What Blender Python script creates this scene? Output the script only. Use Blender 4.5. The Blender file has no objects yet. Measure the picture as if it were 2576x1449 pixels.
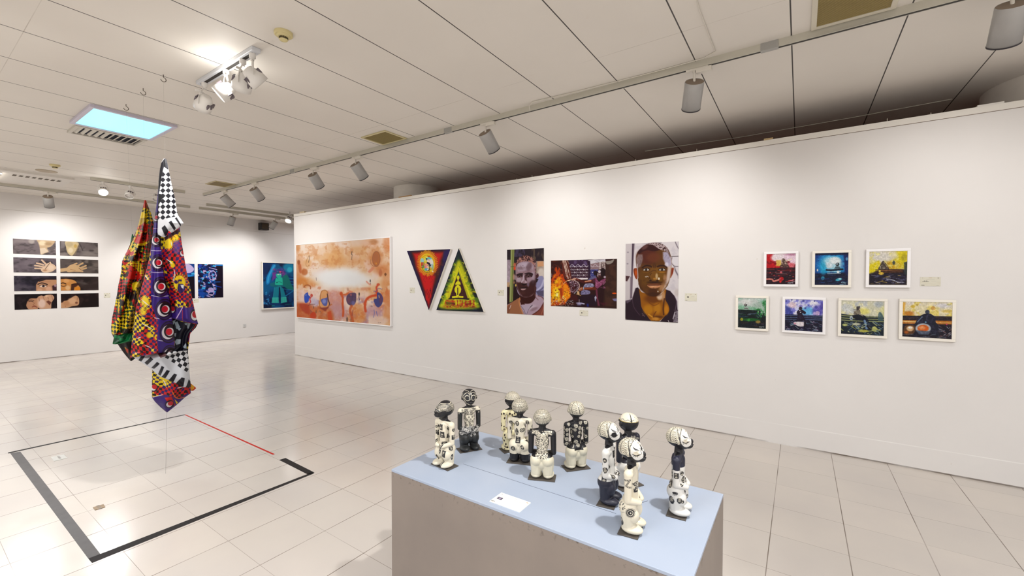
import bpy, bmesh, math, random
import numpy as np
from mathutils import Vector, Matrix

# ------------------------------------------------------------------ camera, world, light, exposure
SC = bpy.context.scene
COL = SC.collection
EYE = np.array([0.0, 0.0, 1.635])
YAW, PITCH, ROLL, FPX = 5.94839753e-01, 1.99617882e-02, 9.34853951e-04, 1071.10732   # focal length in pixels of a 2576 wide frame

def cam_axes():
    cy, sy = math.cos(YAW), math.sin(YAW)
    f = np.array([-sy * math.cos(PITCH), cy * math.cos(PITCH), -math.sin(PITCH)])
    r0 = np.array([cy, sy, 0.0]); u0 = np.cross(r0, f)
    r = r0 * math.cos(ROLL) + u0 * math.sin(ROLL); u = -r0 * math.sin(ROLL) + u0 * math.cos(ROLL)
    return r, u, f
_r, _u, _f = cam_axes()
cam_data = bpy.data.cameras.new('camera'); cam = bpy.data.objects.new('camera', cam_data); COL.objects.link(cam)
cam_data.sensor_width = 36.0; cam_data.lens = FPX / 2576 * 36.0; cam_data.clip_start = 0.05; cam_data.clip_end = 100
_m = Matrix.Identity(4)
for i in range(3):
    _m[i][0] = _r[i]; _m[i][1] = _u[i]; _m[i][2] = -_f[i]; _m[i][3] = EYE[i]
cam.matrix_world = _m
SC.camera = cam
SC.view_settings.view_transform = 'Standard'; SC.view_settings.look = 'None'
SC.view_settings.exposure = 0.21; SC.view_settings.gamma = 1.0; SC.view_settings.use_curve_mapping = False

world = bpy.data.worlds.new('world'); SC.world = world; world.use_nodes = True
world.node_tree.nodes['Background'].inputs[0].default_value = (1, 0.97, 0.93, 1)
world.node_tree.nodes['Background'].inputs[1].default_value = 0.3

def area(name, loc, sx, sy, power, color=(1, 1, 1), rot=(0, 0, 0)):
    d = bpy.data.lights.new(name, 'AREA'); d.shape = 'RECTANGLE'; d.size = sx; d.size_y = sy
    d.energy = power; d.color = color
    o = bpy.data.objects.new(name, d); o.location = loc; o.rotation_euler = rot; COL.objects.link(o)
    return o
def spot(name, loc, direction, power, angle=60, blend=0.6, color=(1, 0.99, 0.96), radius=0.04):
    d = bpy.data.lights.new(name, 'SPOT'); d.energy = power; d.spot_size = math.radians(angle); d.spot_blend = blend
    d.color = color; d.shadow_soft_size = radius
    o = bpy.data.objects.new(name, d); o.location = loc
    o.rotation_euler = Vector(direction).to_track_quat('-Z', 'Y').to_euler(); COL.objects.link(o)
    return o
CEIL = 3.32
# added fill lights just below the ceiling, out of view; no fixtures are modelled
for (x, y, pw) in ((-9.0, -1.6, 105), (-5.4, -1.6, 92), (-1.8, -1.6, 95), (1.6, -1.6, 125), (2.9, 1.4, 66), (-11.0, 7.7, 62)):
    area('ceiling_fill_light', (x, y, CEIL - 0.03), 1.5, 1.3, pw, (0.925, 0.955, 1.0))
area('sky_panel_light', (-6.05, 1.48, CEIL - 0.04), 0.6, 0.5, 14, (0.65, 0.85, 1.0))
area('brown_fill_light', (-2.0, 8.2, 1.2), 5.0, 0.4, 3.0, (1.0, 0.28, 0.10), (math.radians(180), 0, 0))  # added unseen reddish fill; tints the dark ceiling behind the partition brown
area('left_panel_light', (-10.6, 1.3, CEIL - 0.05), 1.0, 0.5, 26, (1.0, 0.98, 0.95))

# ------------------------------------------------------------------ helpers
def s2l(c):
    c = np.asarray(c, float)
    return np.where(c <= 0.04045, c / 12.92, ((c + 0.055) / 1.055) ** 2.4)
def rgb(r, g, b):
    return tuple(float(v) for v in s2l(np.array([r, g, b]) / 255.0)) + (1.0,)

def mat(name, color, rough=0.6, metal=0.0, spec=0.5, emit=None, estr=0.0, bump=0.0, bscale=60.0, var=0.0, vscale=3.0):
    m = bpy.data.materials.new(name); m.use_nodes = True
    nt = m.node_tree; b = nt.nodes['Principled BSDF']
    b.inputs['Base Color'].default_value = color; b.inputs['Roughness'].default_value = rough
    b.inputs['Metallic'].default_value = metal; b.inputs['Specular IOR Level'].default_value = spec
    tc = nt.nodes.new('ShaderNodeTexCoord')
    if var:
        n = nt.nodes.new('ShaderNodeTexNoise'); n.inputs['Scale'].default_value = vscale; n.inputs['Detail'].default_value = 5
        nt.links.new(tc.outputs['Object'], n.inputs['Vector'])
        mx = nt.nodes.new('ShaderNodeMix'); mx.data_type = 'RGBA'
        mx.inputs[6].default_value = tuple(c * (1 - var) for c in color[:3]) + (1,)
        mx.inputs[7].default_value = tuple(min(1, c * (1 + var)) for c in color[:3]) + (1,)
        nt.links.new(n.outputs['Fac'], mx.inputs[0]); nt.links.new(mx.outputs[2], b.inputs['Base Color'])
    if bump:
        n = nt.nodes.new('ShaderNodeTexNoise'); n.inputs['Scale'].default_value = bscale; n.inputs['Detail'].default_value = 4
        nt.links.new(tc.outputs['Object'], n.inputs['Vector'])
        bp = nt.nodes.new('ShaderNodeBump'); bp.inputs['Strength'].default_value = bump; bp.inputs['Distance'].default_value = 0.002
        nt.links.new(n.outputs['Fac'], bp.inputs['Height']); nt.links.new(bp.outputs[0], b.inputs['Normal'])
    if emit:
        b.inputs['Emission Color'].default_value = emit; b.inputs['Emission Strength'].default_value = estr
    return m
def paint_mat(name, rough=0.5, spec=0.4, bump=0.0, bscale=200.0, coat=0.0):
    """pigment stored point by point on the painted surface"""
    m = bpy.data.materials.new(name); m.use_nodes = True; nt = m.node_tree; b = nt.nodes['Principled BSDF']
    a = nt.nodes.new('ShaderNodeAttribute'); a.attribute_name = 'pigment'
    nt.links.new(a.outputs['Color'], b.inputs['Base Color'])
    b.inputs['Roughness'].default_value = rough; b.inputs['Specular IOR Level'].default_value = spec
    b.inputs['Coat Weight'].default_value = coat; b.inputs['Coat Roughness'].default_value = 0.15
    if bump:
        tc = nt.nodes.new('ShaderNodeTexCoord'); n = nt.nodes.new('ShaderNodeTexNoise'); n.inputs['Scale'].default_value = bscale
        nt.links.new(tc.outputs['Object'], n.inputs['Vector'])
        bp = nt.nodes.new('ShaderNodeBump'); bp.inputs['Strength'].default_value = bump; bp.inputs['Distance'].default_value = 0.001
        nt.links.new(n.outputs['Fac'], bp.inputs['Height']); nt.links.new(bp.outputs[0], b.inputs['Normal'])
    return m

class MB:
    """collects shapes, builds them as ONE mesh object"""
    def __init__(s): s.v = []; s.f = []; s.mi = []; s.sm = []; s.cur = 0
    def add(s, vs, fs, smooth=False):
        o = len(s.v); s.v += [tuple(map(float, v)) for v in vs]
        for f in fs: s.f.append([i + o for i in f]); s.mi.append(s.cur); s.sm.append(smooth)
        return s
    def box(s, x0, x1, y0, y1, z0, z1):
        vs = [(x, y, z) for z in (z0, z1) for y in (y0, y1) for x in (x0, x1)]
        return s.add(vs, [(0, 2, 3, 1), (4, 5, 7, 6), (0, 1, 5, 4), (2, 6, 7, 3), (0, 4, 6, 2), (1, 3, 7, 5)])
    def prism(s, pts, z0, z1):
        n = len(pts); vs = [(x, y, z0) for x, y in pts] + [(x, y, z1) for x, y in pts]
        return s.add(vs, [tuple(range(n))[::-1], tuple(range(n, 2 * n))] + [(i, (i + 1) % n, n + (i + 1) % n, n + i) for i in range(n)])
    def obox(s, p0, p1, w, h, up=(0, 0, 1)):
        """bar from p0 to p1 of width w and height h"""
        p0 = np.array(p0, float); p1 = np.array(p1, float); d = p1 - p0; d /= np.linalg.norm(d); up = np.array(up, float)
        a = np.cross(d, up); a /= np.linalg.norm(a); b = np.cross(a, d)
        vs = [p + a * i * w / 2 + b * j * h / 2 for p in (p0, p1) for i, j in ((-1, -1), (1, -1), (1, 1), (-1, 1))]
        return s.add(vs, [(3, 2, 1, 0), (4, 5, 6, 7)] + [(i, (i + 1) % 4, 4 + (i + 1) % 4, 4 + i) for i in range(4)])
    def rings(s, centres, frames, radii, n=24, cap0=True, cap1=True, smooth=True):
        """surface of revolution along a chain: centres, (a,b) frames and radii"""
        vs = []
        for c, (a, b), r in zip(centres, frames, radii):
            for k in range(n):
                t = 2 * math.pi * k / n; vs.append(np.array(c) + (np.array(a) * math.cos(t) + np.array(b) * math.sin(t)) * r)
        m = len(centres); fs = [(i * n + k, i * n + (k + 1) % n, (i + 1) * n + (k + 1) % n, (i + 1) * n + k) for i in range(m - 1) for k in range(n)]
        s.add(vs, fs, smooth)
        if cap0: s.add(vs[:n], [tuple(range(n))[::-1]])
        if cap1: s.add(vs[-n:], [tuple(range(n))])
        return s
    def lathe(s, p, d, prof, n=24, cap0=True, cap1=True):
        """profile [(distance along d, radius)] around axis d from p"""
        p = np.array(p, float); d = np.array(d, float); d /= np.linalg.norm(d)
        t = np.array([0, 0, 1.0]) if abs(d[2]) < 0.9 else np.array([1.0, 0, 0]); a = np.cross(d, t); a /= np.linalg.norm(a); b = np.cross(d, a)
        return s.rings([p + d * h for h, r in prof], [(a, b)] * len(prof), [r for h, r in prof], n, cap0, cap1)
    def tube(s, pts, r, n=8):
        pts = [np.array(p, float) for p in pts]; cs = []; fr = []
        for i, p in enumerate(pts):
            d = pts[min(i + 1, len(pts) - 1)] - pts[max(i - 1, 0)]; d /= np.linalg.norm(d)
            t = np.array([0, 0, 1.0]) if abs(d[2]) < 0.9 else np.array([1.0, 0, 0]); a = np.cross(d, t); a /= np.linalg.norm(a)
            cs.append(p); fr.append((a, np.cross(d, a)))
        return s.rings(cs, fr, [r] * len(pts), n)
    def mesh(s, name, mats):
        me = bpy.data.meshes.new(name); me.from_pydata(s.v, [], s.f)
        for m in (mats if isinstance(mats, (list, tuple)) else [mats]): me.materials.append(m)
        me.polygons.foreach_set('material_index', s.mi); me.polygons.foreach_set('use_smooth', s.sm); me.update()
        return me
    def build(s, name, mats, parent=None, loc=None):
        o = bpy.data.objects.new(name, s.mesh(name, mats)); COL.objects.link(o)
        if loc is not None: o.location = loc
        if parent is not None: o.parent = parent
        return o
def bevel(o, w=0.003, seg=2):
    m = o.modifiers.new('bevel', 'BEVEL'); m.width = w; m.segments = seg; m.limit_method = 'ANGLE'; m.angle_limit = 0.6
    return o
def tag(o, label=None, cat=None, group=None, kind=None):
    if label: o['label'] = label
    if cat: o['category'] = cat
    if group: o['group'] = group
    if kind: o['kind'] = kind
    return o
def thing(name, label, cat, loc=(0, 0, 0), rz=0.0, group=None):
    o = bpy.data.objects.new(name, None); COL.objects.link(o); o.location = loc; o.rotation_euler = (0, 0, rz)
    o.empty_display_size = 0.05
    return tag(o, label, cat, group)
def copy_tree(o, parent=None):
    c = o.copy(); COL.objects.link(c); c.parent = parent
    for ch in list(o.children): copy_tree(ch, c)
    return c

# ------------------------------------------------------------------ the room
WALLY = 4.976; XB = -12.83; PEND = -9.03; PTOP = 3.03
def node_math(nt, op, a, b=None, c=None):
    n = nt.nodes.new('ShaderNodeMath'); n.operation = op
    for i, v in enumerate((a, b, c)):
        if v is None: continue
        if isinstance(v, (int, float)): n.inputs[i].default_value = v
        else: nt.links.new(v, n.inputs[i])
    return n.outputs[0]
def grid_line(nt, coord, offset, step, half):
    """1 on a line of half width `half` at offset + k*step"""
    t = node_math(nt, 'ADD', coord, -offset + step * 200.5)
    t = node_math(nt, 'MODULO', t, step); t = node_math(nt, 'ABSOLUTE', node_math(nt, 'SUBTRACT', t, step / 2))
    return node_math(nt, 'LESS_THAN', t, half)
def mixc(nt, fac, a, b, mode='MIX'):
    n = nt.nodes.new('ShaderNodeMix'); n.data_type = 'RGBA'; n.blend_type = mode
    for i, v in ((0, fac), (6, a), (7, b)):
        if isinstance(v, (int, float, tuple)): n.inputs[i].default_value = v
        else: nt.links.new(v, n.inputs[i])
    return n.outputs[2]
def noise(nt, vec, scale, detail=4, rough=0.5):
    n = nt.nodes.new('ShaderNodeTexNoise'); n.inputs['Scale'].default_value = scale; n.inputs['Detail'].default_value = detail
    n.inputs['Roughness'].default_value = rough; nt.links.new(vec, n.inputs['Vector']); return n.outputs['Fac']
def ramp(nt, v, lo, hi):
    n = nt.nodes.new('ShaderNodeMapRange'); n.inputs[1].default_value = lo; n.inputs[2].default_value = hi; nt.links.new(v, n.inputs[0]); return n.outputs[0]

def floor_material():
    m = bpy.data.materials.new('floor_tiles'); m.use_nodes = True; nt = m.node_tree; b = nt.nodes['Principled BSDF']
    tc = nt.nodes.new('ShaderNodeTexCoord'); sx = nt.nodes.new('ShaderNodeSeparateXYZ'); nt.links.new(tc.outputs['Object'], sx.inputs[0])
    X, Y = sx.outputs[0], sx.outputs[1]
    lx = grid_line(nt, X, -0.1395, 0.4, 0.0026); ly = grid_line(nt, Y, 3.584, 0.4, 0.0013)
    line = node_math(nt, 'MAXIMUM', lx, node_math(nt, 'MULTIPLY', ly, 0.75))
    fade = ramp(nt, noise(nt, tc.outputs['Object'], 2.2), 0.35, 0.6)
    line = node_math(nt, 'MULTIPLY', line, node_math(nt, 'ADD', node_math(nt, 'MULTIPLY', fade, 0.5), 0.4))
    # each tile slightly different
    ix = node_math(nt, 'FLOOR', node_math(nt, 'DIVIDE', node_math(nt, 'ADD', X, 0.1395), 0.4))
    iy = node_math(nt, 'FLOOR', node_math(nt, 'DIVIDE', node_math(nt, 'ADD', Y, -3.584), 0.4))
    cb = nt.nodes.new('ShaderNodeCombineXYZ'); nt.links.new(ix, cb.inputs[0]); nt.links.new(iy, cb.inputs[1])
    wn = nt.nodes.new('ShaderNodeTexWhiteNoise'); wn.noise_dimensions = '2D'; nt.links.new(cb.outputs[0], wn.inputs['Vector'])
    base = mixc(nt, wn.outputs['Value'], rgb(204, 196, 187), rgb(211, 202, 192))
    base = mixc(nt, ramp(nt, noise(nt, tc.outputs['Object'], 1.3, 6), 0.35, 0.7), base, rgb(199, 191, 184))
    spots = ramp(nt, noise(nt, tc.outputs['Object'], 26, 2), 0.80, 0.84)
    base = mixc(nt, spots, base, rgb(150, 135, 120))
    nt.links.new(mixc(nt, line, base, rgb(98, 82, 68)), b.inputs['Base Color'])
    rg = node_math(nt, 'ADD', node_math(nt, 'MULTIPLY', noise(nt, tc.outputs['Object'], 5, 5), 0.16), 0.10)
    nt.links.new(rg, b.inputs['Roughness']); b.inputs['Specular IOR Level'].default_value = 0.55
    bp = nt.nodes.new('ShaderNodeBump'); bp.inputs['Strength'].default_value = 0.12; bp.inputs['Distance'].default_value = 0.001
    h = node_math(nt, 'SUBTRACT', noise(nt, tc.outputs['Object'], 90, 3), node_math(nt, 'MULTIPLY', line, 1.5))
    nt.links.new(h, bp.inputs['Height']); nt.links.new(bp.outputs[0], b.inputs['Normal'])
    return m
def ceiling_material():
    m = bpy.data.materials.new('ceiling_panels'); m.use_nodes = True; nt = m.node_tree; b = nt.nodes['Principled BSDF']
    tc = nt.nodes.new('ShaderNodeTexCoord'); sx = nt.nodes.new('ShaderNodeSeparateXYZ'); nt.links.new(tc.outputs['Object'], sx.inputs[0])
    X, Y = sx.outputs[0], sx.outputs[1]
    lx = grid_line(nt, X, -0.07, 0.6187, 0.0042); ly = grid_line(nt, Y, 3.075, 2.51, 0.0022)
    fade = ramp(nt, noise(nt, tc.outputs['Object'], 1.1), 0.4, 0.62)
    ly = node_math(nt, 'MULTIPLY', ly, node_math(nt, 'MULTIPLY', fade, 0.55))
    base = mixc(nt, ramp(nt, noise(nt, tc.outputs['Object'], 0.9, 5), 0.35, 0.7), rgb(222, 216, 207), rgb(216, 210, 201))
    stain = ramp(nt, noise(nt, tc.outputs['Object'], 2.4, 6, 0.7), 0.66, 0.8)
    base = mixc(nt, node_math(nt, 'MULTIPLY', stain, 0.35), base, rgb(190, 165, 125))
    c = mixc(nt, node_math(nt, 'MULTIPLY', lx, 0.93), base, rgb(28, 22, 22)); c = mixc(nt, ly, c, rgb(120, 105, 85))
    nt.links.new(c, b.inputs['Base Color']); b.inputs['Roughness'].default_value = 0.62; b.inputs['Specular IOR Level'].default_value = 0.3
    bp = nt.nodes.new('ShaderNodeBump'); bp.inputs['Strength'].default_value = 0.15; bp.inputs['Distance'].default_value = 0.002
    nt.links.new(node_math(nt, 'SUBTRACT', noise(nt, tc.outputs['Object'], 8, 3), lx), bp.inputs['Height']); nt.links.new(bp.outputs[0], b.inputs['Normal'])
    return m
def wall_material(name, seams, base=(223, 219, 215)):
    """painted board wall with faint filled seams at the given heights (z, half width, colour)"""
    m = bpy.data.materials.new(name); m.use_nodes = True; nt = m.node_tree; b = nt.nodes['Principled BSDF']
    tc = nt.nodes.new('ShaderNodeTexCoord'); sx = nt.nodes.new('ShaderNodeSeparateXYZ'); nt.links.new(tc.outputs['Object'], sx.inputs[0])
    c = mixc(nt, ramp(nt, noise(nt, tc.outputs['Object'], 0.8, 5), 0.35, 0.7), rgb(*base), rgb(*[v - 5 for v in base]))
    for z, hw, colr, a in seams:
        l = node_math(nt, 'LESS_THAN', node_math(nt, 'ABSOLUTE', node_math(nt, 'SUBTRACT', sx.outputs[2], z)), hw)
        fade = ramp(nt, noise(nt, tc.outputs['Object'], 1.7), 0.3, 0.6)
        c = mixc(nt, node_math(nt, 'MULTIPLY', node_math(nt, 'MULTIPLY', l, fade), a), c, colr)
    sp = ramp(nt, noise(nt, tc.outputs['Object'], 15, 2), 0.80, 0.84)
    c = mixc(nt, node_math(nt, 'MULTIPLY', sp, 0.5), c, rgb(180, 168, 150))
    nt.links.new(c, b.inputs['Base Color']); b.inputs['Roughness'].default_value = 0.6; b.inputs['Specular IOR Level'].default_value = 0.3
    bp = nt.nodes.new('ShaderNodeBump'); bp.inputs['Strength'].default_value = 0.1; bp.inputs['Distance'].default_value = 0.002
    nt.links.new(noise(nt, tc.outputs['Object'], 30, 4), bp.inputs['Height']); nt.links.new(bp.outputs[0], b.inputs['Normal'])
    return m
M_FLOOR = floor_material(); M_CEIL = ceiling_material()
M_PART = wall_material('partition_paint', [(0.197, 0.004, rgb(240, 238, 234), 0.8), (0.006, 0.006, rgb(95, 80, 65), 0.9)])
M_WALL = wall_material('wall_paint', [(2.99, 0.004, rgb(160, 150, 138), 0.7), (0.006, 0.008, rgb(95, 80, 65), 0.9)])
M_DARKWALL = mat('storage_wall', rgb(120, 70, 50), 0.9)
M_WHITE = mat('white_paint', rgb(226, 222, 214), 0.45, var=0.04)

tag(MB().box(XB - 0.2, 4.2, -5.2, 9.2, -0.2, 0).build('floor', M_FLOOR), kind='structure')
tag(MB().box(XB - 0.2, 4.2, -5.2, 9.2, CEIL, CEIL + 0.2).build('ceiling', M_CEIL), kind='structure')
tag(MB().box(XB - 0.2, XB, -5.2, 9.2, 0, CEIL).build('wall_left', M_WALL), kind='structure')
tag(MB().box(4.0, 4.2, -5.2, 9.2, 0, CEIL).build('wall_right', M_WALL), kind='structure')
tag(MB().box(XB, 4.0, -5.2, -5.0, 0, CEIL).build('wall_rear', M_WALL), kind='structure')
tag(MB().box(XB, 4.0, 9.0, 9.2, 0, CEIL).build('wall_back', M_DARKWALL), kind='structure')
tag(MB().box(PEND, 4.0, WALLY, WALLY + 0.14, 0, PTOP).build('wall_partition', M_PART), kind='structure')
# the narrow cap rail along the top of the partition
cap = MB().box(PEND, 4.0, WALLY - 0.004, WALLY, PTOP - 0.052, PTOP).build('trim_1', mat('cap_rail_paint', rgb(222, 217, 208), 0.6, var=0.02))
tag(MB().box(PEND, 4.0, WALLY - 0.0045, WALLY, PTOP - 0.0555, PTOP - 0.052).build('trim_2', mat('rail_joint', rgb(120, 104, 88), 0.7)), kind='structure')
tag(cap, kind='structure')
# round columns standing behind the partition, up to the ceiling
M_COLUMN = mat('column_plaster', rgb(214, 208, 198), 0.7, var=0.12, vscale=6, bump=0.3)
for (cx, cy, r, lab) in ((-5.95, 5.62, 0.42, 'white round plaster column showing above the partition near the hall middle'),
                         (1.85, 5.64, 0.50, 'white round plaster column above the partition at the right edge')):
    c = MB().lathe((0, 0, 0), (0, 0, 1), [(0, r), (CEIL, r)], 48).build('column', M_COLUMN, loc=(cx, cy, 0)); tag(c, lab, 'column')
# nails and bits of cord left on the partition top
M_NAIL = mat('nail_steel', rgb(205, 198, 180), 0.4, 0.3)
for x, h in ((-3.05, .03), (-3.3, .022), (-1.62, .025), (-0.95, .03), (-0.3, .028), (0.62, .03), (0.9, .02)):
    o = MB().lathe((x, WALLY + 0.02, PTOP), (0, 0, 1), [(0, .003), (h, .003)], 6).build('nail', M_NAIL)
    tag(o, 'thin nail standing up on top of the long white partition', 'nail', 'nails along the partition top')
o = bevel(MB().box(-0.32, -0.24, WALLY + 0.01, WALLY + 0.04, PTOP, PTOP + 0.022).build('wood_block', mat('raw_wood', rgb(190, 165, 120), 0.7)))
tag(o, 'small raw wood block lying on the partition top', 'block')
o = bevel(MB().box(1.17, 1.32, WALLY + 0.01, WALLY + 0.05, PTOP, PTOP + 0.018).build('wood_block', M_WHITE))
tag(o, 'flat white wood piece on the partition top beside the right column', 'block')
o = bevel(MB().box(-5.75, -5.45, WALLY + 0.03, WALLY + 0.06, PTOP, PTOP + 0.028).build('wood_block', mat('stained_wood', rgb(180, 140, 90), 0.7, var=0.3, vscale=20)))
tag(o, 'stained wood strip lying on the partition top before the middle column', 'block')
o = bevel(MB().box(-8.9, -8.72, WALLY + 0.05, WALLY + 0.1, PTOP, PTOP + 0.05).build('wood_block', mat('pale_wood', rgb(205, 190, 160), 0.7)))
tag(o, 'pale wood offcut on the left end of the partition top', 'block')

# ------------------------------------------------------------------ lighting tracks and lamps
M_TRACK = mat('track_aluminium', rgb(196, 192, 178), 0.4, 0.25, var=0.06, vscale=20)
M_SLOT = mat('track_slot_dark', rgb(38, 34, 30), 0.6)
M_GREY = mat('lamp_grey_paint', rgb(168, 166, 163), 0.40, 0.15, var=0.05, vscale=25)
M_GREYTOP = mat('lamp_cap_grey', rgb(138, 122, 106), 0.55, 0.1)
M_RIM = mat('lamp_rim_dark', rgb(38, 34, 40), 0.5)
M_LAMP = mat('lamp_glow', rgb(255, 250, 240), 0.4, emit=(1, 0.95, 0.86, 1), estr=6)
M_LAMPOFF = mat('lamp_reflector', rgb(205, 202, 198), 0.25, 0.7)
M_COUP = mat('coupler_grey', rgb(160, 158, 152), 0.45)
M_CLIP = mat('adapter_white', rgb(214, 208, 196), 0.4)

def track(p0, p1, label, joints=(), w=0.036, h=0.05):
    p0 = np.array(p0, float); p1 = np.array(p1, float); d = (p1 - p0) / np.linalg.norm(p1 - p0)
    side = np.cross(d, (0, 0, 1)); side /= np.linalg.norm(side)
    t = thing('light_track', label, 'track', tuple(p0)); q1 = p1 - p0
    z0 = -h / 2
    b = MB().obox((0, 0, z0), q1 + (0, 0, z0), w, h); b.build('rail', M_TRACK, t)
    b = MB(); b.obox(np.array((0, 0, -h - 0.0008)), q1 + (0, 0, -h - 0.0008), w * 0.45, 0.002); b.build('slot', M_SLOT, t)
    for k in joints:
        c = d * k; MB().obox(c - d * 0.055 + (0, 0, -h / 2), c + d * 0.055 + (0, 0, -h / 2), w + 0.006, h + 0.005).build('coupler', M_COUP, t)
    return t
def can_lamp(anchor, aim, along, label, group, power=0, L=0.215, R=0.071, ang=122):
    """cylinder lamp hanging from a track: anchor = point on the track underside, aim = unit direction of the beam"""
    t = thing('track_spotlight', label, 'spotlight', tuple(anchor), group=group)
    a = np.array(aim, float); a /= np.linalg.norm(a); al = np.array(along, float); al /= np.linalg.norm(al)
    ad = MB().obox(al * -0.06 + (0, 0, -0.008), al * 0.10 + (0, 0, -0.008), 0.034, 0.016)
    ad.obox(al * 0.015 + (0, 0, -0.024), al * 0.125 + (0, 0, -0.024), 0.04, 0.034); bevel(ad.build('adapter', M_CLIP, t), 0.002)
    piv = np.array((0, 0, -0.115)); MB().lathe((0, 0, -0.016), (0, 0, -1), [(0, .013), (.012, .013), (.013, .0095), (.105, .0095)], 14).build('stem', M_CLIP, t)
    top = piv - a * 0.02
    b = MB(); b.lathe(top, a, [(0, R * .97), (.004, R), (L - .006, R), (L - .006, R * .93), (L - .035, R * .9), (L - .05, R * .5)], 32, cap0=False, cap1=False); hs = b.build('housing', M_GREY, t)
    MB().lathe(top, a, [(0.002, R * .96), (0.0021, 0.001)], 32, cap0=False).build('end_cap', M_GREYTOP, hs)
    MB().lathe(top, a, [(L - .007, R * 1.012), (L + .001, R * 1.012), (L + .001, R * .93), (L - .007, R * .93)], 32, cap0=False, cap1=False).build('rim', M_RIM, hs)
    MB().lathe(top, a, [(L - .046, R * .88), (L - .044, 0.002)], 24, cap0=False).build('bulb', M_LAMP if power else M_LAMPOFF, hs)
    if power:
        o = spot('beam', tuple(np.array(anchor) + top + a * (L + 0.01)), a, power * .85, ang, 1.0, (1, 0.985, 0.98), 0.045)
    return t
ZT = CEIL; TH = 0.05
TY = 3.56
track((-9.72, TY, ZT), (2.2, TY, ZT), 'long pale metal lighting track running along the ceiling before the partition', joints=(3.25, 6.46, 9.52))
MAIN = [(0.963, (0.02, .66, -.75), 34, 'grey can spotlight at the top right corner, nearest to the camera'),
        (-0.700, (-.25, .64, -.72), 62, 'grey can spotlight left of the big ceiling vent on the long track'),
        (-2.745, (0.05, .70, -.70), 62, 'grey can spotlight on the long track above the two triangle paintings, leaning right'),
        (-4.93, (-.02, .69, -.72), 42, 'grey can spotlight on the long track just right of the pair above the orange painting'),
        (-5.93, (-.2, .68, -.71), 36, 'grey can spotlight on the long track, third from its far left end'),
        (-7.70, (-.2, .69, -.70), 44, 'grey can spotlight on the long track, second from its far left end'),
        (-8.84, (0.02, .70, -.70), 44, 'grey can spotlight at the far left end of the long track')]
for x, aim, pw, lab in MAIN:
    can_lamp((x, TY, ZT - TH), aim, (1, 0, 0), lab, 'grey can spotlights', pw)
TX = -11.62
track((TX, -1.5, ZT), (TX, 3.98, ZT), 'pale lighting track along the back wall behind the hanging cloths')
track((TX, 4.16, ZT), (TX, 8.6, ZT), 'dark lighting track nearer the back wall, left of the partition end')
track((-10.95, 4.06, ZT), (-10.95, 8.4, ZT), 'thin lighting track in front of the back wall, left of the partition end')
track((-9.72, 1.95, ZT), (-9.72, 3.25, ZT), 'short white lighting track behind the hanging cloths carrying open spotlights')
for y, aim, pw, lab in ((1.75, (-.60, .18, -.77), 85, 'grey can spotlight over the grid of hand photographs'),
                        (4.87, (-.40, -.15, -.90), 85, 'grey can spotlight over the blue abstract prints'),
                        (5.90, (-.50, -.30, -.80), 85, 'grey can spotlight beside the black wall speaker'),
                        (-0.6, (-.60, .1, -.79), 35, None), (3.5, (-.55, .0, -.79), 60, None)):
    if lab: can_lamp((TX, y, ZT - TH), aim, (0, 1, 0), lab, 'grey can spotlights', pw)
    else: spot('beam', (TX, y, ZT - 0.2), aim, pw, 70, 0.8)

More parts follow.
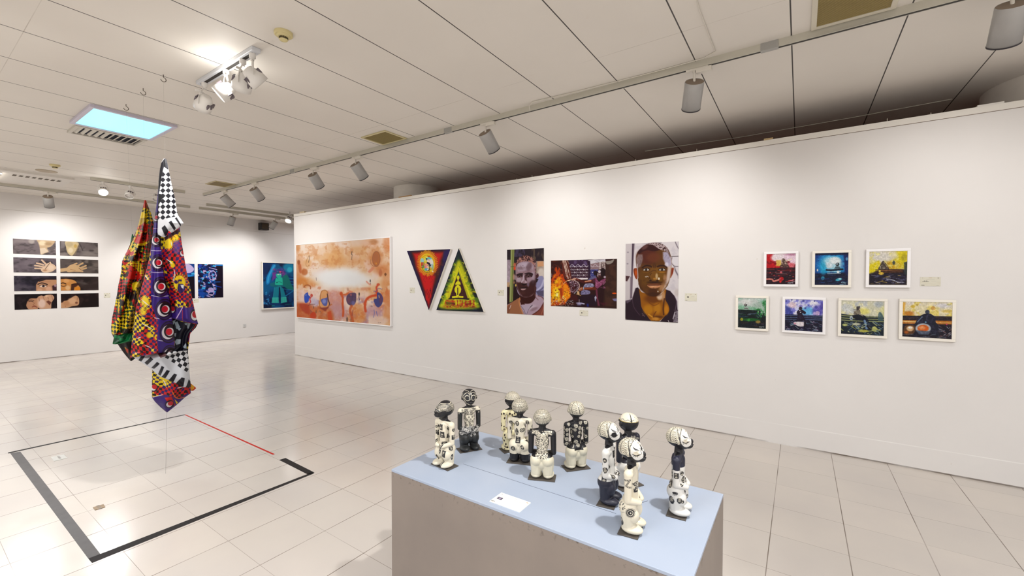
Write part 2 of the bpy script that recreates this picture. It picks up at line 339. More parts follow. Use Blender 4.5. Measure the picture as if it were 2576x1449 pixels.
# open white spotlights with yoke and vented back
M_OPEN = mat('spot_white', rgb(222, 218, 212), 0.35)
M_VENTDARK = mat('spot_vent_dark', rgb(95, 85, 90), 0.5)
def open_spot(anchor, aim, label, lit=False, group='white open spotlights', scale=1.0, yoke_axis=(1, 0, 0), spill=0, wide=75):
    t = thing('yoke_spotlight', label, 'spotlight', tuple(anchor), group=group); k = scale
    a = np.array(aim, float); a /= np.linalg.norm(a); ya = np.array(yoke_axis, float); ya -= a * (ya @ a); ya /= np.linalg.norm(ya)
    c = np.array((0, 0, -0.155 * k))
    b = MB().lathe((0, 0, 0), (0, 0, -1), [(0, .022 * k), (.03 * k, .022 * k), (.034 * k, .012 * k), (.05 * k, .012 * k)], 16); b.build('stem', M_OPEN, t)
    pts = [c + ya * 0.072 * k, c + ya * 0.07 * k + (0, 0, .04 * k), c + ya * .045 * k + (0, 0, .095 * k), c + ya * .012 * k + (0, 0, .112 * k)]
    for s in (1, -1):
        b = MB(); q = [c + (p - c - ya * ((p - c) @ ya)) + ya * ((p - c) @ ya) * s for p in pts]
        for i in range(3): b.obox(q[i], q[i + 1], 0.016 * k, 0.004 * k, up=tuple(np.cross(ya, a) + (0.01, 0.02, 0.03)))
        b.build('yoke_arm', M_OPEN, t)
    R = 0.066 * k
    p = c - a * 0.055 * k
    b = MB(); b.lathe(p, a, [(0, R * .35), (.004, R * .55), (.04 * k, R * .8), (.075 * k, R), (.125 * k, R), (.125 * k, R * .93), (.07 * k, R * .85), (.035 * k, R * .5)], 28, cap1=False); sh = b.build('shade', M_OPEN, t)
    side = np.cross(a, ya)
    for sg in (1, -1):
        for q in (-1, 0, 1):
            cc = p + a * 0.058 * k + (side * math.cos(q * .5) + ya * math.sin(q * .5)) * sg * R * .91
            MB().obox(cc - a * 0.018 * k, cc + a * 0.02 * k, 0.02 * k, 0.012 * k, up=tuple(side * sg)).build('vent_slot', M_VENTDARK, sh)
    MB().lathe(p, a, [(.102 * k, R * .9), (.108 * k, R * .5), (.11 * k, 0.002)], 24, cap0=False).build('bulb', mat('bulb_lit', (1, 1, 1, 1), 0.3, emit=(1, .96, .9, 1), estr=25) if lit else M_LAMPOFF, sh)
    if lit and spill:
        d = bpy.data.lights.new('spill', 'POINT'); d.energy = spill; d.shadow_soft_size = .03; d.color = (1, .99, .96); q = bpy.data.objects.new('spill', d); q.location = tuple(np.array(anchor) + p + a * 0.17 * k); COL.objects.link(q)
    if lit: spot('beam', tuple(np.array(anchor) + p + a * 0.13 * k), a, lit, wide, 0.8, (1, 0.99, 0.97), 0.04)
    return t
bt = thing('ceiling_light_bar', 'short white ceiling light bar carrying four open spotlights', 'light bar', (-4.27, 1.548, ZT))
b = MB().box(0, 0.98, -0.032, 0.032, -0.03, 0); bevel(b.build('bar', mat('bar_white', rgb(206, 208, 212), 0.4), bt), 0.004)
MB().box(0.04, 0.94, -0.012, 0.012, -0.032, -0.03).build('slot', M_SLOT, bt)
for x, aim, lit, lab in ((-4.18, (-.80, .0, -.6), False, 'unlit white open spotlight at the left end of the short bar'),
                         (-3.78, (-.32, -.50, -.52), 120, 'brightly lit white open spotlight on the short bar'),
                         (-3.50, (-.55, .05, -.65), False, 'unlit white open spotlight beside the lit one, third on the bar'),
                         (-3.35, (.10, .60, -.50), False, 'unlit white open spotlight at the right end of the short bar')):
    open_spot((x, 1.548, ZT - 0.03), aim, lab, lit, scale=1.02, yoke_axis=(.8, -.6, 0), wide=118)
_d = bpy.data.lights.new('bulb_spill', 'POINT'); _d.energy = 3.2; _d.shadow_soft_size = .03; _d.color = (1, .99, .96); _q = bpy.data.objects.new('bulb_spill', _d); _q.location = (-3.70, 1.50, 3.15); COL.objects.link(_q)
for y, lit, lab in ((2.10, 45, 'small lit open spotlight glaring on the short far track'),
                    (2.45, False, 'small unlit open spotlight between the glaring lamp and the hanging cloths'),
                    (2.83, False, 'small open spotlight on the far track just left of the tall cloth')):
    open_spot((-9.72, y, ZT - TH), (.8, -.12, -.62) if lit else (.5, -.35, -.75), lab, lit, scale=.95, yoke_axis=(.1, .99, 0), spill=1.5)
open_spot((-10.6, 5.72, ZT), (.35, -.5, -.75), 'small white open spotlight near the top left corner of the partition', 14, scale=1.15, yoke_axis=(.3, .9, 0))
# overhead spotlight that lights the plinth
open_spot((0.06, 1.55, ZT - 0.0), (-.33, .0, -.95), 'white open spotlight on the ceiling right above the plinth', 165, scale=1.2)

# ------------------------------------------------------------------ things on the ceiling
M_SMOKE = mat('detector_ivory', rgb(206, 192, 140), 0.5)
def smoke_detector(x, y, lab):
    t = thing('smoke_detector', lab, 'smoke detector', (x, y, CEIL), group='ivory smoke detectors')
    MB().lathe((0, 0, 0), (0, 0, -1), [(0, .058), (.018, .058), (.022, .052)], 32).build('base', M_SMOKE, t)
    MB().lathe((0, 0, -.02), (0, 0, -1), [(0, .045), (.012, .04), (.013, .03)], 32).build('body', M_SMOKE, t)
    md = mat('detector_dark', rgb(70, 60, 40), .6)
    for k in range(14):
        q = 2 * math.pi * k / 14; c, s = math.cos(q), math.sin(q)
        MB().obox((.026 * c, .026 * s, -.033), (.026 * c, .026 * s, -.048), .005, .003, up=(c, s, 0)).build('grille_bar', md, t)
    MB().lathe((0, 0, -.048), (0, 0, -1), [(0, .028), (.006, .024), (.007, .01)], 24).build('sensor_cap', M_SMOKE, t)
smoke_detector(-2.944, 1.562, 'ivory smoke detector on the ceiling right of the short light bar')
smoke_detector(-9.12, 1.45, 'ivory smoke detector on the far ceiling at the left')
M_BROWN = mat('disc_brown', rgb(118, 98, 86), 0.6)
def disc(x, y, r, lab, m):
    t = thing('ceiling_speaker', lab, 'ceiling speaker', (x, y, CEIL))
    MB().lathe((0, 0, 0), (0, 0, -1), [(0, r), (.006, r), (.008, r * .96)], 40).build('rim', m, t)
    MB().lathe((0, 0, -.0085), (0, 0, -1), [(0, r * .9), (.002, r * .85)], 40).build('grille', m, t)
disc(-2.20, 1.53, .085, 'round brown ceiling speaker at the top edge of the picture', M_BROWN)
disc(-9.75, 1.46, .12, 'round flat ceiling speaker beside the far smoke detector', mat('disc_beige', rgb(172, 158, 138), 0.6))

def vent(x0, x1, y0, y1, lab, slats_along='x', slat_c=(150, 132, 80), frame_c=(205, 198, 180), n=26, fw=0.03):
    t = thing('ceiling_vent', lab, 'vent', (x0, y0, CEIL)); w, d = x1 - x0, y1 - y0; m = mat('vent_frame', rgb(*frame_c), 0.5)
    b = MB().box(0, w, 0, fw, -.012, 0).box(0, w, d - fw, d, -.012, 0).box(0, fw, fw, d - fw, -.012, 0).box(w - fw, w, fw, d - fw, -.012, 0)
    bevel(b.build('frame', m, t), 0.002)
    MB().box(fw, w - fw, fw, d - fw, -.002, -.001).build('duct_opening', mat('vent_dark', rgb(60, 40, 22), .8), t)
    b = MB(); m2 = mat('vent_slats', rgb(*slat_c), .5)
    for k in range(n):
        if slats_along == 'x':
            y = fw + (d - 2 * fw) * (k + .5) / n; b.obox((fw, y, -.007), (w - fw, y, -.007), (d - 2 * fw) / n * .42, .0015, up=(0, .35, 1))
        else:
            x = fw + (w - 2 * fw) * (k + .5) / n; b.obox((x, fw, -.007), (x, d - fw, -.007), (w - 2 * fw) / n * .55, .0015, up=(.5, 0, 1))
    b.build('slats', m2, t)
    return t
vent(0.04, 0.47, 3.10, 3.53, 'large slatted ceiling vent with yellow-stained frame beside the long track', n=30)
vent(-4.33, -3.90, 3.20, 3.53, 'small square tan ceiling vent against the long track, above the triangle paintings', n=24, slat_c=(140, 124, 70), frame_c=(196, 184, 140), fw=.022)
vent(-8.70, -8.29, 3.21, 3.53, 'small tan ceiling vent at the far end of the long track', n=22, slat_c=(140, 120, 66), frame_c=(190, 176, 136), fw=.018)

M_CYAN = mat('sky_diffuser', rgb(120, 200, 225), 0.4, emit=tuple(s2l(np.array([165, 232, 248]) / 255)) + (1,), estr=0.85)
t = thing('ceiling_light_panel', 'rectangular glowing pale blue ceiling light panel in white frame', 'ceiling light', (-6.46, 1.14, CEIL))
b = MB().box(0, .80, 0, .035, -.03, 0).box(0, .80, .66, .695, -.03, 0).box(0, .035, .035, .66, -.03, 0).box(.765, .80, .035, .66, -.03, 0)
bevel(b.build('frame', mat('panel_frame', rgb(196, 190, 205), .4), t), .003)
MB().box(.035, .765, .035, .66, -.022, -.012).build('diffuser', M_CYAN, t)
t = thing('air_diffuser', 'white louvred ceiling air outlet directly behind the blue light panel', 'vent', (-6.92, 1.20, CEIL))
MW = mat('outlet_white', rgb(200, 194, 182), .5)
b = MB().box(0, .40, 0, .03, -.025, 0).box(0, .40, .58, .61, -.025, 0).box(0, .03, .03, .58, -.025, 0).box(.37, .40, .03, .58, -.025, 0); b.build('frame', MW, t)
MB().box(.03, .37, .03, .58, -.002, -.001).build('duct_opening', mat('outlet_dark', rgb(30, 34, 48), .8), t)
for k in range(10):
    y = .055 + k * .055; MB().obox((.05, y, -.013), (.35, y, -.013), .03, .004, up=(0, .6 if k < 5 else -.6, 1)).build('louvre', MW, t)
# ceiling light and louvred box on the far left
t = thing('ceiling_light_panel', 'long white ceiling light box at the far left edge', 'ceiling light', (-11.15, -0.6, CEIL))
MB().box(0, 1.1, 0, 2.42, -.035, 0).build('housing', mat('box_white', rgb(215, 210, 202), .5), t)
MB().box(.2, .9, .1, 1.55, -.04, -.035).build('diffuser', mat('white_diffuser', rgb(235, 235, 235), .4, emit=(1, .98, .96, 1), estr=.75), t)
MB().box(.18, .92, 1.60, 1.66, -.07, -.035).build('cross_bar', M_WHITE, t)
_ms = mat('slot_brown', rgb(90, 80, 66), .7)
for k in range(8): MB().box(.72, .86, 1.78 + k * .07, 1.82 + k * .07, -.0375, -.035).build('air_slot', _ms, t)

# S hooks in the ceiling, threads
M_HOOK = mat('hook_wire', rgb(95, 85, 74), .4, .6)
HOOKS = ((-4.368, 1.324, 'dark wire ceiling hook that carries the purple and black-and-white cloth'),
         (-4.824, 1.316, 'dark wire ceiling hook that carries the red and yellow cloth'),
         (-5.398, 1.341, 'dark wire ceiling hook above the blue light panel, that carries the green cloth corner'))
for x, y, lab in HOOKS:
    pts = [(0, 0, 0), (0, 0, -.02)] + [(0, .018 * math.sin(q), -.04 + .018 * math.cos(q)) for q in np.linspace(0.2, 4.6, 14)]
    o = MB().tube(pts, .0028, 8).build('ceiling_hook', M_HOOK, loc=(x, y, CEIL)); tag(o, lab, 'hook', 'cloth hooks')

# loose white cable along the long track
pts = [(-0.52, 2.3, CEIL - .004), (-0.54, 2.9, CEIL - .004), (-0.537, 3.46, CEIL - .004), (-0.62, 3.515, CEIL - .005), (-1.0, 3.523, CEIL - .006), (-1.7, 3.50, CEIL - .006), (-2.12, 3.47, CEIL - .006), (-2.17, 3.50, CEIL - .02), (-2.18, 3.53, CEIL - .06)]
o = MB().tube(pts, .0035, 6).build('cable', M_CLIP); tag(o, 'thin white cable taped to the ceiling beside the long track', 'cable')

o = MB().tube([(-1.7, 5.62, CEIL - .004), (-0.6, 5.70, CEIL - .004), (0.4, 5.66, CEIL - .004), (1.15, 5.60, CEIL - .004)], .004, 6).build('cable', M_CLIP); tag(o, 'thin pale cable on the dark ceiling strip behind the partition', 'cable')

# ------------------------------------------------------------------ wall fittings on the back wall
t = thing('wall_speaker', 'black box speaker high on the back wall left of the partition end', 'speaker', (XB, 6.03, 3.045))
bevel(MB().box(0, .16, 0, .225, 0, .20).build('cabinet', mat('speaker_black', rgb(28, 24, 22), .5), t), .008)
MB().box(.16, .166, .03, .205, .02, .18).build('grille', mat('speaker_grille', rgb(58, 46, 30), .7), t)
t = thing('wall_outlet', 'white wall outlet low on the back wall', 'outlet', (XB, 5.60, .295))
bevel(MB().box(0, .008, 0, .085, 0, .095).build('plate', mat('outlet_plate', rgb(205, 203, 200), .4), t), .002)
MB().box(.008, .010, .02, .065, .02, .075).build('socket_face', mat('outlet_face', rgb(188, 186, 184), .4), t)

# ------------------------------------------------------------------ the tape marks and floor boxes
M_BTAPE = mat('tape_black', rgb(34, 31, 31), .6, spec=.25, var=.35, vscale=14)
M_GTAPE = mat('tape_grey', rgb(84, 82, 82), .45, spec=.35, var=.25, vscale=14)
M_RTAPE = mat('tape_red', rgb(190, 40, 30), .6, spec=.2)
TZ = .0008
def tape(pts, m, lab):
    o = MB().prism(pts, 0.0, TZ).build('floor_tape', m); return tag(o, lab, 'tape')
tape([(-3.43, .648), (-3.358, .650), (-3.372, 2.012), (-3.405, 2.010)][::-1], M_BTAPE, 'black floor tape along the near long side of the marked rectangle')
tape([(-6.12, .645), (-3.425, .648), (-3.43, .700), (-6.10, .705)], M_GTAPE, 'wide grey worn floor tape on the left side of the marked rectangle')
tape([(-6.165, .635), (-6.125, .635), (-6.115, 2.02), (-6.145, 2.02)], M_BTAPE, 'thin dark floor tape on the far side of the marked rectangle')
tape([(-6.13, 2.012), (-4.05, 2.012), (-4.05, 2.030), (-6.13, 2.026)], M_RTAPE, 'thin red floor tape on the right side of the marked rectangle')
tape([(-3.885, 1.985), (-3.395, 1.970), (-3.385, 2.022), (-3.88, 2.04)], M_BTAPE, 'short thick black floor tape ending the red line')
def floor_box(pts, lab, m):
    cx = sum(p[0] for p in pts) / 4; cy = sum(p[1] for p in pts) / 4
    t = thing('floor_box', lab, 'floor socket', (cx, cy, 0)); q = [(x - cx, y - cy) for x, y in pts]
    MB().prism(q, 0, .004).build('cover', m, t)
    for sx in (-.3, 0, .3): MB().box(sx * .1 - .008, sx * .1 + .008, -.008, .008, .004, .0045).build('socket_hole', mat('holes', rgb(120, 112, 104), .5), t)
floor_box([(-5.67, .84), (-5.52, .835), (-5.52, .92), (-5.66, .92)], 'small white floor socket plate inside the taped rectangle', mat('floor_plate', rgb(205, 203, 196), .35))
floor_box([(-4.172, .817), (-4.108, .815), (-4.105, .868), (-4.165, .872)], 'tiny brass floor socket inside the taped rectangle near its left corner', mat('floor_brass', rgb(140, 118, 92), .35, .5))

# ------------------------------------------------------------------ painting by hand: pigment on dense surfaces
_rs = np.random.RandomState(7); _T = _rs.rand(256, 256); _T2 = _rs.rand(256, 256)
def vnoise(P, scale, seed=0):
    q = P / scale + seed * 13.37; i = np.floor(q).astype(int); f = q - i; f = f * f * (3 - 2 * f)
    g = lambda a, b: _T[(i[:, 0] + a) & 255, (i[:, 1] + b) & 255]
    x0 = g(0, 0) * (1 - f[:, 0]) + g(1, 0) * f[:, 0]; x1 = g(0, 1) * (1 - f[:, 0]) + g(1, 1) * f[:, 0]
    return x0 * (1 - f[:, 1]) + x1 * f[:, 1]
def fbm(P, scale, seed=0, octs=4, rough=.55):
    v = 0; a = 1; s = 0
    for k in range(octs): v = v + a * vnoise(P, scale / 2 ** k, seed + k); s += a; a *= rough
    return v / s
def hash2(ix, iy, seed=0): return _T2[(ix.astype(int) * 7 + seed * 31 + iy.astype(int) * 3) & 255, (iy.astype(int) * 5 + ix.astype(int) + seed) & 255]
def step(a, b, x): t = np.clip((x - a) / (b - a), 0, 1); return t * t * (3 - 2 * t)
def voronoi(P, scale, seed=0):
    q = P / scale; i = np.floor(q).astype(int); d1 = np.full(len(P), 9.); d2 = d1.copy(); cid = np.zeros(len(P))
    for a in (-1, 0, 1):
        for b in (-1, 0, 1):
            c = i + [a, b]; h = hash2(c[:, 0], c[:, 1], seed); h2 = hash2(c[:, 1] + 11, c[:, 0], seed + 3)
            d = np.hypot(c[:, 0] + h - q[:, 0], c[:, 1] + h2 - q[:, 1]); m = d < d1
            d2 = np.where(m, d1, np.minimum(d2, d)); cid = np.where(m, h * 7.31 + h2 * 3.7, cid); d1 = np.where(m, d, d1)
    return d1, d2, cid % 1.0
def segdist(P, a, b):
    a = np.array(a, float); b = np.array(b, float); d = b - a; L = d @ d + 1e-9
    t = np.clip(((P - a) @ d) / L, 0, 1); return np.hypot(*(P - a - t[:, None] * d).T), t
def smoothpts(pts, closed=True, n=6):
    p = np.array(pts, float); N = len(p); out = []
    for i in range(N if closed else N - 1):
        p0, p1, p2, p3 = (p[(i - 1) % N], p[i], p[(i + 1) % N], p[(i + 2) % N]) if closed else (p[max(i - 1, 0)], p[i], p[i + 1], p[min(i + 2, N - 1)])
        for k in range(n):
            t = k / n; out.append(.5 * ((2 * p1) + (-p0 + p2) * t + (2 * p0 - 5 * p1 + 4 * p2 - p3) * t * t + (-p0 + 3 * p1 - 3 * p2 + p3) * t ** 3))
    if not closed: out.append(p[-1])
    return np.array(out)
class Paint:
    """P = coordinates (any drawing units) of the surface points; c = pigment, sRGB 0..255"""
    def __init__(s, P, base=(255, 255, 255)): s.P = np.asarray(P, float); s.c = np.tile(np.array(base, float), (len(P), 1)); s.aa = 4.0
    def mix(s, a, col, idx=None):
        col = np.array(col, float); a = np.clip(a, 0, 1); s.c = np.asarray(s.c, float)
        if idx is None: s.c += (col - s.c) * np.broadcast_to(a, (len(s.P),))[:, None]
        else: s.c[idx] += (col - s.c[idx]) * a[:, None]
    def sel(s, x0, y0, x1, y1): return np.where((s.P[:, 0] > x0) & (s.P[:, 0] < x1) & (s.P[:, 1] > y0) & (s.P[:, 1] < y1))[0]
    def poly(s, pts, col, soft=None, al=1., sm=False, tex=None):
        soft = soft or s.aa; p = smoothpts(pts) if sm else np.array(pts, float)
        idx = s.sel(p[:, 0].min() - soft, p[:, 1].min() - soft, p[:, 0].max() + soft, p[:, 1].max() + soft)
        if not len(idx): return s
        Q = s.P[idx]; ins = np.zeros(len(Q), bool); dm = np.full(len(Q), 1e9)
        for k in range(len(p)):
            a, b = p[k], p[(k + 1) % len(p)]
            if abs(a[1] - b[1]) > 1e-9:
                c = (a[1] > Q[:, 1]) != (b[1] > Q[:, 1]); xi = a[0] + (Q[:, 1] - a[1]) * (b[0] - a[0]) / (b[1] - a[1]); ins ^= c & (Q[:, 0] < xi)
            dm = np.minimum(dm, segdist(Q, a, b)[0])
        a = step(-soft / 2, soft / 2, np.where(ins, dm, -dm)) * al
        if tex is not None: a = a * tex(Q)
        s.mix(a, col, idx); return s
    def ell(s, cx, cy, rx, ry, col, soft=None, al=1., rot=0, tex=None):
        soft = soft or s.aa; R = max(rx, ry) + soft; idx = s.sel(cx - R, cy - R, cx + R, cy + R)
        if not len(idx): return s
        d = s.P[idx] - [cx, cy]; c, n = math.cos(rot), math.sin(rot); u = d[:, 0] * c + d[:, 1] * n; v = -d[:, 0] * n + d[:, 1] * c
        r = np.sqrt((u / rx) ** 2 + (v / ry) ** 2); m = min(rx, ry)
        a = 1 - step(-soft / 2, soft / 2, (r - 1) * m); a = a * al
        if tex is not None: a = a * tex(s.P[idx])
        s.mix(a, col, idx); return s
    def line(s, pts, w, col, soft=None, al=1., sm=True, taper=False, tex=None):
        soft = soft or s.aa; p = smoothpts(pts, False) if (sm and len(pts) > 2) else np.array(pts, float); r = w / 2 + soft
        idx = s.sel(p[:, 0].min() - r, p[:, 1].min() - r, p[:, 0].max() + r, p[:, 1].max() + r)
        if not len(idx): return s
        Q = s.P[idx]; dm = np.full(len(Q), 1e9); n = len(p) - 1
        for k in range(n):
            d, t = segdist(Q, p[k], p[k + 1])
            if taper: d = d + (w / 2) * np.abs(2 * (k + t) / n - 1) ** 2
            dm = np.minimum(dm, d)
        a = (1 - step(-soft / 2, soft / 2, dm - w / 2)) * al
        if tex is not None: a = a * tex(Q)
        s.mix(a, col, idx); return s
    def wash(s, col, scale, lo, hi, seed, al=1., octs=4, box=None, sx=1., sy=1.):
        idx = s.sel(*box) if box else np.arange(len(s.P)); Q = s.P[idx] * [sx, sy]
        s.mix(step(lo, hi, fbm(Q, scale, seed, octs)) * al, col, idx); return s
    def scribble(s, x, y, w, h, col, seed=0, n=5, lw=4):
        r = np.random.RandomState(seed); pts = [(x + (r.rand() - .5) * w * .5 + w * (k / n - .5), y + (r.rand() - .5) * h) for k in range(n + 1)]
        return s.line(pts, lw, col)
    def dabs(s, n, box, cols, size, seed=0, ang=0., spread=.5, asp=2.5, al=.9, soft=None):
        r = np.random.RandomState(seed)
        for k in range(n):
            x = box[0] + r.rand() * (box[2] - box[0]); y = box[1] + r.rand() * (box[3] - box[1]); z = size * (.5 + r.rand())
            s.ell(x, y, z * asp, z, cols[r.randint(len(cols))], soft or s.aa, al, ang + (r.rand() - .5) * spread)
        return s
def set_pigment(me, col, gain=1.0):
    lin = s2l(np.clip(col, 0, 255) / 255.0) * gain; n = len(me.vertices)
    at = me.color_attributes.new('pigment', 'FLOAT_COLOR', 'POINT'); buf = np.ones((n, 4), np.float32); buf[:, :3] = lin; at.data.foreach_set('color', buf.ravel())
def grid_mesh(name, V, nx, ny, keep=None):
    """V (ny*nx,3) -> mesh object of quads"""
    me = bpy.data.meshes.new(name); i = np.arange((nx - 1) * (ny - 1)); r, c = i // (nx - 1), i % (nx - 1); a = r * nx + c
    F = np.stack([a, a + 1, a + nx + 1, a + nx], 1)
    me.vertices.add(len(V)); me.vertices.foreach_set('co', np.asarray(V, np.float32).ravel())
    me.loops.add(4 * len(F)); me.loops.foreach_set('vertex_index', F.ravel().astype(np.int32))
    me.polygons.add(len(F)); me.polygons.foreach_set('loop_start', (np.arange(len(F)) * 4).astype(np.int32)); me.update(calc_edges=True); me.validate()
    return me
def homog(quad):
    """unit square (0,0)(1,0)(1,1)(0,1) -> quad"""
    A = []; B = []
    for (u, v), (x, y) in zip(((0, 0), (1, 0), (1, 1), (0, 1)), quad):
        A.append([u, v, 1, 0, 0, 0, -x * u, -x * v]); B.append(x); A.append([0, 0, 0, u, v, 1, -y * u, -y * v]); B.append(y)
    h = np.linalg.solve(np.array(A, float), np.array(B, float)); return np.append(h, 1).reshape(3, 3)
ART_GAIN = 0.74
M_PHOTO = paint_mat('photo_print', rough=.5, spec=.15); M_OIL = paint_mat('oil_paint', rough=.5, spec=.2, bump=.25, bscale=120)
M_FRAME = mat('frame_offwhite', rgb(232, 226, 214), .4, var=.02); M_FRAMEW = mat('frame_white', rgb(236, 233, 232), .38, var=.02)
M_EDGE = mat('print_edge', rgb(225, 222, 216), .6)

def placed(wall, x, z, depth):
    """point on a wall: partition (x along X) or back wall (x along Y); depth = distance out of the wall"""
    return (x, WALLY - depth, z) if wall == 'P' else (XB + depth, x, z)
def local(wall, a, z, d): return (a, -d, z) if wall == 'P' else (d, a, z)
def art_surface(name, wall, w, h, depth, quad, painter, res, parent, m, base=(255, 255, 255)):
    nx = max(8, int(res)); ny = max(8, int(res * h / w)); u, v = np.meshgrid(np.linspace(0, 1, nx), np.linspace(0, 1, ny)); u = u.ravel(); v = v.ravel()
    H = homog(quad); q = np.stack([u, v, np.ones_like(u)], 1) @ H.T; P = q[:, :2] / q[:, 2:]
    p = Paint(P, base); p.aa = (quad[1][0] - quad[0][0]) / nx * 1.6; painter(p)
    a = u * w; z = h * (1 - v); V = np.stack([a, np.full_like(a, -depth), z], 1) if wall == 'P' else np.stack([np.full_like(a, depth), a, z], 1)
    me = grid_mesh(name, V[:, :], nx, ny); me.materials.append(m); set_pigment(me, p.c, ART_GAIN)
    o = bpy.data.objects.new(name, me); COL.objects.link(o); o.parent = parent; return o
def wbox(b, wall, a0, a1, z0, z1, d0, d1):
    return b.box(a0, a1, -d1, -d0, z0, z1) if wall == 'P' else b.box(d0, d1, a0, a1, z0, z1)
def artwork(name, label, cat, wall, x0, x1, z0, z1, quad, painter, res=200, frame=None, depth=.004, group=None, fm=None, surf='print_surface', m=None, base=(255, 255, 255), lip=.004):
    """x0..x1, z0..z1: outer size on the wall; frame = width of the frame, depth = thickness"""
    t = thing(name, label, cat, placed(wall, x0, z0, .0005), group=group); W, Hh = x1 - x0, z1 - z0; f = frame or 0.0
    if f:
        b = MB(); fd = depth
        wbox(b, wall, 0, W, 0, f, 0, fd); wbox(b, wall, 0, W, Hh - f, Hh, 0, fd); wbox(b, wall, 0, f, f, Hh - f, 0, fd); wbox(b, wall, W - f, W, f, Hh - f, 0, fd)
        bevel(b.build('frame', fm or M_FRAME, t), .002)
        b = wbox(MB(), wall, f, W - f, f, Hh - f, .001, fd - lip - .001); b.build('backing', M_EDGE, t)
        s = art_surface(surf, wall, W - 2 * f, Hh - 2 * f, fd - lip, quad, painter, res, t, m or M_OIL, base); s.location = local(wall, f, f, 0)
    else:
        wbox(MB(), wall, 0, W, 0, Hh, 0, depth).build('backing', M_EDGE, t)
        art_surface(surf, wall, W, Hh, depth + .0006, quad, painter, res, t, m or M_PHOTO, base)
    return t

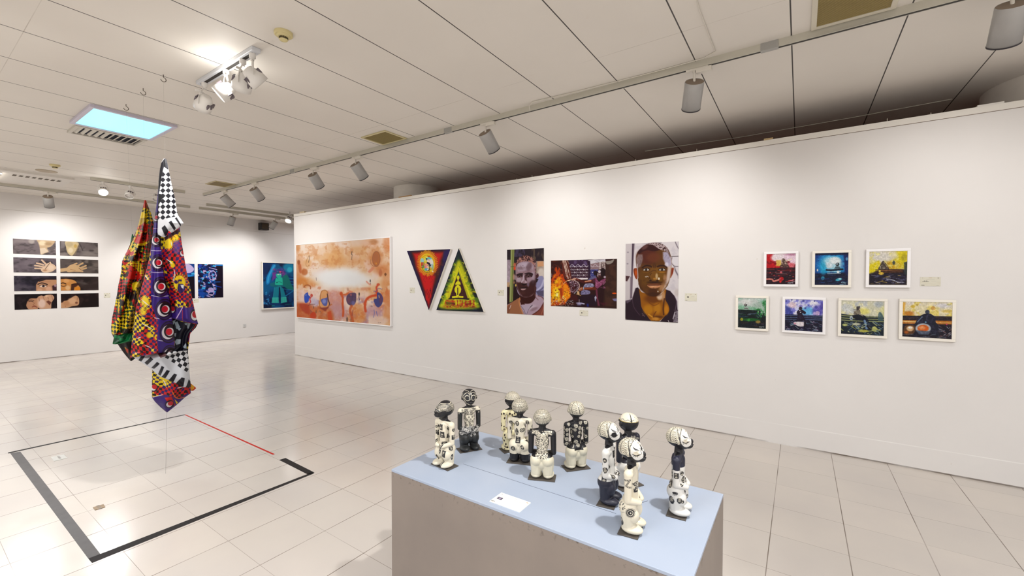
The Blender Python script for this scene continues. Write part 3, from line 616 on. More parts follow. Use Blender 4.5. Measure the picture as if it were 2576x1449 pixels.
# ---- the big orange canvas
def p_orange(p):
    p.wash((236, 216, 198), 420, .2, .5, 3, 1); p.c[:] = (228, 178, 128)
    p.wash((242, 218, 196), 260, .38, .6, 5); p.wash((226, 160, 98), 200, .52, .70, 9, .6); p.wash((236, 200, 182), 230, .5, .68, 14, .8); p.wash((214, 146, 80), 110, .60, .74, 21, .55)
    for x, y, rx, ry, c, a in ((300, 250, 220, 120, (244, 228, 212), .8), (820, 190, 260, 60, (240, 218, 205), .7), (1120, 200, 140, 60, (234, 186, 162), .6), (1340, 200, 60, 120, (214, 122, 60), .7),
                               (80, 260, 40, 60, (196, 112, 40), .8), (110, 560, 70, 200, (206, 118, 52), .6), (220, 480, 60, 60, (222, 160, 92), .8), (600, 420, 170, 90, (230, 176, 112), .8), (800, 450, 170, 90, (220, 158, 96), .7),
                               (1180, 400, 100, 130, (206, 120, 54), .85), (1150, 180, 60, 30, (178, 106, 50), .7), (1250, 560, 90, 70, (204, 114, 60), .6), (1330, 700, 60, 240, (214, 134, 76), .6),
                               (200, 740, 150, 60, (214, 126, 44), .9), (300, 760, 40, 50, (216, 106, 30), .8), (130, 850, 80, 60, (222, 150, 84), .6), (330, 720, 90, 60, (230, 170, 90), .5)):
        p.ell(x, y, rx, ry, c, min(rx, ry) * 1.1, a, tex=lambda Q: .55 + .6 * fbm(Q, 60, 4))
    p.wash((206, 92, 40), 70, .50, .68, 31, .55, box=(60, 800, 1400, 1330)); p.wash((150, 128, 176), 60, .54, .70, 33, .55, box=(300, 880, 1300, 1330)); p.wash((246, 226, 206), 50, .54, .70, 35, .55, box=(60, 760, 1400, 1330)); p.wash((176, 84, 30), 40, .56, .72, 37, .4, box=(60, 980, 900, 1330)); p.wash((200, 120, 60), 46, .54, .72, 39, .4, box=(60, 200, 1400, 560))
    p.ell(720, 690, 340, 130, (240, 240, 239), 190, 1); p.ell(620, 670, 300, 100, (243, 243, 242), 120, 1); p.ell(950, 700, 200, 80, (238, 236, 234), 130, .8)
    p.ell(130, 930, 60, 110, (238, 208, 200), 70, .8); p.ell(290, 900, 80, 80, (240, 216, 205), 70, .7); p.ell(1000, 900, 130, 60, (236, 200, 180), 70, .7)
    p.ell(600, 1000, 130, 160, (208, 148, 138), 120, .8); p.ell(650, 1150, 150, 120, (192, 144, 150), 110, .7); p.ell(300, 1020, 60, 70, (190, 180, 205), 60, .7)
    p.poly([(60, 1030), (230, 1040), (320, 1090), (345, 1250), (200, 1250), (60, 1230)], (192, 78, 20), 70, .85, True, lambda Q: .5 + .7 * fbm(Q, 50, 8))
    p.poly([(110, 1040), (230, 1050), (250, 1180), (140, 1130)], (176, 50, 16), 30, .75, True); p.ell(300, 1200, 45, 50, (200, 52, 8), 22, .85)
    p.poly([(330, 1090), (430, 1080), (560, 1120), (580, 1270), (380, 1250)], (196, 96, 34), 50, .8, True, lambda Q: .5 + .7 * fbm(Q, 40, 9)); p.poly([(500, 1150), (550, 1130), (575, 1270), (510, 1260)], (206, 70, 18), 22, .85)
    p.poly([(880, 1030), (1010, 1060), (1040, 1250), (880, 1300), (800, 1200)], (216, 128, 60), 80, .8, True, lambda Q: .5 + .7 * fbm(Q, 45, 3)); p.poly([(1290, 900), (1390, 930), (1390, 1300), (1290, 1180)], (216, 140, 84), 70, .7)
    p.ell(1150, 1130, 120, 90, (200, 152, 156), 90, .8); p.ell(1220, 1250, 130, 60, (232, 198, 180), 60, .8)
    p.ell(100, 470, 20, 34, (150, 72, 26), 14, .85); p.poly([(90, 500), (130, 500), (135, 610), (105, 600)], (190, 92, 44), 20, .8, True); p.ell(180, 600, 45, 45, (184, 92, 34), 26, .75)
    p.line([(240, 380), (215, 430), (200, 490), (215, 525), (250, 505)], 5, (150, 92, 30), al=.8); p.line([(248, 380), (246, 430), (236, 470)], 5, (50, 40, 36))
    for cx, cy, rx, ry in ((1186, 410, 54, 102),): p.ell(cx, cy, rx + 3, ry + 3, (130, 82, 70), 8, .9); p.ell(cx, cy, rx - 3, ry - 3, (190, 112, 58), 12, .95); p.ell(cx - 8, cy - 20, rx * .7, ry * .6, (176, 106, 66), 30, .8); p.ell(cx - 2, cy + 62, 8, 12, (226, 150, 50), 6, .9)
    p.line([(1110, 420), (1108, 470), (1150, 510), (1200, 515)], 6, (120, 70, 40), al=.6); p.poly([(1072, 580), (1140, 520), (1160, 540), (1100, 600)], (222, 136, 100), 14, .8, True)
    p.ell(1246, 600, 24, 50, (190, 108, 68), 16, .8); p.poly([(1296, 615), (1318, 596), (1335, 620), (1312, 650)], (110, 62, 30), 8, .85)
    p.line([(170, 810), (190, 785), (230, 780), (262, 800), (262, 830)], 16, (164, 82, 30), 10, .85); p.line([(180, 830), (235, 850), (240, 880)], 22, (240, 216, 180), 14, .8)
    p.poly([(200, 890), (225, 880), (232, 915), (250, 930), (262, 950), (240, 970), (235, 1000), (200, 1028), (178, 1010), (172, 950), (178, 910)], (36, 66, 176), 6, .97, True); p.ell(205, 970, 24, 40, (28, 80, 200), 14, .8); p.ell(196, 915, 14, 14, (120, 150, 220), 10, .6)
    p.ell(277, 922, 18, 24, (198, 66, 50), 6, .95); p.line([(268, 945), (252, 975), (262, 1010), (240, 1040)], 18, (200, 70, 60), 8, .9); p.line([(230, 1060), (270, 1045), (325, 1042)], 6, (92, 30, 18))
    p.poly([(405, 880), (430, 850), (490, 855), (512, 900), (520, 1000), (510, 1060), (460, 1090), (400, 1060), (385, 1000)], (222, 158, 96), 12, .9, True); p.line([(405, 1000), (400, 930), (425, 860), (480, 850), (510, 890)], 10, (176, 104, 40), 8, .9); p.line([(500, 900), (512, 980), (530, 1040), (500, 1090)], 16, (70, 34, 30), 8, .85); p.line([(385, 1000), (390, 1060), (440, 1110), (560, 1040)], 16, (188, 100, 36), 10, .8)
    p.poly([(412, 975), (470, 955), (500, 950), (502, 1020), (488, 1060), (455, 1064), (424, 1030)], (80, 88, 160), 6, .97, True); p.ell(455, 1000, 26, 30, (136, 146, 208), 20, .85); p.poly([(380, 1090), (520, 1080), (470, 1140)], (128, 40, 30), 20, .8)
    p.ell(695, 890, 22, 26, (206, 84, 34), 7, .95); p.line([(695, 900), (720, 960), (715, 1040), (725, 1130), (720, 1200)], 30, (204, 76, 22), 14, .85); p.line([(700, 910), (760, 900), (800, 880)], 22, (208, 90, 34), 12, .85); p.poly([(800, 840), (860, 860), (850, 890), (800, 880)], (226, 128, 96), 14, .8)
    p.ell(755, 985, 26, 50, (240, 205, 190), 14, .8); p.poly([(812, 885), (895, 880), (908, 930), (900, 1010), (850, 1055), (795, 1040), (768, 990), (772, 930)], (84, 60, 92), 6, .97, True); p.ell(860, 1020, 30, 30, (112, 104, 160), 20, .8); p.ell(800, 980, 18, 40, (120, 66, 84), 14, .7); p.line([(845, 890), (850, 950), (840, 1040)], 4, (46, 40, 90)); p.line([(775, 935), (840, 925), (905, 940)], 3, (60, 44, 80)); p.ell(833, 905, 12, 16, (176, 96, 90), 6, .8)
    p.line([(840, 1060), (820, 1120), (840, 1190), (860, 1270)], 34, (196, 84, 36), 18, .85); p.line([(860, 1120), (850, 1190)], 16, (150, 70, 60), 10, .7)
    p.ell(948, 895, 9, 22, (30, 26, 26)); p.line([(948, 900), (946, 940), (954, 975)], 7, (40, 34, 34)); p.line([(846, 315), (842, 350), (852, 365)], 8, (46, 42, 46)); p.line([(846, 380), (842, 425)], 6, (70, 56, 50)); p.ell(1103, 712, 7, 20, (30, 28, 30)); p.scribble(1103, 755, 14, 24, (70, 50, 50), 4)
    p.line([(1210, 770), (1190, 800), (1200, 850)], 26, (204, 66, 36), 8, .9); p.ell(1215, 760, 24, 18, (206, 84, 48), 8, .9); p.line([(1190, 860), (1200, 900), (1100, 930), (1045, 980), (1030, 1060), (1040, 1130)], 34, (208, 66, 20), 14, .88); p.line([(1050, 720), (1075, 745), (1105, 765)], 20, (226, 146, 122), 10, .85)
    p.line([(1150, 850), (1185, 855), (1215, 815), (1270, 822)], 8, (90, 92, 160), al=.85); p.poly([(1200, 870), (1245, 880), (1275, 920), (1285, 970), (1262, 1040), (1220, 1074), (1180, 1050), (1160, 1000), (1165, 960), (1195, 950)], (62, 62, 126), 6, .97, True); p.ell(1250, 960, 24, 60, (104, 56, 84), 18, .7); p.line([(1225, 910), (1230, 940)], 8, (240, 190, 130)); p.line([(1160, 965), (1158, 1000)], 9, (50, 60, 140))
    p.line([(1158, 1110), (1162, 1160), (1150, 1215)], 8, (96, 104, 172), al=.9); p.line([(1190, 1130), (1200, 1170), (1205, 1195)], 8, (96, 104, 172), al=.9); p.scribble(1125, 1058, 50, 20, (90, 70, 80), 3); p.scribble(1243, 1286, 40, 6, (60, 50, 50), 5)
    p.ell(778, 1245, 8, 30, (34, 22, 18)); p.line([(765, 1275), (790, 1270)], 7, (34, 22, 18)); p.line([(830, 1240), (836, 1285)], 6, (60, 40, 30)); p.line([(305, 1075), (302, 1100)], 7, (50, 46, 60)); p.line([(340, 1130), (338, 1165)], 6, (60, 44, 40)); p.scribble(400, 1150, 30, 50, (84, 74, 84), 9); p.scribble(270, 1150, 30, 50, (84, 74, 94), 8); p.line([(790, 815), (792, 850)], 4, (70, 50, 50)); p.line([(343, 675), (346, 715)], 5, (110, 90, 90))
artwork('painting', 'large orange and cream abstract painting with blue blots in white frame', 'painting', 'P', -8.885, -5.875, .815, 2.375,
        [(66, 236), (1372, 120), (1388, 1326), (66, 1224)], p_orange, 300, .016, .05, fm=M_FRAMEW, surf='canvas', lip=.006)

# ---- two triangular canvases
def tri_canvas(label, V3, Pref, painter, n=190, thick=.035):
    """V3: three (x,z) wall corners, Pref: the same corners in drawing units"""
    V3 = np.array(V3, float); Pref = np.array(Pref, float); o0 = V3.mean(0)
    t = thing('triangle_painting', label, 'painting', (o0[0], WALLY - .0005, o0[1]), group=None)
    area2 = (V3[1][0] - V3[0][0]) * (V3[2][1] - V3[0][1]) - (V3[1][1] - V3[0][1]) * (V3[2][0] - V3[0][0]); order = [0, 1, 2] if area2 > 0 else [0, 2, 1]
    b = MB(); q = [(V3[i][0] - o0[0], V3[i][1] - o0[1]) for i in order]
    vs = [(x, -d, z) for d in (0, thick) for x, z in q]; b.add(vs, [(0, 2, 1), (3, 4, 5), (0, 1, 4, 3), (1, 2, 5, 4), (2, 0, 3, 5)]); b.build('stretcher', M_FRAME, t)
    bc = []; idx = {}
    for i in range(n + 1):
        for j in range(n + 1 - i): idx[(i, j)] = len(bc); bc.append((1 - (i + j) / n, i / n, j / n))
    bc = np.array(bc); P = bc @ Pref; X = bc @ (V3 - o0); F = []
    for i in range(n):
        for j in range(n - i):
            F.append((idx[(i, j)], idx[(i + 1, j)], idx[(i, j + 1)]))
            if j < n - i - 1: F.append((idx[(i + 1, j)], idx[(i + 1, j + 1)], idx[(i, j + 1)]))
    if area2 < 0: F = [f[::-1] for f in F]
    me = bpy.data.meshes.new('canvas'); me.from_pydata(np.stack([X[:, 0], np.full(len(X), -thick - .0008), X[:, 1]], 1).tolist(), [], F)
    me.materials.append(M_OIL); p = Paint(P, (20, 14, 30)); p.aa = 7; painter(p); set_pigment(me, p.c, ART_GAIN * 1.05)
    o = bpy.data.objects.new('canvas', me); COL.objects.link(o); o.parent = t
    return t
def p_red(p):
    p.c[:] = (30, 10, 60); p.poly([(120, 180), (800, 150), (465, 1230)], (40, 8, 14), 70, 1); p.poly([(170, 215), (770, 190), (600, 560), (520, 900), (463, 1150), (380, 880), (290, 560)], (196, 14, 6), 90, 1)
    p.ell(450, 420, 220, 240, (214, 60, 8), 120, .9); p.poly([(560, 620), (660, 480), (700, 560), (600, 800), (560, 760)], (70, 30, 24), 50, .7); p.wash((150, 60, 20), 60, .5, .7, 3, .4, box=(540, 200, 760, 700)); p.poly([(760, 160), (880, 140), (860, 200), (780, 380), (740, 330)], (40, 26, 90), 40, .8)
    p.poly([(300, 600), (600, 640), (540, 900), (463, 1240), (380, 900)], (206, 8, 12), 70, .85)
    for k in range(44):
        a = 2 * math.pi * k / 44; c, s = math.cos(a), math.sin(a); r0, r1 = 1.06, 1.28 + .05 * (k % 3); cx, cy, rx, ry = 452, 400, 146, 178
        p.line([(cx + rx * r0 * c, cy + ry * r0 * s), (cx + rx * r1 * c, cy + ry * r1 * s)], 15 + 7 * abs(s), (222, 170, 16), 7, .75, sm=False)
        if s < .2: p.line([(cx + rx * (r1 - .02) * math.cos(a + .07), cy + ry * (r1 - .02) * math.sin(a + .07)), (cx + rx * (r1 + .09) * math.cos(a + .07), cy + ry * (r1 + .09) * math.sin(a + .07))], 9, (84, 20, 8), 6, .7, sm=False)
    p.ell(452, 400, 148, 182, (232, 196, 14), 8); p.ell(448, 420, 118, 150, (216, 200, 30), 16); p.line([(350, 300), (420, 250), (500, 250), (560, 310), (580, 400)], 12, (200, 130, 14), 8, .8)
    p.poly([(450, 255), (500, 262), (530, 295), (470, 285)], (190, 50, 10), 6, .9); p.ell(352, 355, 36, 50, (150, 200, 205), 12, .95); p.ell(372, 420, 30, 40, (176, 120, 60), 12, .95); p.ell(345, 440, 22, 60, (196, 60, 40), 8, .95); p.ell(370, 470, 30, 30, (90, 130, 60), 10, .8); p.ell(485, 320, 60, 34, (90, 186, 196), 8, .95); p.ell(440, 320, 18, 22, (40, 60, 50), 6, .9); p.ell(530, 400, 40, 80, (226, 222, 216), 12, .97); p.ell(480, 355, 40, 28, (236, 214, 204), 10); p.ell(548, 470, 24, 60, (120, 180, 180), 12, .7)
    p.ell(440, 450, 46, 58, (232, 170, 120), 10); p.ell(425, 475, 34, 28, (220, 120, 140), 8, .9); p.ell(455, 480, 20, 40, (240, 190, 160), 8, .9); p.ell(435, 520, 44, 26, (80, 160, 190), 7, .95); p.ell(460, 520, 14, 12, (226, 220, 220), 5); p.dabs(26, (340, 280, 560, 560), [(230, 120, 40), (60, 140, 180), (240, 240, 220), (190, 40, 40), (50, 60, 60)], 6, 2, .6, 2, 2, .8)
    p.poly([(442, 378), (480, 385), (505, 405), (510, 425), (524, 440), (505, 470), (500, 510), (480, 550), (465, 545), (488, 500), (492, 450), (470, 420), (440, 405)], (34, 8, 34), 4, 1); p.poly([(440, 375), (475, 380), (505, 400), (498, 420), (462, 410)], (34, 8, 34), 4, 1)
    p.line([(345, 480), (375, 540), (430, 575), (500, 565)], 9, (40, 50, 40), 6, .8)
    for sg in (-1, 1): p.line([(460 + sg * 90, 640), (460 + sg * 70, 680), (460 + sg * 90, 720), (460 + sg * 50, 760)], 8, (130, 6, 4), 8, .7); p.line([(460 + sg * 25, 610), (460 + sg * 45, 650), (460 + sg * 20, 700)], 9, (116, 8, 4), 7, .75)
    for pts in ([(360, 880), (400, 940), (390, 1000), (420, 1060)], [(505, 870), (500, 940), (520, 1010), (490, 1100)], [(440, 900), (430, 960), (455, 1010), (440, 1080)], [(460, 940), (480, 1000), (465, 1060)]): p.line(pts, 12, (90, 4, 10), 12, .75)
    p.ell(497, 915, 12, 14, (60, 4, 10), 8, .9); p.ell(430, 1060, 26, 50, (216, 12, 20), 26, .8); p.ell(500, 1010, 16, 40, (206, 12, 20), 20, .8)
def p_green(p):
    p.c[:] = (14, 20, 44); p.poly([(1046, 200), (1400, 1210), (1300, 1290), (700, 1270), (680, 1210)], (24, 56, 34), 120, 1); p.wash((16, 60, 70), 200, .5, .7, 4, .5, box=(600, 500, 900, 1300)); p.poly([(1048, 130), (1110, 300), (1530, 1320), (1440, 1320), (1080, 330)], (10, 14, 24), 60, .9)
    p.poly([(1046, 340), (1110, 400), (1230, 700), (1360, 1100), (1420, 1250), (710, 1250), (760, 1060), (880, 740), (990, 430)], (208, 208, 14), 90, .95, True)
    p.wash((120, 170, 20), 60, .52, .68, 8, .6, box=(700, 380, 1440, 1250)); p.wash((240, 232, 20), 40, .55, .7, 12, .7, box=(700, 380, 1440, 1230)); p.wash((40, 96, 60), 70, .6, .72, 17, .5, box=(780, 600, 1330, 1100))
    p.dabs(40, (800, 420, 1300, 820), [(90, 120, 20), (60, 100, 40), (150, 160, 20)], 5, 5, 1, 3, 3, .5)
    p.poly([(1046, 445), (1300, 1060), (830, 1060)], (232, 226, 24), 18, 1); p.poly([(1046, 500), (1270, 1065), (850, 1070)], (120, 130, 16), 10, .8); p.poly([(1048, 545), (1250, 1075), (1200, 1085), (860, 1075)], (58, 14, 22), 8, 1)
    p.poly([(1048, 545), (1085, 640), (1015, 640)], (30, 60, 50), 20, 1); p.dabs(300, (880, 660, 1230, 1055), [(126, 70, 24)], 3.5, 9, 0, 6, 1.2, .6)
    p.poly([(1050, 550), (870, 1075), (835, 1065), (1046, 470)], (222, 214, 20), 6, .9); p.poly([(1046, 470), (1262, 1060), (1236, 1075), (1050, 550)], (196, 190, 20), 6, .9); p.poly([(860, 1060), (1270, 1070), (1255, 1098), (1100, 1085), (850, 1080)], (22, 10, 16), 6, .95)
    Y = (232, 222, 22)
    p.ell(1045, 668, 26, 42, Y); p.poly([(1034, 700), (1056, 700), (1054, 735), (1078, 750), (1094, 780), (1090, 812), (1066, 800), (1056, 812), (1090, 840), (1108, 890), (1098, 950), (1075, 975), (1062, 1010), (1070, 1018), (1150, 1026), (1150, 1056), (1048, 1050), (930, 1058), (930, 1022), (1010, 1018), (1016, 1005), (1010, 970), (980, 930), (976, 880), (1000, 830), (1030, 812), (1018, 800), (1000, 812), (990, 785), (1008, 752), (1034, 735)], Y, 5)
    p.poly([(1030, 860), (1050, 860), (1052, 1000), (1032, 1000)], (40, 10, 20), 4); p.line([(1046, 880), (1034, 900), (1048, 925), (1034, 950), (1048, 975)], 5, (140, 100, 20)); p.line([(1020, 806), (1034, 796)], 5, (50, 20, 20)); p.line([(1056, 796), (1072, 808)], 5, (50, 20, 20)); p.line([(1048, 1020), (1048, 1050)], 6, (80, 40, 20))
    p.poly([(800, 1090), (980, 1090), (1010, 1110), (1000, 1180), (1290, 1110), (1400, 1240), (760, 1250)], (190, 66, 20), 24, .75, False, lambda Q: .35 + .9 * step(.4, .6, fbm(Q, 36, 5)))
    p.poly([(800, 1130), (990, 1150), (1000, 1180), (820, 1190)], (96, 66, 26), 10, .8); p.line([(830, 1110), (900, 1125), (990, 1120)], 16, (206, 40, 20), 6, .8); p.line([(820, 940), (870, 935)], 9, (170, 40, 20)); p.line([(870, 950), (850, 1060)], 12, (214, 180, 20)); p.poly([(990, 1080), (1110, 1090), (1110, 1190), (1000, 1190)], (222, 206, 20), 14, .7)
    for x, w in ((1040, 16), (1130, 20), (1200, 24), (1285, 22), (1350, 22), (1090, 12)): p.ell(x, 1112, 9, 12, (150, 20, 14), 5); p.poly([(x - w * .6, 1125), (x + w * .7, 1125), (x + w * .3, 1160), (x + w * .9, 1205), (x - w * .9, 1205), (x - w * .2, 1160)], (172, 30, 18), 6, .95); p.line([(x - w * .5, 1130), (x - w * 1.2, 1100)], 6, (172, 30, 18)); p.line([(x + w * .5, 1130), (x + w * 1.2, 1105)], 6, (172, 30, 18))
    p.wash((206, 150, 20), 24, .5, .6, 6, .8, box=(740, 1200, 1400, 1265), sx=.4); p.wash((110, 20, 14), 26, .56, .66, 11, .7, box=(780, 1150, 1380, 1245), sx=.4); p.line([(760, 1215), (1000, 1200), (1380, 1235)], 5, (90, 40, 20), al=.6); p.scribble(1370, 1275, 90, 10, (90, 120, 90), 3, 9, 4)
tri_canvas('inverted triangular red painting with a yellow sun, left of the green triangle', [(-5.475, 2.115), (-4.495, 2.105), (-4.965, 1.135)], [(46, 168), (886, 132), (463, 1294)], p_red)
tri_canvas('upright triangular green and yellow painting with a seated silhouette', [(-4.326, 2.112), (-3.845, 1.157), (-4.800, 1.146)], [(1047, 106), (1532, 1328), (608, 1292)], p_green)

# ---- portrait with sunlit lilac skin
def hair(p, pts, col, dark, seed, s=9):
    p.poly(pts, dark, 8, 1, True); p.poly(pts, col, 8, 1, True, lambda Q: step(.35, .65, fbm(Q, s, seed, 2)))
def p_portA(p):
    p.c[:] = (44, 30, 34); p.poly([(90, 100), (820, 70), (820, 345), (90, 320)], (38, 26, 34), 10); p.wash((70, 60, 90), 60, .5, .68, 3, .8, box=(230, 80, 560, 240), sy=.5); p.wash((110, 92, 70), 60, .5, .7, 5, .7, box=(560, 80, 820, 330), sy=.3)
    p.poly([(80, 300), (165, 300), (165, 780), (80, 830)], (196, 176, 190), 24, 1, False, lambda Q: .5 + .6 * fbm(Q, 60, 2)); p.poly([(80, 740), (140, 740), (140, 840), (80, 840)], (190, 150, 110), 24, .9); p.poly([(80, 830), (330, 850), (340, 1100), (80, 1180)], (34, 8, 14), 20)
    p.poly([(160, 100), (232, 95), (222, 400), (205, 1110), (135, 1140), (142, 820), (160, 400)], (140, 148, 84), 6); p.line([(205, 110), (200, 420), (190, 900), (180, 1100)], 22, (96, 100, 40), 18, .7); p.line([(170, 120), (165, 600), (158, 1100)], 16, (176, 182, 120), 14, .6); p.line([(160, 440), (225, 430)], 12, (80, 70, 40), al=.8)
    p.ell(240, 470, 26, 34, (210, 70, 30), 12); p.ell(240, 400, 26, 40, (214, 110, 80), 20, .8); p.ell(225, 640, 24, 60, (196, 150, 120), 24, .8); p.ell(225, 745, 24, 24, (150, 110, 80), 14, .8); p.ell(262, 800, 16, 24, (230, 190, 90), 10, .9)
    p.poly([(660, 330), (820, 330), (820, 1010), (660, 700)], (196, 176, 160), 20, 1, False, lambda Q: .6 + .5 * fbm(Q, 70, 7)); p.poly([(680, 340), (800, 335), (810, 430), (690, 440)], (216, 150, 100), 24, .8); p.ell(760, 560, 60, 90, (214, 200, 190), 40, .9)
    p.poly([(640, 700), (760, 620), (815, 700), (815, 1040), (650, 960)], (142, 138, 176), 14, 1, True); p.line([(810, 700), (760, 830), (680, 900)], 30, (196, 192, 222), 22, .8); p.line([(660, 930), (740, 900), (815, 830)], 22, (80, 74, 110), 18, .8); p.poly([(660, 930), (815, 900), (815, 1030), (700, 1000)], (70, 60, 86), 16, .8)
    # body, shirt
    p.poly([(80, 1190), (330, 1050), (400, 1100), (640, 960), (700, 1010), (815, 1070), (815, 1400), (80, 1380)], (176, 150, 166), 8); p.poly([(80, 1200), (300, 1060), (360, 1030), (345, 1130), (360, 1220), (420, 1390), (80, 1380)], (156, 100, 66), 6); p.poly([(80, 1230), (160, 1170), (170, 1200), (120, 1380), (80, 1380)], (120, 66, 50), 22, .7); p.line([(165, 1190), (140, 1260)], 14, (236, 210, 200), 8, .8); p.line([(345, 1040), (325, 1110), (350, 1230), (410, 1380)], 18, (196, 130, 80), 10, .9); p.line([(370, 1100), (380, 1220), (440, 1380)], 18, (96, 44, 30), 12, .7)
    p.poly([(815, 1130), (815, 1400), (560, 1390), (720, 1290)], (130, 66, 52), 8); p.line([(815, 1140), (730, 1280), (600, 1380)], 20, (92, 40, 30), 12, .9); p.line([(815, 1230), (760, 1380)], 14, (176, 104, 80), 10, .8); p.line([(700, 1010), (780, 1040), (815, 1100)], 14, (116, 60, 46), 8)
    p.ell(560, 1240, 110, 60, (196, 176, 190), 60, .8); p.poly([(345, 1190), (560, 1180), (470, 1380), (440, 1380)], (178, 160, 180), 18, .9); p.ell(620, 1270, 80, 30, (120, 86, 96), 30, .6, rot=-.4); p.line([(350, 1200), (420, 1280), (455, 1375)], 5, (40, 30, 44)); p.line([(590, 1190), (520, 1270), (475, 1375)], 5, (40, 30, 44)); p.line([(585, 1192), (545, 1235)], 12, (30, 22, 30))
    # neck
    p.poly([(345, 930), (640, 820), (650, 960), (640, 1060), (560, 1150), (440, 1160), (380, 1120)], (54, 14, 10), 14, 1, True); p.line([(640, 860), (640, 1010), (700, 1090)], 16, (110, 70, 70), 14, .7); p.poly([(360, 1060), (420, 1130), (440, 1180), (370, 1180), (345, 1120)], (60, 18, 12), 12)
    # head
    face = [(265, 420), (290, 360), (400, 330), (520, 330), (610, 380), (655, 480), (655, 620), (648, 760), (640, 900), (590, 1000), (480, 1040), (380, 1020), (320, 930), (285, 830), (262, 700), (258, 560)]
    p.poly(face, (150, 118, 126), 6, 1, True)
    p.poly([(300, 360), (420, 335), (560, 345), (620, 430), (600, 500), (300, 540), (270, 430)], (168, 146, 160), 40, .95); p.ell(430, 400, 90, 40, (190, 172, 188), 50, .8); p.ell(520, 440, 50, 90, (104, 76, 84), 44, .8, rot=.3); p.ell(350, 470, 60, 26, (120, 92, 100), 30, .6); p.wash((100, 72, 78), 24, .5, .75, 4, .35, box=(290, 400, 620, 600))
    p.poly([(640, 560), (655, 760), (640, 950), (520, 1040), (400, 1035), (330, 940), (290, 840), (270, 740), (350, 740), (460, 800), (560, 740)], (58, 22, 20), 50, .97); p.ell(600, 640, 40, 110, (176, 156, 170), 40, .85); p.ell(540, 690, 60, 36, (156, 128, 142), 34, .85); p.ell(320, 690, 44, 50, (176, 156, 166), 30, .9); p.ell(600, 760, 60, 60, (50, 26, 30), 40, .7)
    p.poly([(275, 600), (320, 572), (390, 568), (400, 600), (390, 640), (300, 650)], (44, 20, 24), 18, .95); p.poly([(440, 600), (480, 570), (560, 560), (600, 590), (580, 640), (460, 650)], (44, 20, 24), 18, .95); p.line([(278, 598), (330, 575), (395, 572)], 18, (30, 12, 16), 10); p.line([(440, 575), (520, 560), (590, 580)], 18, (30, 12, 16), 10)
    p.line([(300, 632), (335, 622), (370, 636)], 12, (126, 86, 84), 8, .9); p.ell(336, 630, 11, 8, (24, 12, 16), 4); p.line([(475, 628), (512, 618), (548, 634)], 12, (126, 86, 84), 8, .9); p.ell(512, 625, 11, 8, (24, 12, 16), 4); p.ell(508, 600, 8, 5, (196, 150, 150), 5, .8)
    p.poly([(405, 600), (430, 610), (425, 700), (370, 755), (362, 735), (395, 680)], (190, 170, 182), 12, .95); p.poly([(440, 700), (480, 735), (470, 762), (440, 755)], (186, 160, 170), 10, .9); p.poly([(362, 758), (420, 770), (485, 762), (470, 800), (400, 805)], (26, 6, 8), 12, .95); p.poly([(425, 610), (470, 640), (480, 720), (440, 700)], (66, 34, 40), 18, .85)
    p.ell(505, 790, 22, 40, (120, 100, 120), 18, .8); p.poly([(350, 850), (410, 830), (500, 840), (470, 866), (420, 860), (360, 866)], (40, 14, 16), 8); p.poly([(356, 868), (420, 864), (470, 866), (440, 890), (400, 898), (365, 890)], (190, 150, 150), 8, .95); p.line([(352, 858), (420, 860), (492, 850)], 8, (24, 4, 8)); p.ell(400, 950, 50, 30, (76, 36, 32), 30, .7)
    p.poly([(268, 840), (300, 900), (340, 980), (350, 1010), (300, 950)], (176, 160, 180), 12, .9)
    p.poly([(655, 590), (695, 565), (712, 600), (700, 650), (660, 665)], (66, 30, 34), 6, 1, True); p.line([(660, 595), (698, 570), (710, 600)], 8, (176, 150, 160), al=.9); p.poly([(650, 665), (708, 680), (680, 740), (650, 760)], (40, 20, 26), 8); p.poly([(235, 600), (262, 610), (262, 700), (238, 680)], (150, 128, 136), 8, .9)
    hair(p, [(268, 400), (268, 350), (300, 290), (350, 245), (420, 220), (480, 215), (560, 245), (620, 300), (655, 380), (662, 480), (655, 560), (636, 520), (610, 410), (570, 365), (500, 335), (400, 335), (330, 360), (285, 400), (270, 470)], (178, 124, 112), (58, 32, 34), 3, 15)
    p.ell(640, 440, 24, 90, (150, 124, 134), 20, .5); p.line([(262, 420), (262, 520), (266, 560)], 12, (160, 140, 150), 8, .7)
artwork('photograph', 'tall print of a young man with lilac sunlit face, first of three prints', 'photograph', 'P', -3.449, -2.848, 1.152, 2.056,
        [(88, 105), (810, 78), (812, 1398), (88, 1352)], p_portA, 150, surf='print_surface')

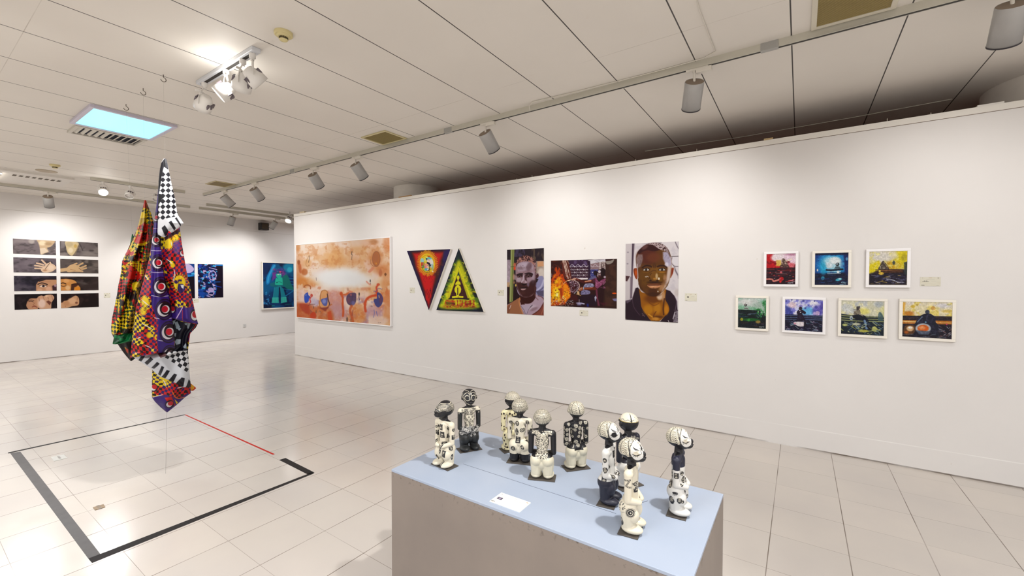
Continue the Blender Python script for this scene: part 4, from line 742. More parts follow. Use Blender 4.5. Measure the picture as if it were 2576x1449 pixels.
# ---- the fire
def p_fire(p):
    p.c[:] = (44, 12, 10); p.poly([(60, 150), (360, 150), (350, 560), (60, 640)], (48, 14, 12), 20); p.wash((100, 40, 16), 60, .5, .7, 4, .6, box=(60, 150, 360, 450))
    p.poly([(520, 140), (990, 130), (1000, 600), (560, 600)], (56, 30, 60), 10); p.wash((110, 90, 130), 80, .5, .66, 6, .7, box=(500, 130, 1000, 300)); p.poly([(540, 320), (1000, 330), (1000, 580), (590, 580)], (60, 30, 40), 16, .8); p.poly([(1050, 180), (1320, 230), (1320, 370), (1060, 370)], (140, 112, 116), 14); p.poly([(1060, 375), (1260, 375), (1180, 600), (1060, 600)], (54, 56, 120), 14)
    p.poly([(990, 150), (1150, 130), (1430, 118), (1440, 200), (1300, 200), (1060, 240), (1050, 180)], (206, 200, 206), 14); p.line([(1160, 160), (1250, 140), (1400, 130)], 10, (120, 110, 120), 8, .7); p.line([(1180, 200), (1300, 160)], 10, (120, 110, 130), 8, .7)
    p.poly([(1280, 200), (1430, 170), (1440, 380), (1280, 370)], (196, 182, 176), 14, 1, False, lambda Q: .6 + .5 * step(.45, .6, fbm(Q, 30, 5))); p.line([(1330, 200), (1340, 350)], 16, (70, 50, 50), 8); p.line([(1370, 190), (1395, 300)], 10, (90, 70, 66), 8)
    W = (216, 206, 214)
    for y in (308, 378, 450, 518): p.line([(548 + (y - 308) * .15, y + 4), (1010, y - 2)], 8, W, 5, .85, sm=False); p.line([(1050, y - 4), (1290 if y < 400 else 1160, y - 6)], 7, W if y < 400 else (120, 124, 180), 5, .8, sm=False)
    for k in range(5):
        x = 600 + k * 145; p.line([(x - 60, 308), (x, 242), (x + 66, 308)], 9, W, 5, .9, sm=False)
    for k in range(-3, 7):
        x = 540 + k * 145
        for d in (1, -1):
            x0, x1 = (x, x + 300) if d > 0 else (x + 300, x); q = [(x0, 308), (x1, 600)]
            p.line([a for a in q], 5, (196, 180, 200), 4, .7 if 520 < x < 900 else .35, sm=False)
    for x, y in ((662, 308), (806, 308), (952, 308), (735, 378), (880, 378), (665, 450), (810, 450), (955, 450), (738, 518), (888, 518), (1110, 450)): p.ell(x, y, 12, 12, (236, 228, 230), 6)
    p.poly([(1008, 170), (1056, 170), (1050, 600), (1000, 600)], (40, 16, 44), 5); p.poly([(700, 590), (1000, 592), (990, 625), (700, 640)], (232, 222, 224), 8)
    # wood on the left
    p.poly([(350, 150), (485, 148), (520, 240), (600, 610), (480, 640), (400, 560), (345, 400)], (92, 36, 26), 8)
    for k, (a, b) in enumerate((((365, 152), (470, 560)), ((400, 152), (500, 600)), ((430, 160), (560, 600)), ((470, 150), (520, 230)))): p.line([a, ((a[0] + b[0]) / 2 + 6, (a[1] + b[1]) / 2), b], 30 - 5 * k, (206, 176, 160), 10, .9, tex=lambda Q: .5 + .7 * step(.35, .55, fbm(Q * [1, .3], 16, 8)))
    # fire
    flame = [(65, 640), (110, 560), (150, 340), (210, 310), (240, 420), (270, 320), (310, 380), (300, 500), (370, 480), (400, 600), (450, 680), (520, 800), (570, 900), (570, 1060), (480, 1150), (420, 1260), (60, 1290)]
    p.poly(flame, (196, 66, 4), 34, 1, False, lambda Q: step(.28, .5, fbm(Q * [1, .55], 60, 3))); p.poly([(65, 700), (140, 560), (190, 420), (230, 560), (300, 560), (420, 700), (560, 860), (560, 1060), (470, 1140), (400, 1240), (65, 1270)], (240, 136, 6), 50, 1, False, lambda Q: step(.34, .54, fbm(Q * [1, .5], 70, 9)))
    p.poly([(110, 900), (170, 640), (230, 620), (320, 800), (330, 900), (300, 1100), (330, 1200), (130, 1180), (90, 1040)], (250, 186, 12), 60, .95, False, lambda Q: step(.3, .5, fbm(Q * [1, .6], 60, 12))); p.poly([(400, 860), (470, 880), (550, 1000), (500, 1120), (420, 1150), (380, 960)], (248, 170, 10), 40, .9, False, lambda Q: step(.3, .5, fbm(Q, 50, 15)))
    p.ell(220, 980, 70, 130, (252, 224, 40), 70, .9); p.ell(220, 1010, 26, 44, (255, 246, 180), 30, .9); p.ell(378, 1070, 22, 40, (255, 236, 150), 20, .9); p.ell(290, 610, 20, 26, (250, 170, 60), 14, .8); p.poly([(290, 860), (340, 840), (350, 960), (330, 1060), (300, 1000)], (150, 40, 4), 24, .8, True); p.wash((120, 26, 4), 30, .6, .7, 22, .8, box=(60, 420, 560, 1000)); p.line([(298, 700), (292, 800)], 10, (250, 200, 60), 8, .9)
    p.wash((214, 190, 160), 22, .56, .64, 25, .8, box=(60, 1080, 440, 1290)); p.wash((90, 20, 6), 22, .58, .66, 26, .8, box=(60, 1060, 440, 1290)); p.line([(85, 480), (88, 560)], 12, (200, 190, 190), 8, .7)
    # embers, basket
    p.poly([(500, 720), (560, 660), (640, 640), (720, 680), (780, 760), (780, 830), (720, 900), (640, 980), (570, 960), (560, 800)], (74, 22, 26), 10, 1, True); p.wash((176, 150, 170), 18, .52, .6, 28, .9, box=(540, 660, 770, 960)); p.wash((30, 6, 10), 20, .56, .62, 29, .9, box=(540, 650, 770, 980)); p.line([(630, 640), (700, 670), (770, 730), (790, 800), (770, 850)], 12, (226, 196, 186), 6)
    # second figure
    p.ell(1185, 470, 50, 62, (26, 8, 14), 8); p.poly([(1000, 640), (1080, 570), (1180, 550), (1220, 600), (1180, 680), (1010, 700)], (96, 92, 130), 8, 1, True); p.poly([(880, 830), (920, 750), (1020, 725), (1120, 735), (1150, 800), (1040, 850), (900, 880)], (120, 116, 146), 8, 1, True); p.wash((180, 178, 204), 26, .54, .64, 33, .8, box=(890, 730, 1130, 850)); p.poly([(820, 1000), (850, 910), (960, 890), (1050, 930), (1040, 990), (900, 1010)], (128, 122, 160), 8, 1, True); p.wash((60, 54, 86), 20, .54, .62, 34, .8, box=(830, 900, 1040, 1000))
    p.poly([(1440, 200), (1720, 120), (1722, 1360), (1240, 1330), (1260, 900), (1430, 600)], (52, 28, 20), 20); p.wash((76, 44, 30), 120, .4, .6, 40, .7, box=(1440, 260, 1700, 1300)); p.poly([(1440, 180), (1560, 160), (1650, 128), (1600, 220), (1480, 250)], (150, 142, 132), 14, .9, True)
    p.ell(1370, 450, 70, 110, (28, 6, 10), 10); p.poly([(1255, 420), (1290, 390), (1318, 440), (1300, 590), (1250, 600), (1232, 540)], (60, 20, 20), 8, 1, True); p.ell(1286, 432, 34, 36, (214, 206, 216), 10, .95); p.poly([(1235, 480), (1262, 480), (1262, 520), (1236, 560)], (220, 206, 210), 8, .9); p.poly([(1268, 490), (1320, 480), (1312, 530), (1268, 520)], (190, 166, 170), 10, .8); p.line([(1240, 508), (1262, 505)], 7, (30, 10, 14)); p.line([(1245, 560), (1275, 565)], 8, (200, 160, 160), al=.7); p.ell(1420, 570, 28, 28, (190, 176, 190), 12, .9)
    shirt = [(1060, 660), (1130, 610), (1210, 590), (1230, 640), (1280, 690), (1340, 640), (1440, 600), (1446, 640), (1380, 700), (1360, 760), (1240, 860), (1180, 820), (1170, 790), (1200, 700), (1180, 640)]
    p.poly([(1180, 620), (1440, 600), (1420, 800), (1380, 1300), (1260, 1310), (1200, 900)], (40, 8, 12), 12); p.poly(shirt, (128, 58, 92), 8, 1); p.wash((176, 104, 142), 36, .52, .64, 44, .8, box=(1180, 620, 1440, 850)); p.poly([(1195, 870), (1235, 870), (1250, 1080), (1300, 1290), (1250, 1290), (1200, 1000)], (110, 44, 66), 8, .95); p.poly([(1060, 640), (1180, 600), (1185, 720), (1100, 720)], (70, 20, 40), 10, .9)
    p.line([(650, 610), (760, 640), (900, 690), (1100, 680)], 64, (74, 22, 18), 10); p.line([(930, 680), (1000, 670), (1070, 660)], 30, (226, 150, 110), 16, .9); p.line([(640, 595), (700, 605), (760, 640)], 16, (190, 100, 80), 10, .8); p.poly([(590, 620), (660, 590), (700, 600), (670, 640), (600, 650)], (196, 150, 130), 8, 1, True); p.line([(600, 630), (500, 650), (430, 690), (370, 745)], 14, (236, 176, 120), 7); p.line([(560, 640), (500, 660)], 16, (240, 214, 190), 8)
    p.line([(790, 870), (880, 860), (1050, 860), (1180, 860)], 66, (96, 36, 16), 10); p.line([(900, 850), (1000, 850), (1120, 830)], 18, (190, 90, 46), 14, .8); p.poly([(760, 870), (830, 820), (880, 830), (890, 870), (800, 920), (764, 910)], (150, 84, 52), 8, 1, True); p.line([(775, 880), (840, 845)], 12, (226, 176, 150), 8, .9); p.line([(885, 830), (896, 880)], 14, (150, 190, 220), 5); p.line([(770, 850), (720, 910), (650, 985)], 10, (196, 196, 206), 5, sm=False)
    p.poly([(725, 920), (780, 930), (790, 1020), (730, 1010)], (214, 176, 130), 8, .95); p.line([(700, 990), (860, 1045)], 10, (190, 150, 90), 6); p.poly([(560, 1010), (720, 1020), (760, 1160), (560, 1150)], (64, 14, 16), 20); p.poly([(850, 1010), (1200, 1010), (1230, 1300), (720, 1310), (760, 1100)], (34, 10, 26), 24); p.line([(780, 1130), (780, 1210)], 12, (214, 180, 170), 8, .9)
    p.ell(800, 1225, 100, 16, (176, 170, 206), 8, 1, .05); p.ell(890, 1240, 34, 12, (206, 200, 226), 8); p.ell(780, 1262, 60, 12, (150, 144, 180), 8); p.poly([(970, 1240), (1010, 1230), (1030, 1310), (970, 1312)], (30, 40, 130), 14, .8); p.poly([(1165, 1080), (1195, 1030), (1220, 1090), (1180, 1180)], (196, 196, 216), 10, .9); p.line([(1190, 1100), (1200, 1190)], 12, (120, 130, 176), 10, .8); p.wash((190, 186, 190), 18, .6, .66, 50, .8, box=(450, 1150, 660, 1300)); p.line([(440, 1243), (650, 1243)], 6, (200, 110, 60)); p.ell(1660, 978, 54, 18, (226, 84, 14), 8); p.poly([(1610, 1115), (1722, 1105), (1722, 1175), (1650, 1170)], (120, 116, 156), 8); p.poly([(1300, 1210), (1500, 1230), (1380, 1290)], (80, 18, 36), 40, .7)
artwork('photograph', 'wide print of a man tending flames, middle of the three prints', 'photograph', 'P', -2.740, -1.834, 1.284, 1.886,
        [(68, 152), (1722, 115), (1722, 1362), (65, 1292)], p_fire, 230, surf='print_surface')

# ---- large golden portrait
def p_portB(p):
    p.c[:] = (222, 214, 216); p.wash((206, 198, 204), 90, .5, .66, 3, .8); p.poly([(90, 90), (195, 90), (190, 1020), (90, 1030)], (206, 196, 198), 16); p.poly([(196, 85), (240, 80), (215, 600), (205, 990), (170, 1000), (188, 600)], (110, 92, 104), 10, .95); p.poly([(205, 85), (222, 85), (200, 620), (192, 600)], (60, 44, 60), 8); p.poly([(95, 625), (165, 632), (120, 715), (95, 710)], (70, 36, 40), 14, .95); p.ell(130, 235, 16, 12, (140, 130, 140), 10, .7); p.ell(125, 425, 16, 12, (140, 130, 140), 10, .7); p.poly([(170, 640), (205, 640), (195, 990), (170, 1000)], (120, 104, 116), 16, .8)
    G = (96, 84, 94); p.line([(850, 300), (975, 295)], 10, (70, 58, 62), 8); p.line([(915, 60), (940, 120), (975, 180)], 16, (120, 108, 116), 12, .9); p.line([(860, 320), (850, 400), (900, 460), (975, 465)], 12, G, 8, .9); p.line([(900, 470), (920, 540), (965, 620), (970, 660)], 26, (150, 138, 146), 16, .9); p.line([(905, 500), (950, 600)], 8, G, 8, .9); p.poly([(600, 60), (680, 60), (690, 75), (620, 72)], G, 8, .7); p.poly([(870, 310), (960, 310), (960, 450), (900, 440), (868, 390)], (228, 222, 226), 10, .9); p.ell(940, 900, 40, 60, (200, 186, 180), 40, .7)
    # shirt
    dk = (40, 22, 34); p.poly([(90, 1035), (205, 1010), (230, 920), (262, 825), (300, 815), (340, 870), (360, 1130), (400, 1200), (520, 1365), (90, 1345)], dk, 8); p.line([(262, 830), (230, 930), (210, 1020), (240, 1150), (330, 1270)], 12, (84, 62, 76), 12, .7); p.poly([(95, 1040), (200, 1000), (180, 1040), (120, 1080)], (110, 94, 110), 14, .7); p.poly([(760, 845), (830, 870), (900, 950), (945, 1040), (960, 1392), (660, 1380), (730, 1300), (800, 1200), (740, 1000)], dk, 8); p.line([(900, 950), (935, 1040), (915, 1180), (875, 1330)], 10, (120, 100, 120), 8, .8)
    p.poly([(930, 1180), (970, 1200), (960, 1390), (880, 1385), (900, 1260)], (150, 140, 150), 14, .8); p.wash((60, 44, 56), 20, .5, .6, 7, .8, box=(880, 1180, 970, 1390)); p.line([(910, 1220), (880, 1330)], 10, (220, 214, 220), 6, .9); p.line([(370, 1240), (410, 1290)], 10, (130, 110, 120), 8, .7); p.ell(385, 1275, 14, 12, (90, 66, 66), 6)
    # neck
    p.poly([(320, 840), (380, 900), (640, 940), (760, 840), (750, 1000), (800, 1100), (815, 1200), (730, 1300), (640, 1372), (520, 1362), (420, 1230), (360, 1140), (340, 1000)], (150, 88, 10), 10, 1, True)
    p.ell(560, 1000, 150, 70, (96, 46, 6), 60, .8); p.ell(660, 960, 50, 60, (226, 196, 170), 40, .9); p.ell(720, 950, 26, 90, (196, 150, 110), 24, .8); p.ell(470, 1180, 80, 80, (190, 124, 14), 60, .8); p.ell(620, 1160, 60, 90, (196, 130, 24), 50, .7); p.ell(770, 1180, 36, 80, (206, 130, 20), 30, .8); p.line([(735, 1000), (718, 1150), (725, 1260)], 22, (70, 32, 14), 16, .85); p.line([(480, 1060), (560, 1110), (640, 1080)], 14, (110, 54, 6), 16, .7); p.line([(600, 1210), (560, 1280), (575, 1360)], 16, (96, 46, 8), 14, .8); p.line([(480, 1260), (540, 1300)], 20, (226, 160, 50), 16, .8); p.ell(640, 1300, 80, 22, (80, 40, 10), 24, .7); p.ell(590, 1330, 60, 26, (216, 150, 60), 26, .8)
    # ears
    p.poly([(285, 510), (245, 498), (225, 520), (228, 580), (250, 650), (275, 680), (290, 640)], (150, 60, 20), 8, 1, True); p.ell(262, 580, 18, 46, (196, 80, 14), 16, .9); p.line([(240, 510), (235, 560), (262, 650)], 8, (96, 40, 20), al=.7)
    p.poly([(838, 500), (870, 482), (895, 495), (885, 560), (850, 640), (832, 650)], (150, 70, 40), 8, 1, True); p.ell(862, 550, 16, 44, (130, 44, 16), 14, .9); p.line([(845, 490), (880, 480), (897, 500), (885, 570)], 9, (224, 214, 216), 6, .9)
    # head
    face = [(262, 330), (290, 230), (380, 140), (470, 95), (560, 78), (680, 90), (780, 160), (835, 270), (855, 400), (845, 540), (830, 660), (790, 780), (720, 870), (650, 930), (570, 965), (480, 945), (400, 890), (330, 820), (300, 700), (285, 540), (268, 440)]
    p.poly(face, (94, 54, 18), 6, 1, True)
    p.ell(450, 300, 170, 130, (84, 34, 24), 80, .9); p.ell(560, 320, 120, 80, (110, 56, 30), 60, .7); p.ell(430, 640, 120, 140, (104, 66, 14), 80, .8); p.ell(650, 620, 100, 120, (126, 84, 16), 70, .8); p.ell(570, 560, 80, 120, (130, 84, 20), 50, .7)
    p.poly([(845, 300), (856, 420), (842, 560), (825, 680), (760, 800), (690, 890), (730, 780), (770, 640), (790, 500), (770, 400)], (216, 196, 186), 34, .95); p.ell(700, 800, 40, 80, (190, 140, 96), 40, .8, rot=.5); p.ell(745, 660, 30, 60, (176, 128, 90), 34, .8)
    p.poly([(710, 230), (790, 220), (840, 330), (850, 440), (810, 470), (750, 420), (712, 340)], (180, 172, 196), 34, .95); p.wash((110, 92, 110), 18, .5, .75, 5, .5, box=(720, 230, 830, 400)); p.ell(770, 440, 30, 40, (226, 220, 236), 26, .85)
    p.poly([(265, 330), (300, 270), (370, 270), (380, 350), (340, 470), (290, 500), (270, 430)], (136, 112, 110), 26, .95); p.wash((80, 56, 58), 14, .5, .75, 6, .45, box=(275, 280, 370, 450)); p.line([(285, 430), (292, 540), (300, 660)], 14, (206, 190, 196), 12, .8)
    # hair
    p.poly([(290, 235), (350, 160), (450, 95), (560, 72), (680, 90), (770, 150), (815, 230), (760, 220), (700, 190), (640, 200), (560, 215), (460, 200), (380, 220), (320, 260)], (52, 18, 18), 18, 1, True); p.poly([(450, 100), (560, 72), (690, 92), (780, 160), (815, 235), (740, 215), (660, 185), (600, 150), (540, 110)], (196, 176, 176), 14, .95, True, lambda Q: step(.3, .62, fbm(Q, 13, 4, 2))); p.ell(410, 150, 60, 30, (120, 80, 76), 30, .6, rot=-.6)
    # brows, eyes
    p.line([(370, 490), (430, 455), (500, 462), (520, 475)], 24, (44, 20, 12), 16, .9); p.line([(620, 470), (680, 452), (740, 460), (770, 480)], 24, (44, 20, 12), 16, .9); p.ell(570, 450, 30, 40, (70, 36, 20), 30, .6); p.line([(545, 450), (560, 490)], 8, (50, 24, 10), 8, .6); p.line([(590, 450), (592, 490)], 8, (50, 24, 10), 8, .6)
    for cx, cy, w in ((435, 522, 52), (697, 520, 54)):
        p.poly([(cx - w - 14, cy + 4), (cx - 20, cy - 26), (cx + 24, cy - 26), (cx + w + 12, cy + 4), (cx + 20, cy + 26), (cx - 24, cy + 26)], (70, 38, 12), 16, .9, True)
        p.poly([(cx - w, cy + 6), (cx - 20, cy - 16), (cx + 20, cy - 17), (cx + w, cy + 4), (cx + 20, cy + 15), (cx - 20, cy + 16)], (216, 206, 190), 6, 1, True); p.ell(cx - 2, cy - 1, 22, 19, (40, 22, 16), 5); p.ell(cx - 8, cy - 8, 6, 5, (150, 150, 160), 4, .8); p.line([(cx - w - 4, cy + 3), (cx - 20, cy - 20), (cx + 22, cy - 21), (cx + w + 4, cy + 3)], 8, (24, 10, 8), 6)
    p.ell(700, 560, 60, 12, (196, 130, 40), 14, .6); p.line([(380, 560), (440, 568), (480, 556)], 8, (150, 96, 20), 8, .6)
    # nose
    p.poly([(520, 560), (550, 535), (600, 540), (620, 600), (650, 660), (640, 700), (570, 708), (490, 700), (470, 670), (500, 620)], (120, 76, 20), 26, .9, True); p.line([(490, 575), (520, 550), (560, 532), (598, 542)], 12, (50, 26, 16), 12, .5); p.line([(500, 610), (520, 580)], 10, (44, 22, 12), 8, .7); p.ell(608, 630, 20, 50, (206, 176, 130), 20, .85); p.ell(645, 670, 14, 22, (240, 226, 200), 8, .95); p.ell(575, 672, 26, 16, (190, 130, 50), 16, .8); p.line([(475, 680), (490, 650), (500, 690)], 10, (50, 24, 10), 8, .9); p.ell(505, 700, 20, 9, (26, 10, 8), 8, .9); p.ell(620, 704, 24, 9, (26, 10, 8), 8, .9); p.line([(420, 640), (450, 632), (470, 640)], 9, (226, 216, 210), 6, .8); p.ell(435, 650, 10, 5, (200, 180, 160), 5, .7)
    # mouth, moustache, chin
    p.ell(570, 730, 110, 18, (44, 20, 10), 24, .85); p.poly([(445, 765), (510, 755), (570, 750), (640, 752), (680, 768), (620, 780), (500, 782)], (120, 66, 40), 7, 1, True); p.poly([(450, 775), (560, 785), (676, 772), (640, 815), (570, 830), (500, 820)], (206, 140, 96), 8, 1, True); p.line([(445, 770), (500, 782), (570, 778), (640, 780), (682, 768)], 7, (50, 18, 14)); p.ell(560, 800, 50, 9, (230, 176, 130), 10, .7)
    p.ell(540, 870, 70, 40, (70, 34, 14), 36, .8); p.ell(560, 930, 110, 34, (56, 26, 12), 30, .8); p.ell(630, 880, 9, 12, (240, 226, 210), 6, .9); p.poly([(310, 740), (400, 880), (480, 945), (420, 920), (335, 850)], (66, 34, 12), 24, .7); p.wash((70, 36, 12), 60, .5, .8, 9, .35, box=(300, 560, 800, 940))
    p.line([(95, 1340), (960, 1390)], 8, (50, 40, 44)); p.ell(103, 1336, 6, 6, (230, 220, 200)); p.ell(945, 1372, 6, 6, (220, 214, 210)); p.line([(800, 1355), (815, 1390)], 8, (220, 210, 214))
artwork('photograph', 'large print of a man in a dark shirt lit golden, rightmost of three prints', 'photograph', 'P', -1.727, -1.125, 1.154, 2.061,
        [(93, 95), (970, 50), (960, 1392), (93, 1348)], p_portB, 170, surf='print_surface')

# ---- seven small framed paintings of people on benches
def streaks(p, box, cols, n, seed, w=6, length=60, al=.8, jit=.12):
    r = np.random.RandomState(seed)
    for k in range(n):
        x = box[0] + r.rand() * (box[2] - box[0]); y = box[1] + r.rand() * (box[3] - box[1]); L = length * (.4 + r.rand()); a = (r.rand() - .5) * jit * 2
        p.line([(x - L / 2, y - a * L), (x, y + (r.rand() - .5) * w), (x + L / 2, y + a * L)], w * (.5 + r.rand()), cols[r.randint(len(cols))], al=al)
def p_s1(p):
    p.c[:] = (226, 196, 206); p.poly([(500, 185), (570, 185), (560, 240), (600, 270), (640, 300), (800, 330), (800, 400), (500, 400)], (190, 14, 22), 26, 1); p.ell(620, 225, 70, 40, (240, 226, 228), 30, .9); p.ell(740, 230, 60, 50, (236, 206, 222), 36, .9); p.ell(760, 190, 60, 16, (160, 90, 120), 20, .7)
    p.poly([(600, 250), (650, 250), (660, 310), (600, 310)], (224, 190, 80), 16, .9); p.line([(700, 260), (760, 240)], 12, (240, 226, 190), 8, .8); p.ell(745, 300, 50, 20, (210, 70, 80), 22, .8); p.wash((120, 10, 20), 40, .5, .64, 3, .8, box=(500, 260, 800, 400))
    p.poly([(640, 320), (655, 290), (660, 245), (680, 234), (700, 260), (722, 295), (730, 330)], (70, 46, 40), 8, .95, True); p.wash((190, 160, 140), 9, .54, .62, 5, .9, box=(650, 240, 720, 320))
    p.poly([(500, 330), (800, 325), (800, 495), (500, 495)], (34, 12, 22), 16, 1); streaks(p, (510, 335, 790, 430), [(110, 20, 24), (150, 40, 40), (20, 8, 16), (80, 40, 60)], 26, 4, 4, 120, .7, .03)
    p.line([(505, 438), (560, 440), (580, 458), (640, 440)], 16, (216, 130, 116), 7, .95); p.ell(655, 435, 24, 20, (190, 14, 20), 8, .95); p.ell(645, 462, 12, 10, (214, 20, 24), 5); p.ell(652, 370, 12, 8, (220, 120, 130), 5); p.line([(600, 384), (710, 388)], 5, (190, 150, 150), al=.7); streaks(p, (700, 440, 790, 462), [(216, 170, 180), (190, 60, 60)], 8, 6, 5, 30); p.scribble(750, 475, 60, 8, (200, 200, 210), 3, 9, 4); p.dabs(20, (510, 350, 790, 480), [(190, 60, 60), (160, 120, 120)], 3, 2)
def p_s2(p):
    p.c[:] = (16, 26, 70); p.ell(1140, 300, 190, 150, (14, 90, 170), 110, 1); p.ell(1150, 290, 140, 110, (30, 150, 206), 70, 1); p.wash((14, 60, 140), 50, .52, .66, 3, .8); p.ell(1150, 280, 95, 62, (170, 216, 230), 44, 1, .2); p.ell(1175, 255, 55, 36, (232, 240, 240), 24, .95); p.ell(1110, 300, 40, 30, (214, 226, 232), 22, .9)
    p.poly([(978, 178), (1305, 178), (1305, 200), (978, 200)], (12, 16, 46), 16, .95); p.poly([(975, 380), (1303, 370), (1303, 500), (975, 500)], (12, 18, 46), 26, 1); p.poly([(1260, 200), (1305, 200), (1303, 400), (1270, 380)], (14, 24, 80), 24, .9); p.ell(1290, 240, 12, 16, (120, 180, 220), 10, .8)
    p.ell(1060, 330, 30, 60, (30, 160, 200), 30, .8); p.ell(1198, 292, 19, 17, (40, 44, 50), 5); p.ell(1194, 288, 12, 10, (150, 170, 176), 6, .8); p.poly([(1165, 335), (1180, 312), (1215, 312), (1232, 335)], (70, 90, 100), 6, .95)
    p.line([(1090, 345), (1140, 348), (1250, 340)], 16, (16, 20, 34), 6); p.line([(1100, 365), (1230, 360)], 8, (160, 206, 220), 5); p.line([(1100, 382), (1230, 378)], 6, (200, 226, 230), 5, .8); p.line([(1080, 395), (1260, 390)], 6, (14, 20, 40)); p.ell(1205, 366, 14, 12, (226, 236, 236), 6); p.ell(1002, 346, 7, 12, (226, 220, 210), 5); p.ell(1055, 425, 18, 18, (40, 140, 166), 14, .9); p.ell(1212, 440, 32, 13, (60, 180, 200), 9, .95, -.2); p.ell(1222, 434, 14, 6, (190, 230, 230), 5)
    streaks(p, (985, 390, 1290, 480), [(20, 60, 130), (30, 30, 90), (70, 40, 60), (40, 90, 150)], 20, 5, 4, 60, .6); p.scribble(1255, 468, 66, 6, (150, 190, 210), 4, 10, 4); p.scribble(1255, 486, 50, 6, (150, 190, 210), 5, 8, 4)
def p_s3(p):
    p.c[:] = (222, 206, 140); p.ell(1620, 210, 120, 60, (226, 220, 208), 60, 1); p.ell(1760, 190, 50, 30, (236, 226, 180), 34, .9); p.poly([(1770, 155), (1880, 153), (1878, 330), (1700, 330), (1720, 260), (1790, 220)], (226, 206, 20), 40, 1); p.poly([(1505, 290), (1600, 250), (1640, 300), (1560, 380), (1508, 380)], (226, 206, 14), 30, 1); p.ell(1720, 300, 90, 40, (196, 150, 14), 40, .9); p.wash((236, 226, 130), 40, .54, .68, 4, .7, box=(1505, 155, 1880, 330)); p.ell(1845, 220, 26, 30, (150, 140, 20), 26, .6)
    p.poly([(1505, 385), (1600, 350), (1875, 340), (1873, 495), (1508, 492)], (26, 18, 34), 26, 1); p.poly([(1845, 270), (1880, 260), (1878, 400), (1850, 390)], (50, 60, 60), 14, .9)
    p.poly([(1600, 340), (1612, 300), (1630, 262), (1645, 254), (1660, 275), (1680, 310), (1700, 340)], (60, 50, 46), 8, .95, True); p.wash((190, 176, 150), 9, .54, .62, 7, .9, box=(1610, 260, 1690, 335)); p.line([(1665, 275), (1700, 330)], 5, (90, 60, 20)); p.ell(1746, 274, 14, 20, (50, 60, 60), 9, .9); p.line([(1746, 250), (1746, 262)], 4, (60, 60, 50))
    for y in (345, 360, 375): p.line([(1570, y), (1720, y - 4), (1840, y - 2)], 8, (46, 22, 10), 5, .95)
    p.line([(1600, 352), (1830, 348)], 5, (170, 90, 20), 4, .8); p.line([(1600, 368), (1830, 362)], 5, (150, 80, 20), 4, .8); p.ell(1625, 380, 26, 14, (240, 200, 60), 8, .9); p.ell(1610, 355, 10, 10, (240, 220, 80), 6)
    streaks(p, (1515, 395, 1865, 480), [(120, 130, 170), (160, 160, 180), (60, 60, 100), (200, 170, 60), (36, 26, 60)], 46, 8, 4, 50, .75, .2); p.line([(1680, 440), (1740, 445), (1790, 470)], 6, (200, 204, 220)); p.scribble(1820, 468, 70, 8, (180, 180, 200), 3, 10, 4)
def p_s4(p):
    p.c[:] = (196, 206, 200); p.wash((150, 190, 170), 60, .48, .64, 3, .8, box=(220, 620, 505, 760)); p.ell(300, 660, 60, 30, (222, 222, 218), 30, .9); p.poly([(380, 700), (502, 640), (502, 820), (380, 800)], (30, 120, 50), 50, .8, False, lambda Q: .3 + 1.1 * step(.4, .6, fbm(Q, 30, 6))); p.ell(420, 690, 50, 20, (170, 186, 176), 26, .8); p.poly([(225, 700), (400, 712), (400, 745), (225, 745)], (120, 176, 140), 20, .8)
    p.poly([(225, 745), (420, 750), (500, 800), (497, 915), (228, 903)], (16, 24, 26), 16, 1); p.ell(298, 692, 15, 13, (50, 46, 46), 5); p.ell(295, 690, 8, 7, (170, 166, 160), 4, .8); p.poly([(278, 730), (290, 708), (320, 712), (335, 735)], (160, 166, 160), 6, .95); p.line([(285, 722), (325, 728)], 5, (70, 70, 66)); p.poly([(225, 735), (445, 742), (445, 762), (225, 755)], (14, 26, 26), 5)
    streaks(p, (230, 765, 450, 815), [(40, 70, 110), (100, 120, 130), (20, 40, 60), (30, 90, 60)], 20, 4, 4, 60, .7, .05); p.ell(350, 830, 90, 14, (30, 110, 40), 12, .8); p.ell(262, 828, 14, 14, (170, 170, 40), 8, .85); p.ell(420, 850, 24, 14, (170, 140, 60), 9, .85); p.ell(330, 834, 14, 12, (60, 150, 50), 8, .8); p.dabs(24, (400, 740, 500, 830), [(40, 140, 60), (140, 176, 120), (20, 60, 30)], 6, 9, 1, 3, 1.5, .8); streaks(p, (235, 850, 480, 900), [(60, 40, 70), (90, 50, 30), (20, 20, 40)], 14, 6, 4, 50, .6); p.scribble(458, 897, 52, 6, (170, 180, 180), 3, 9, 4)
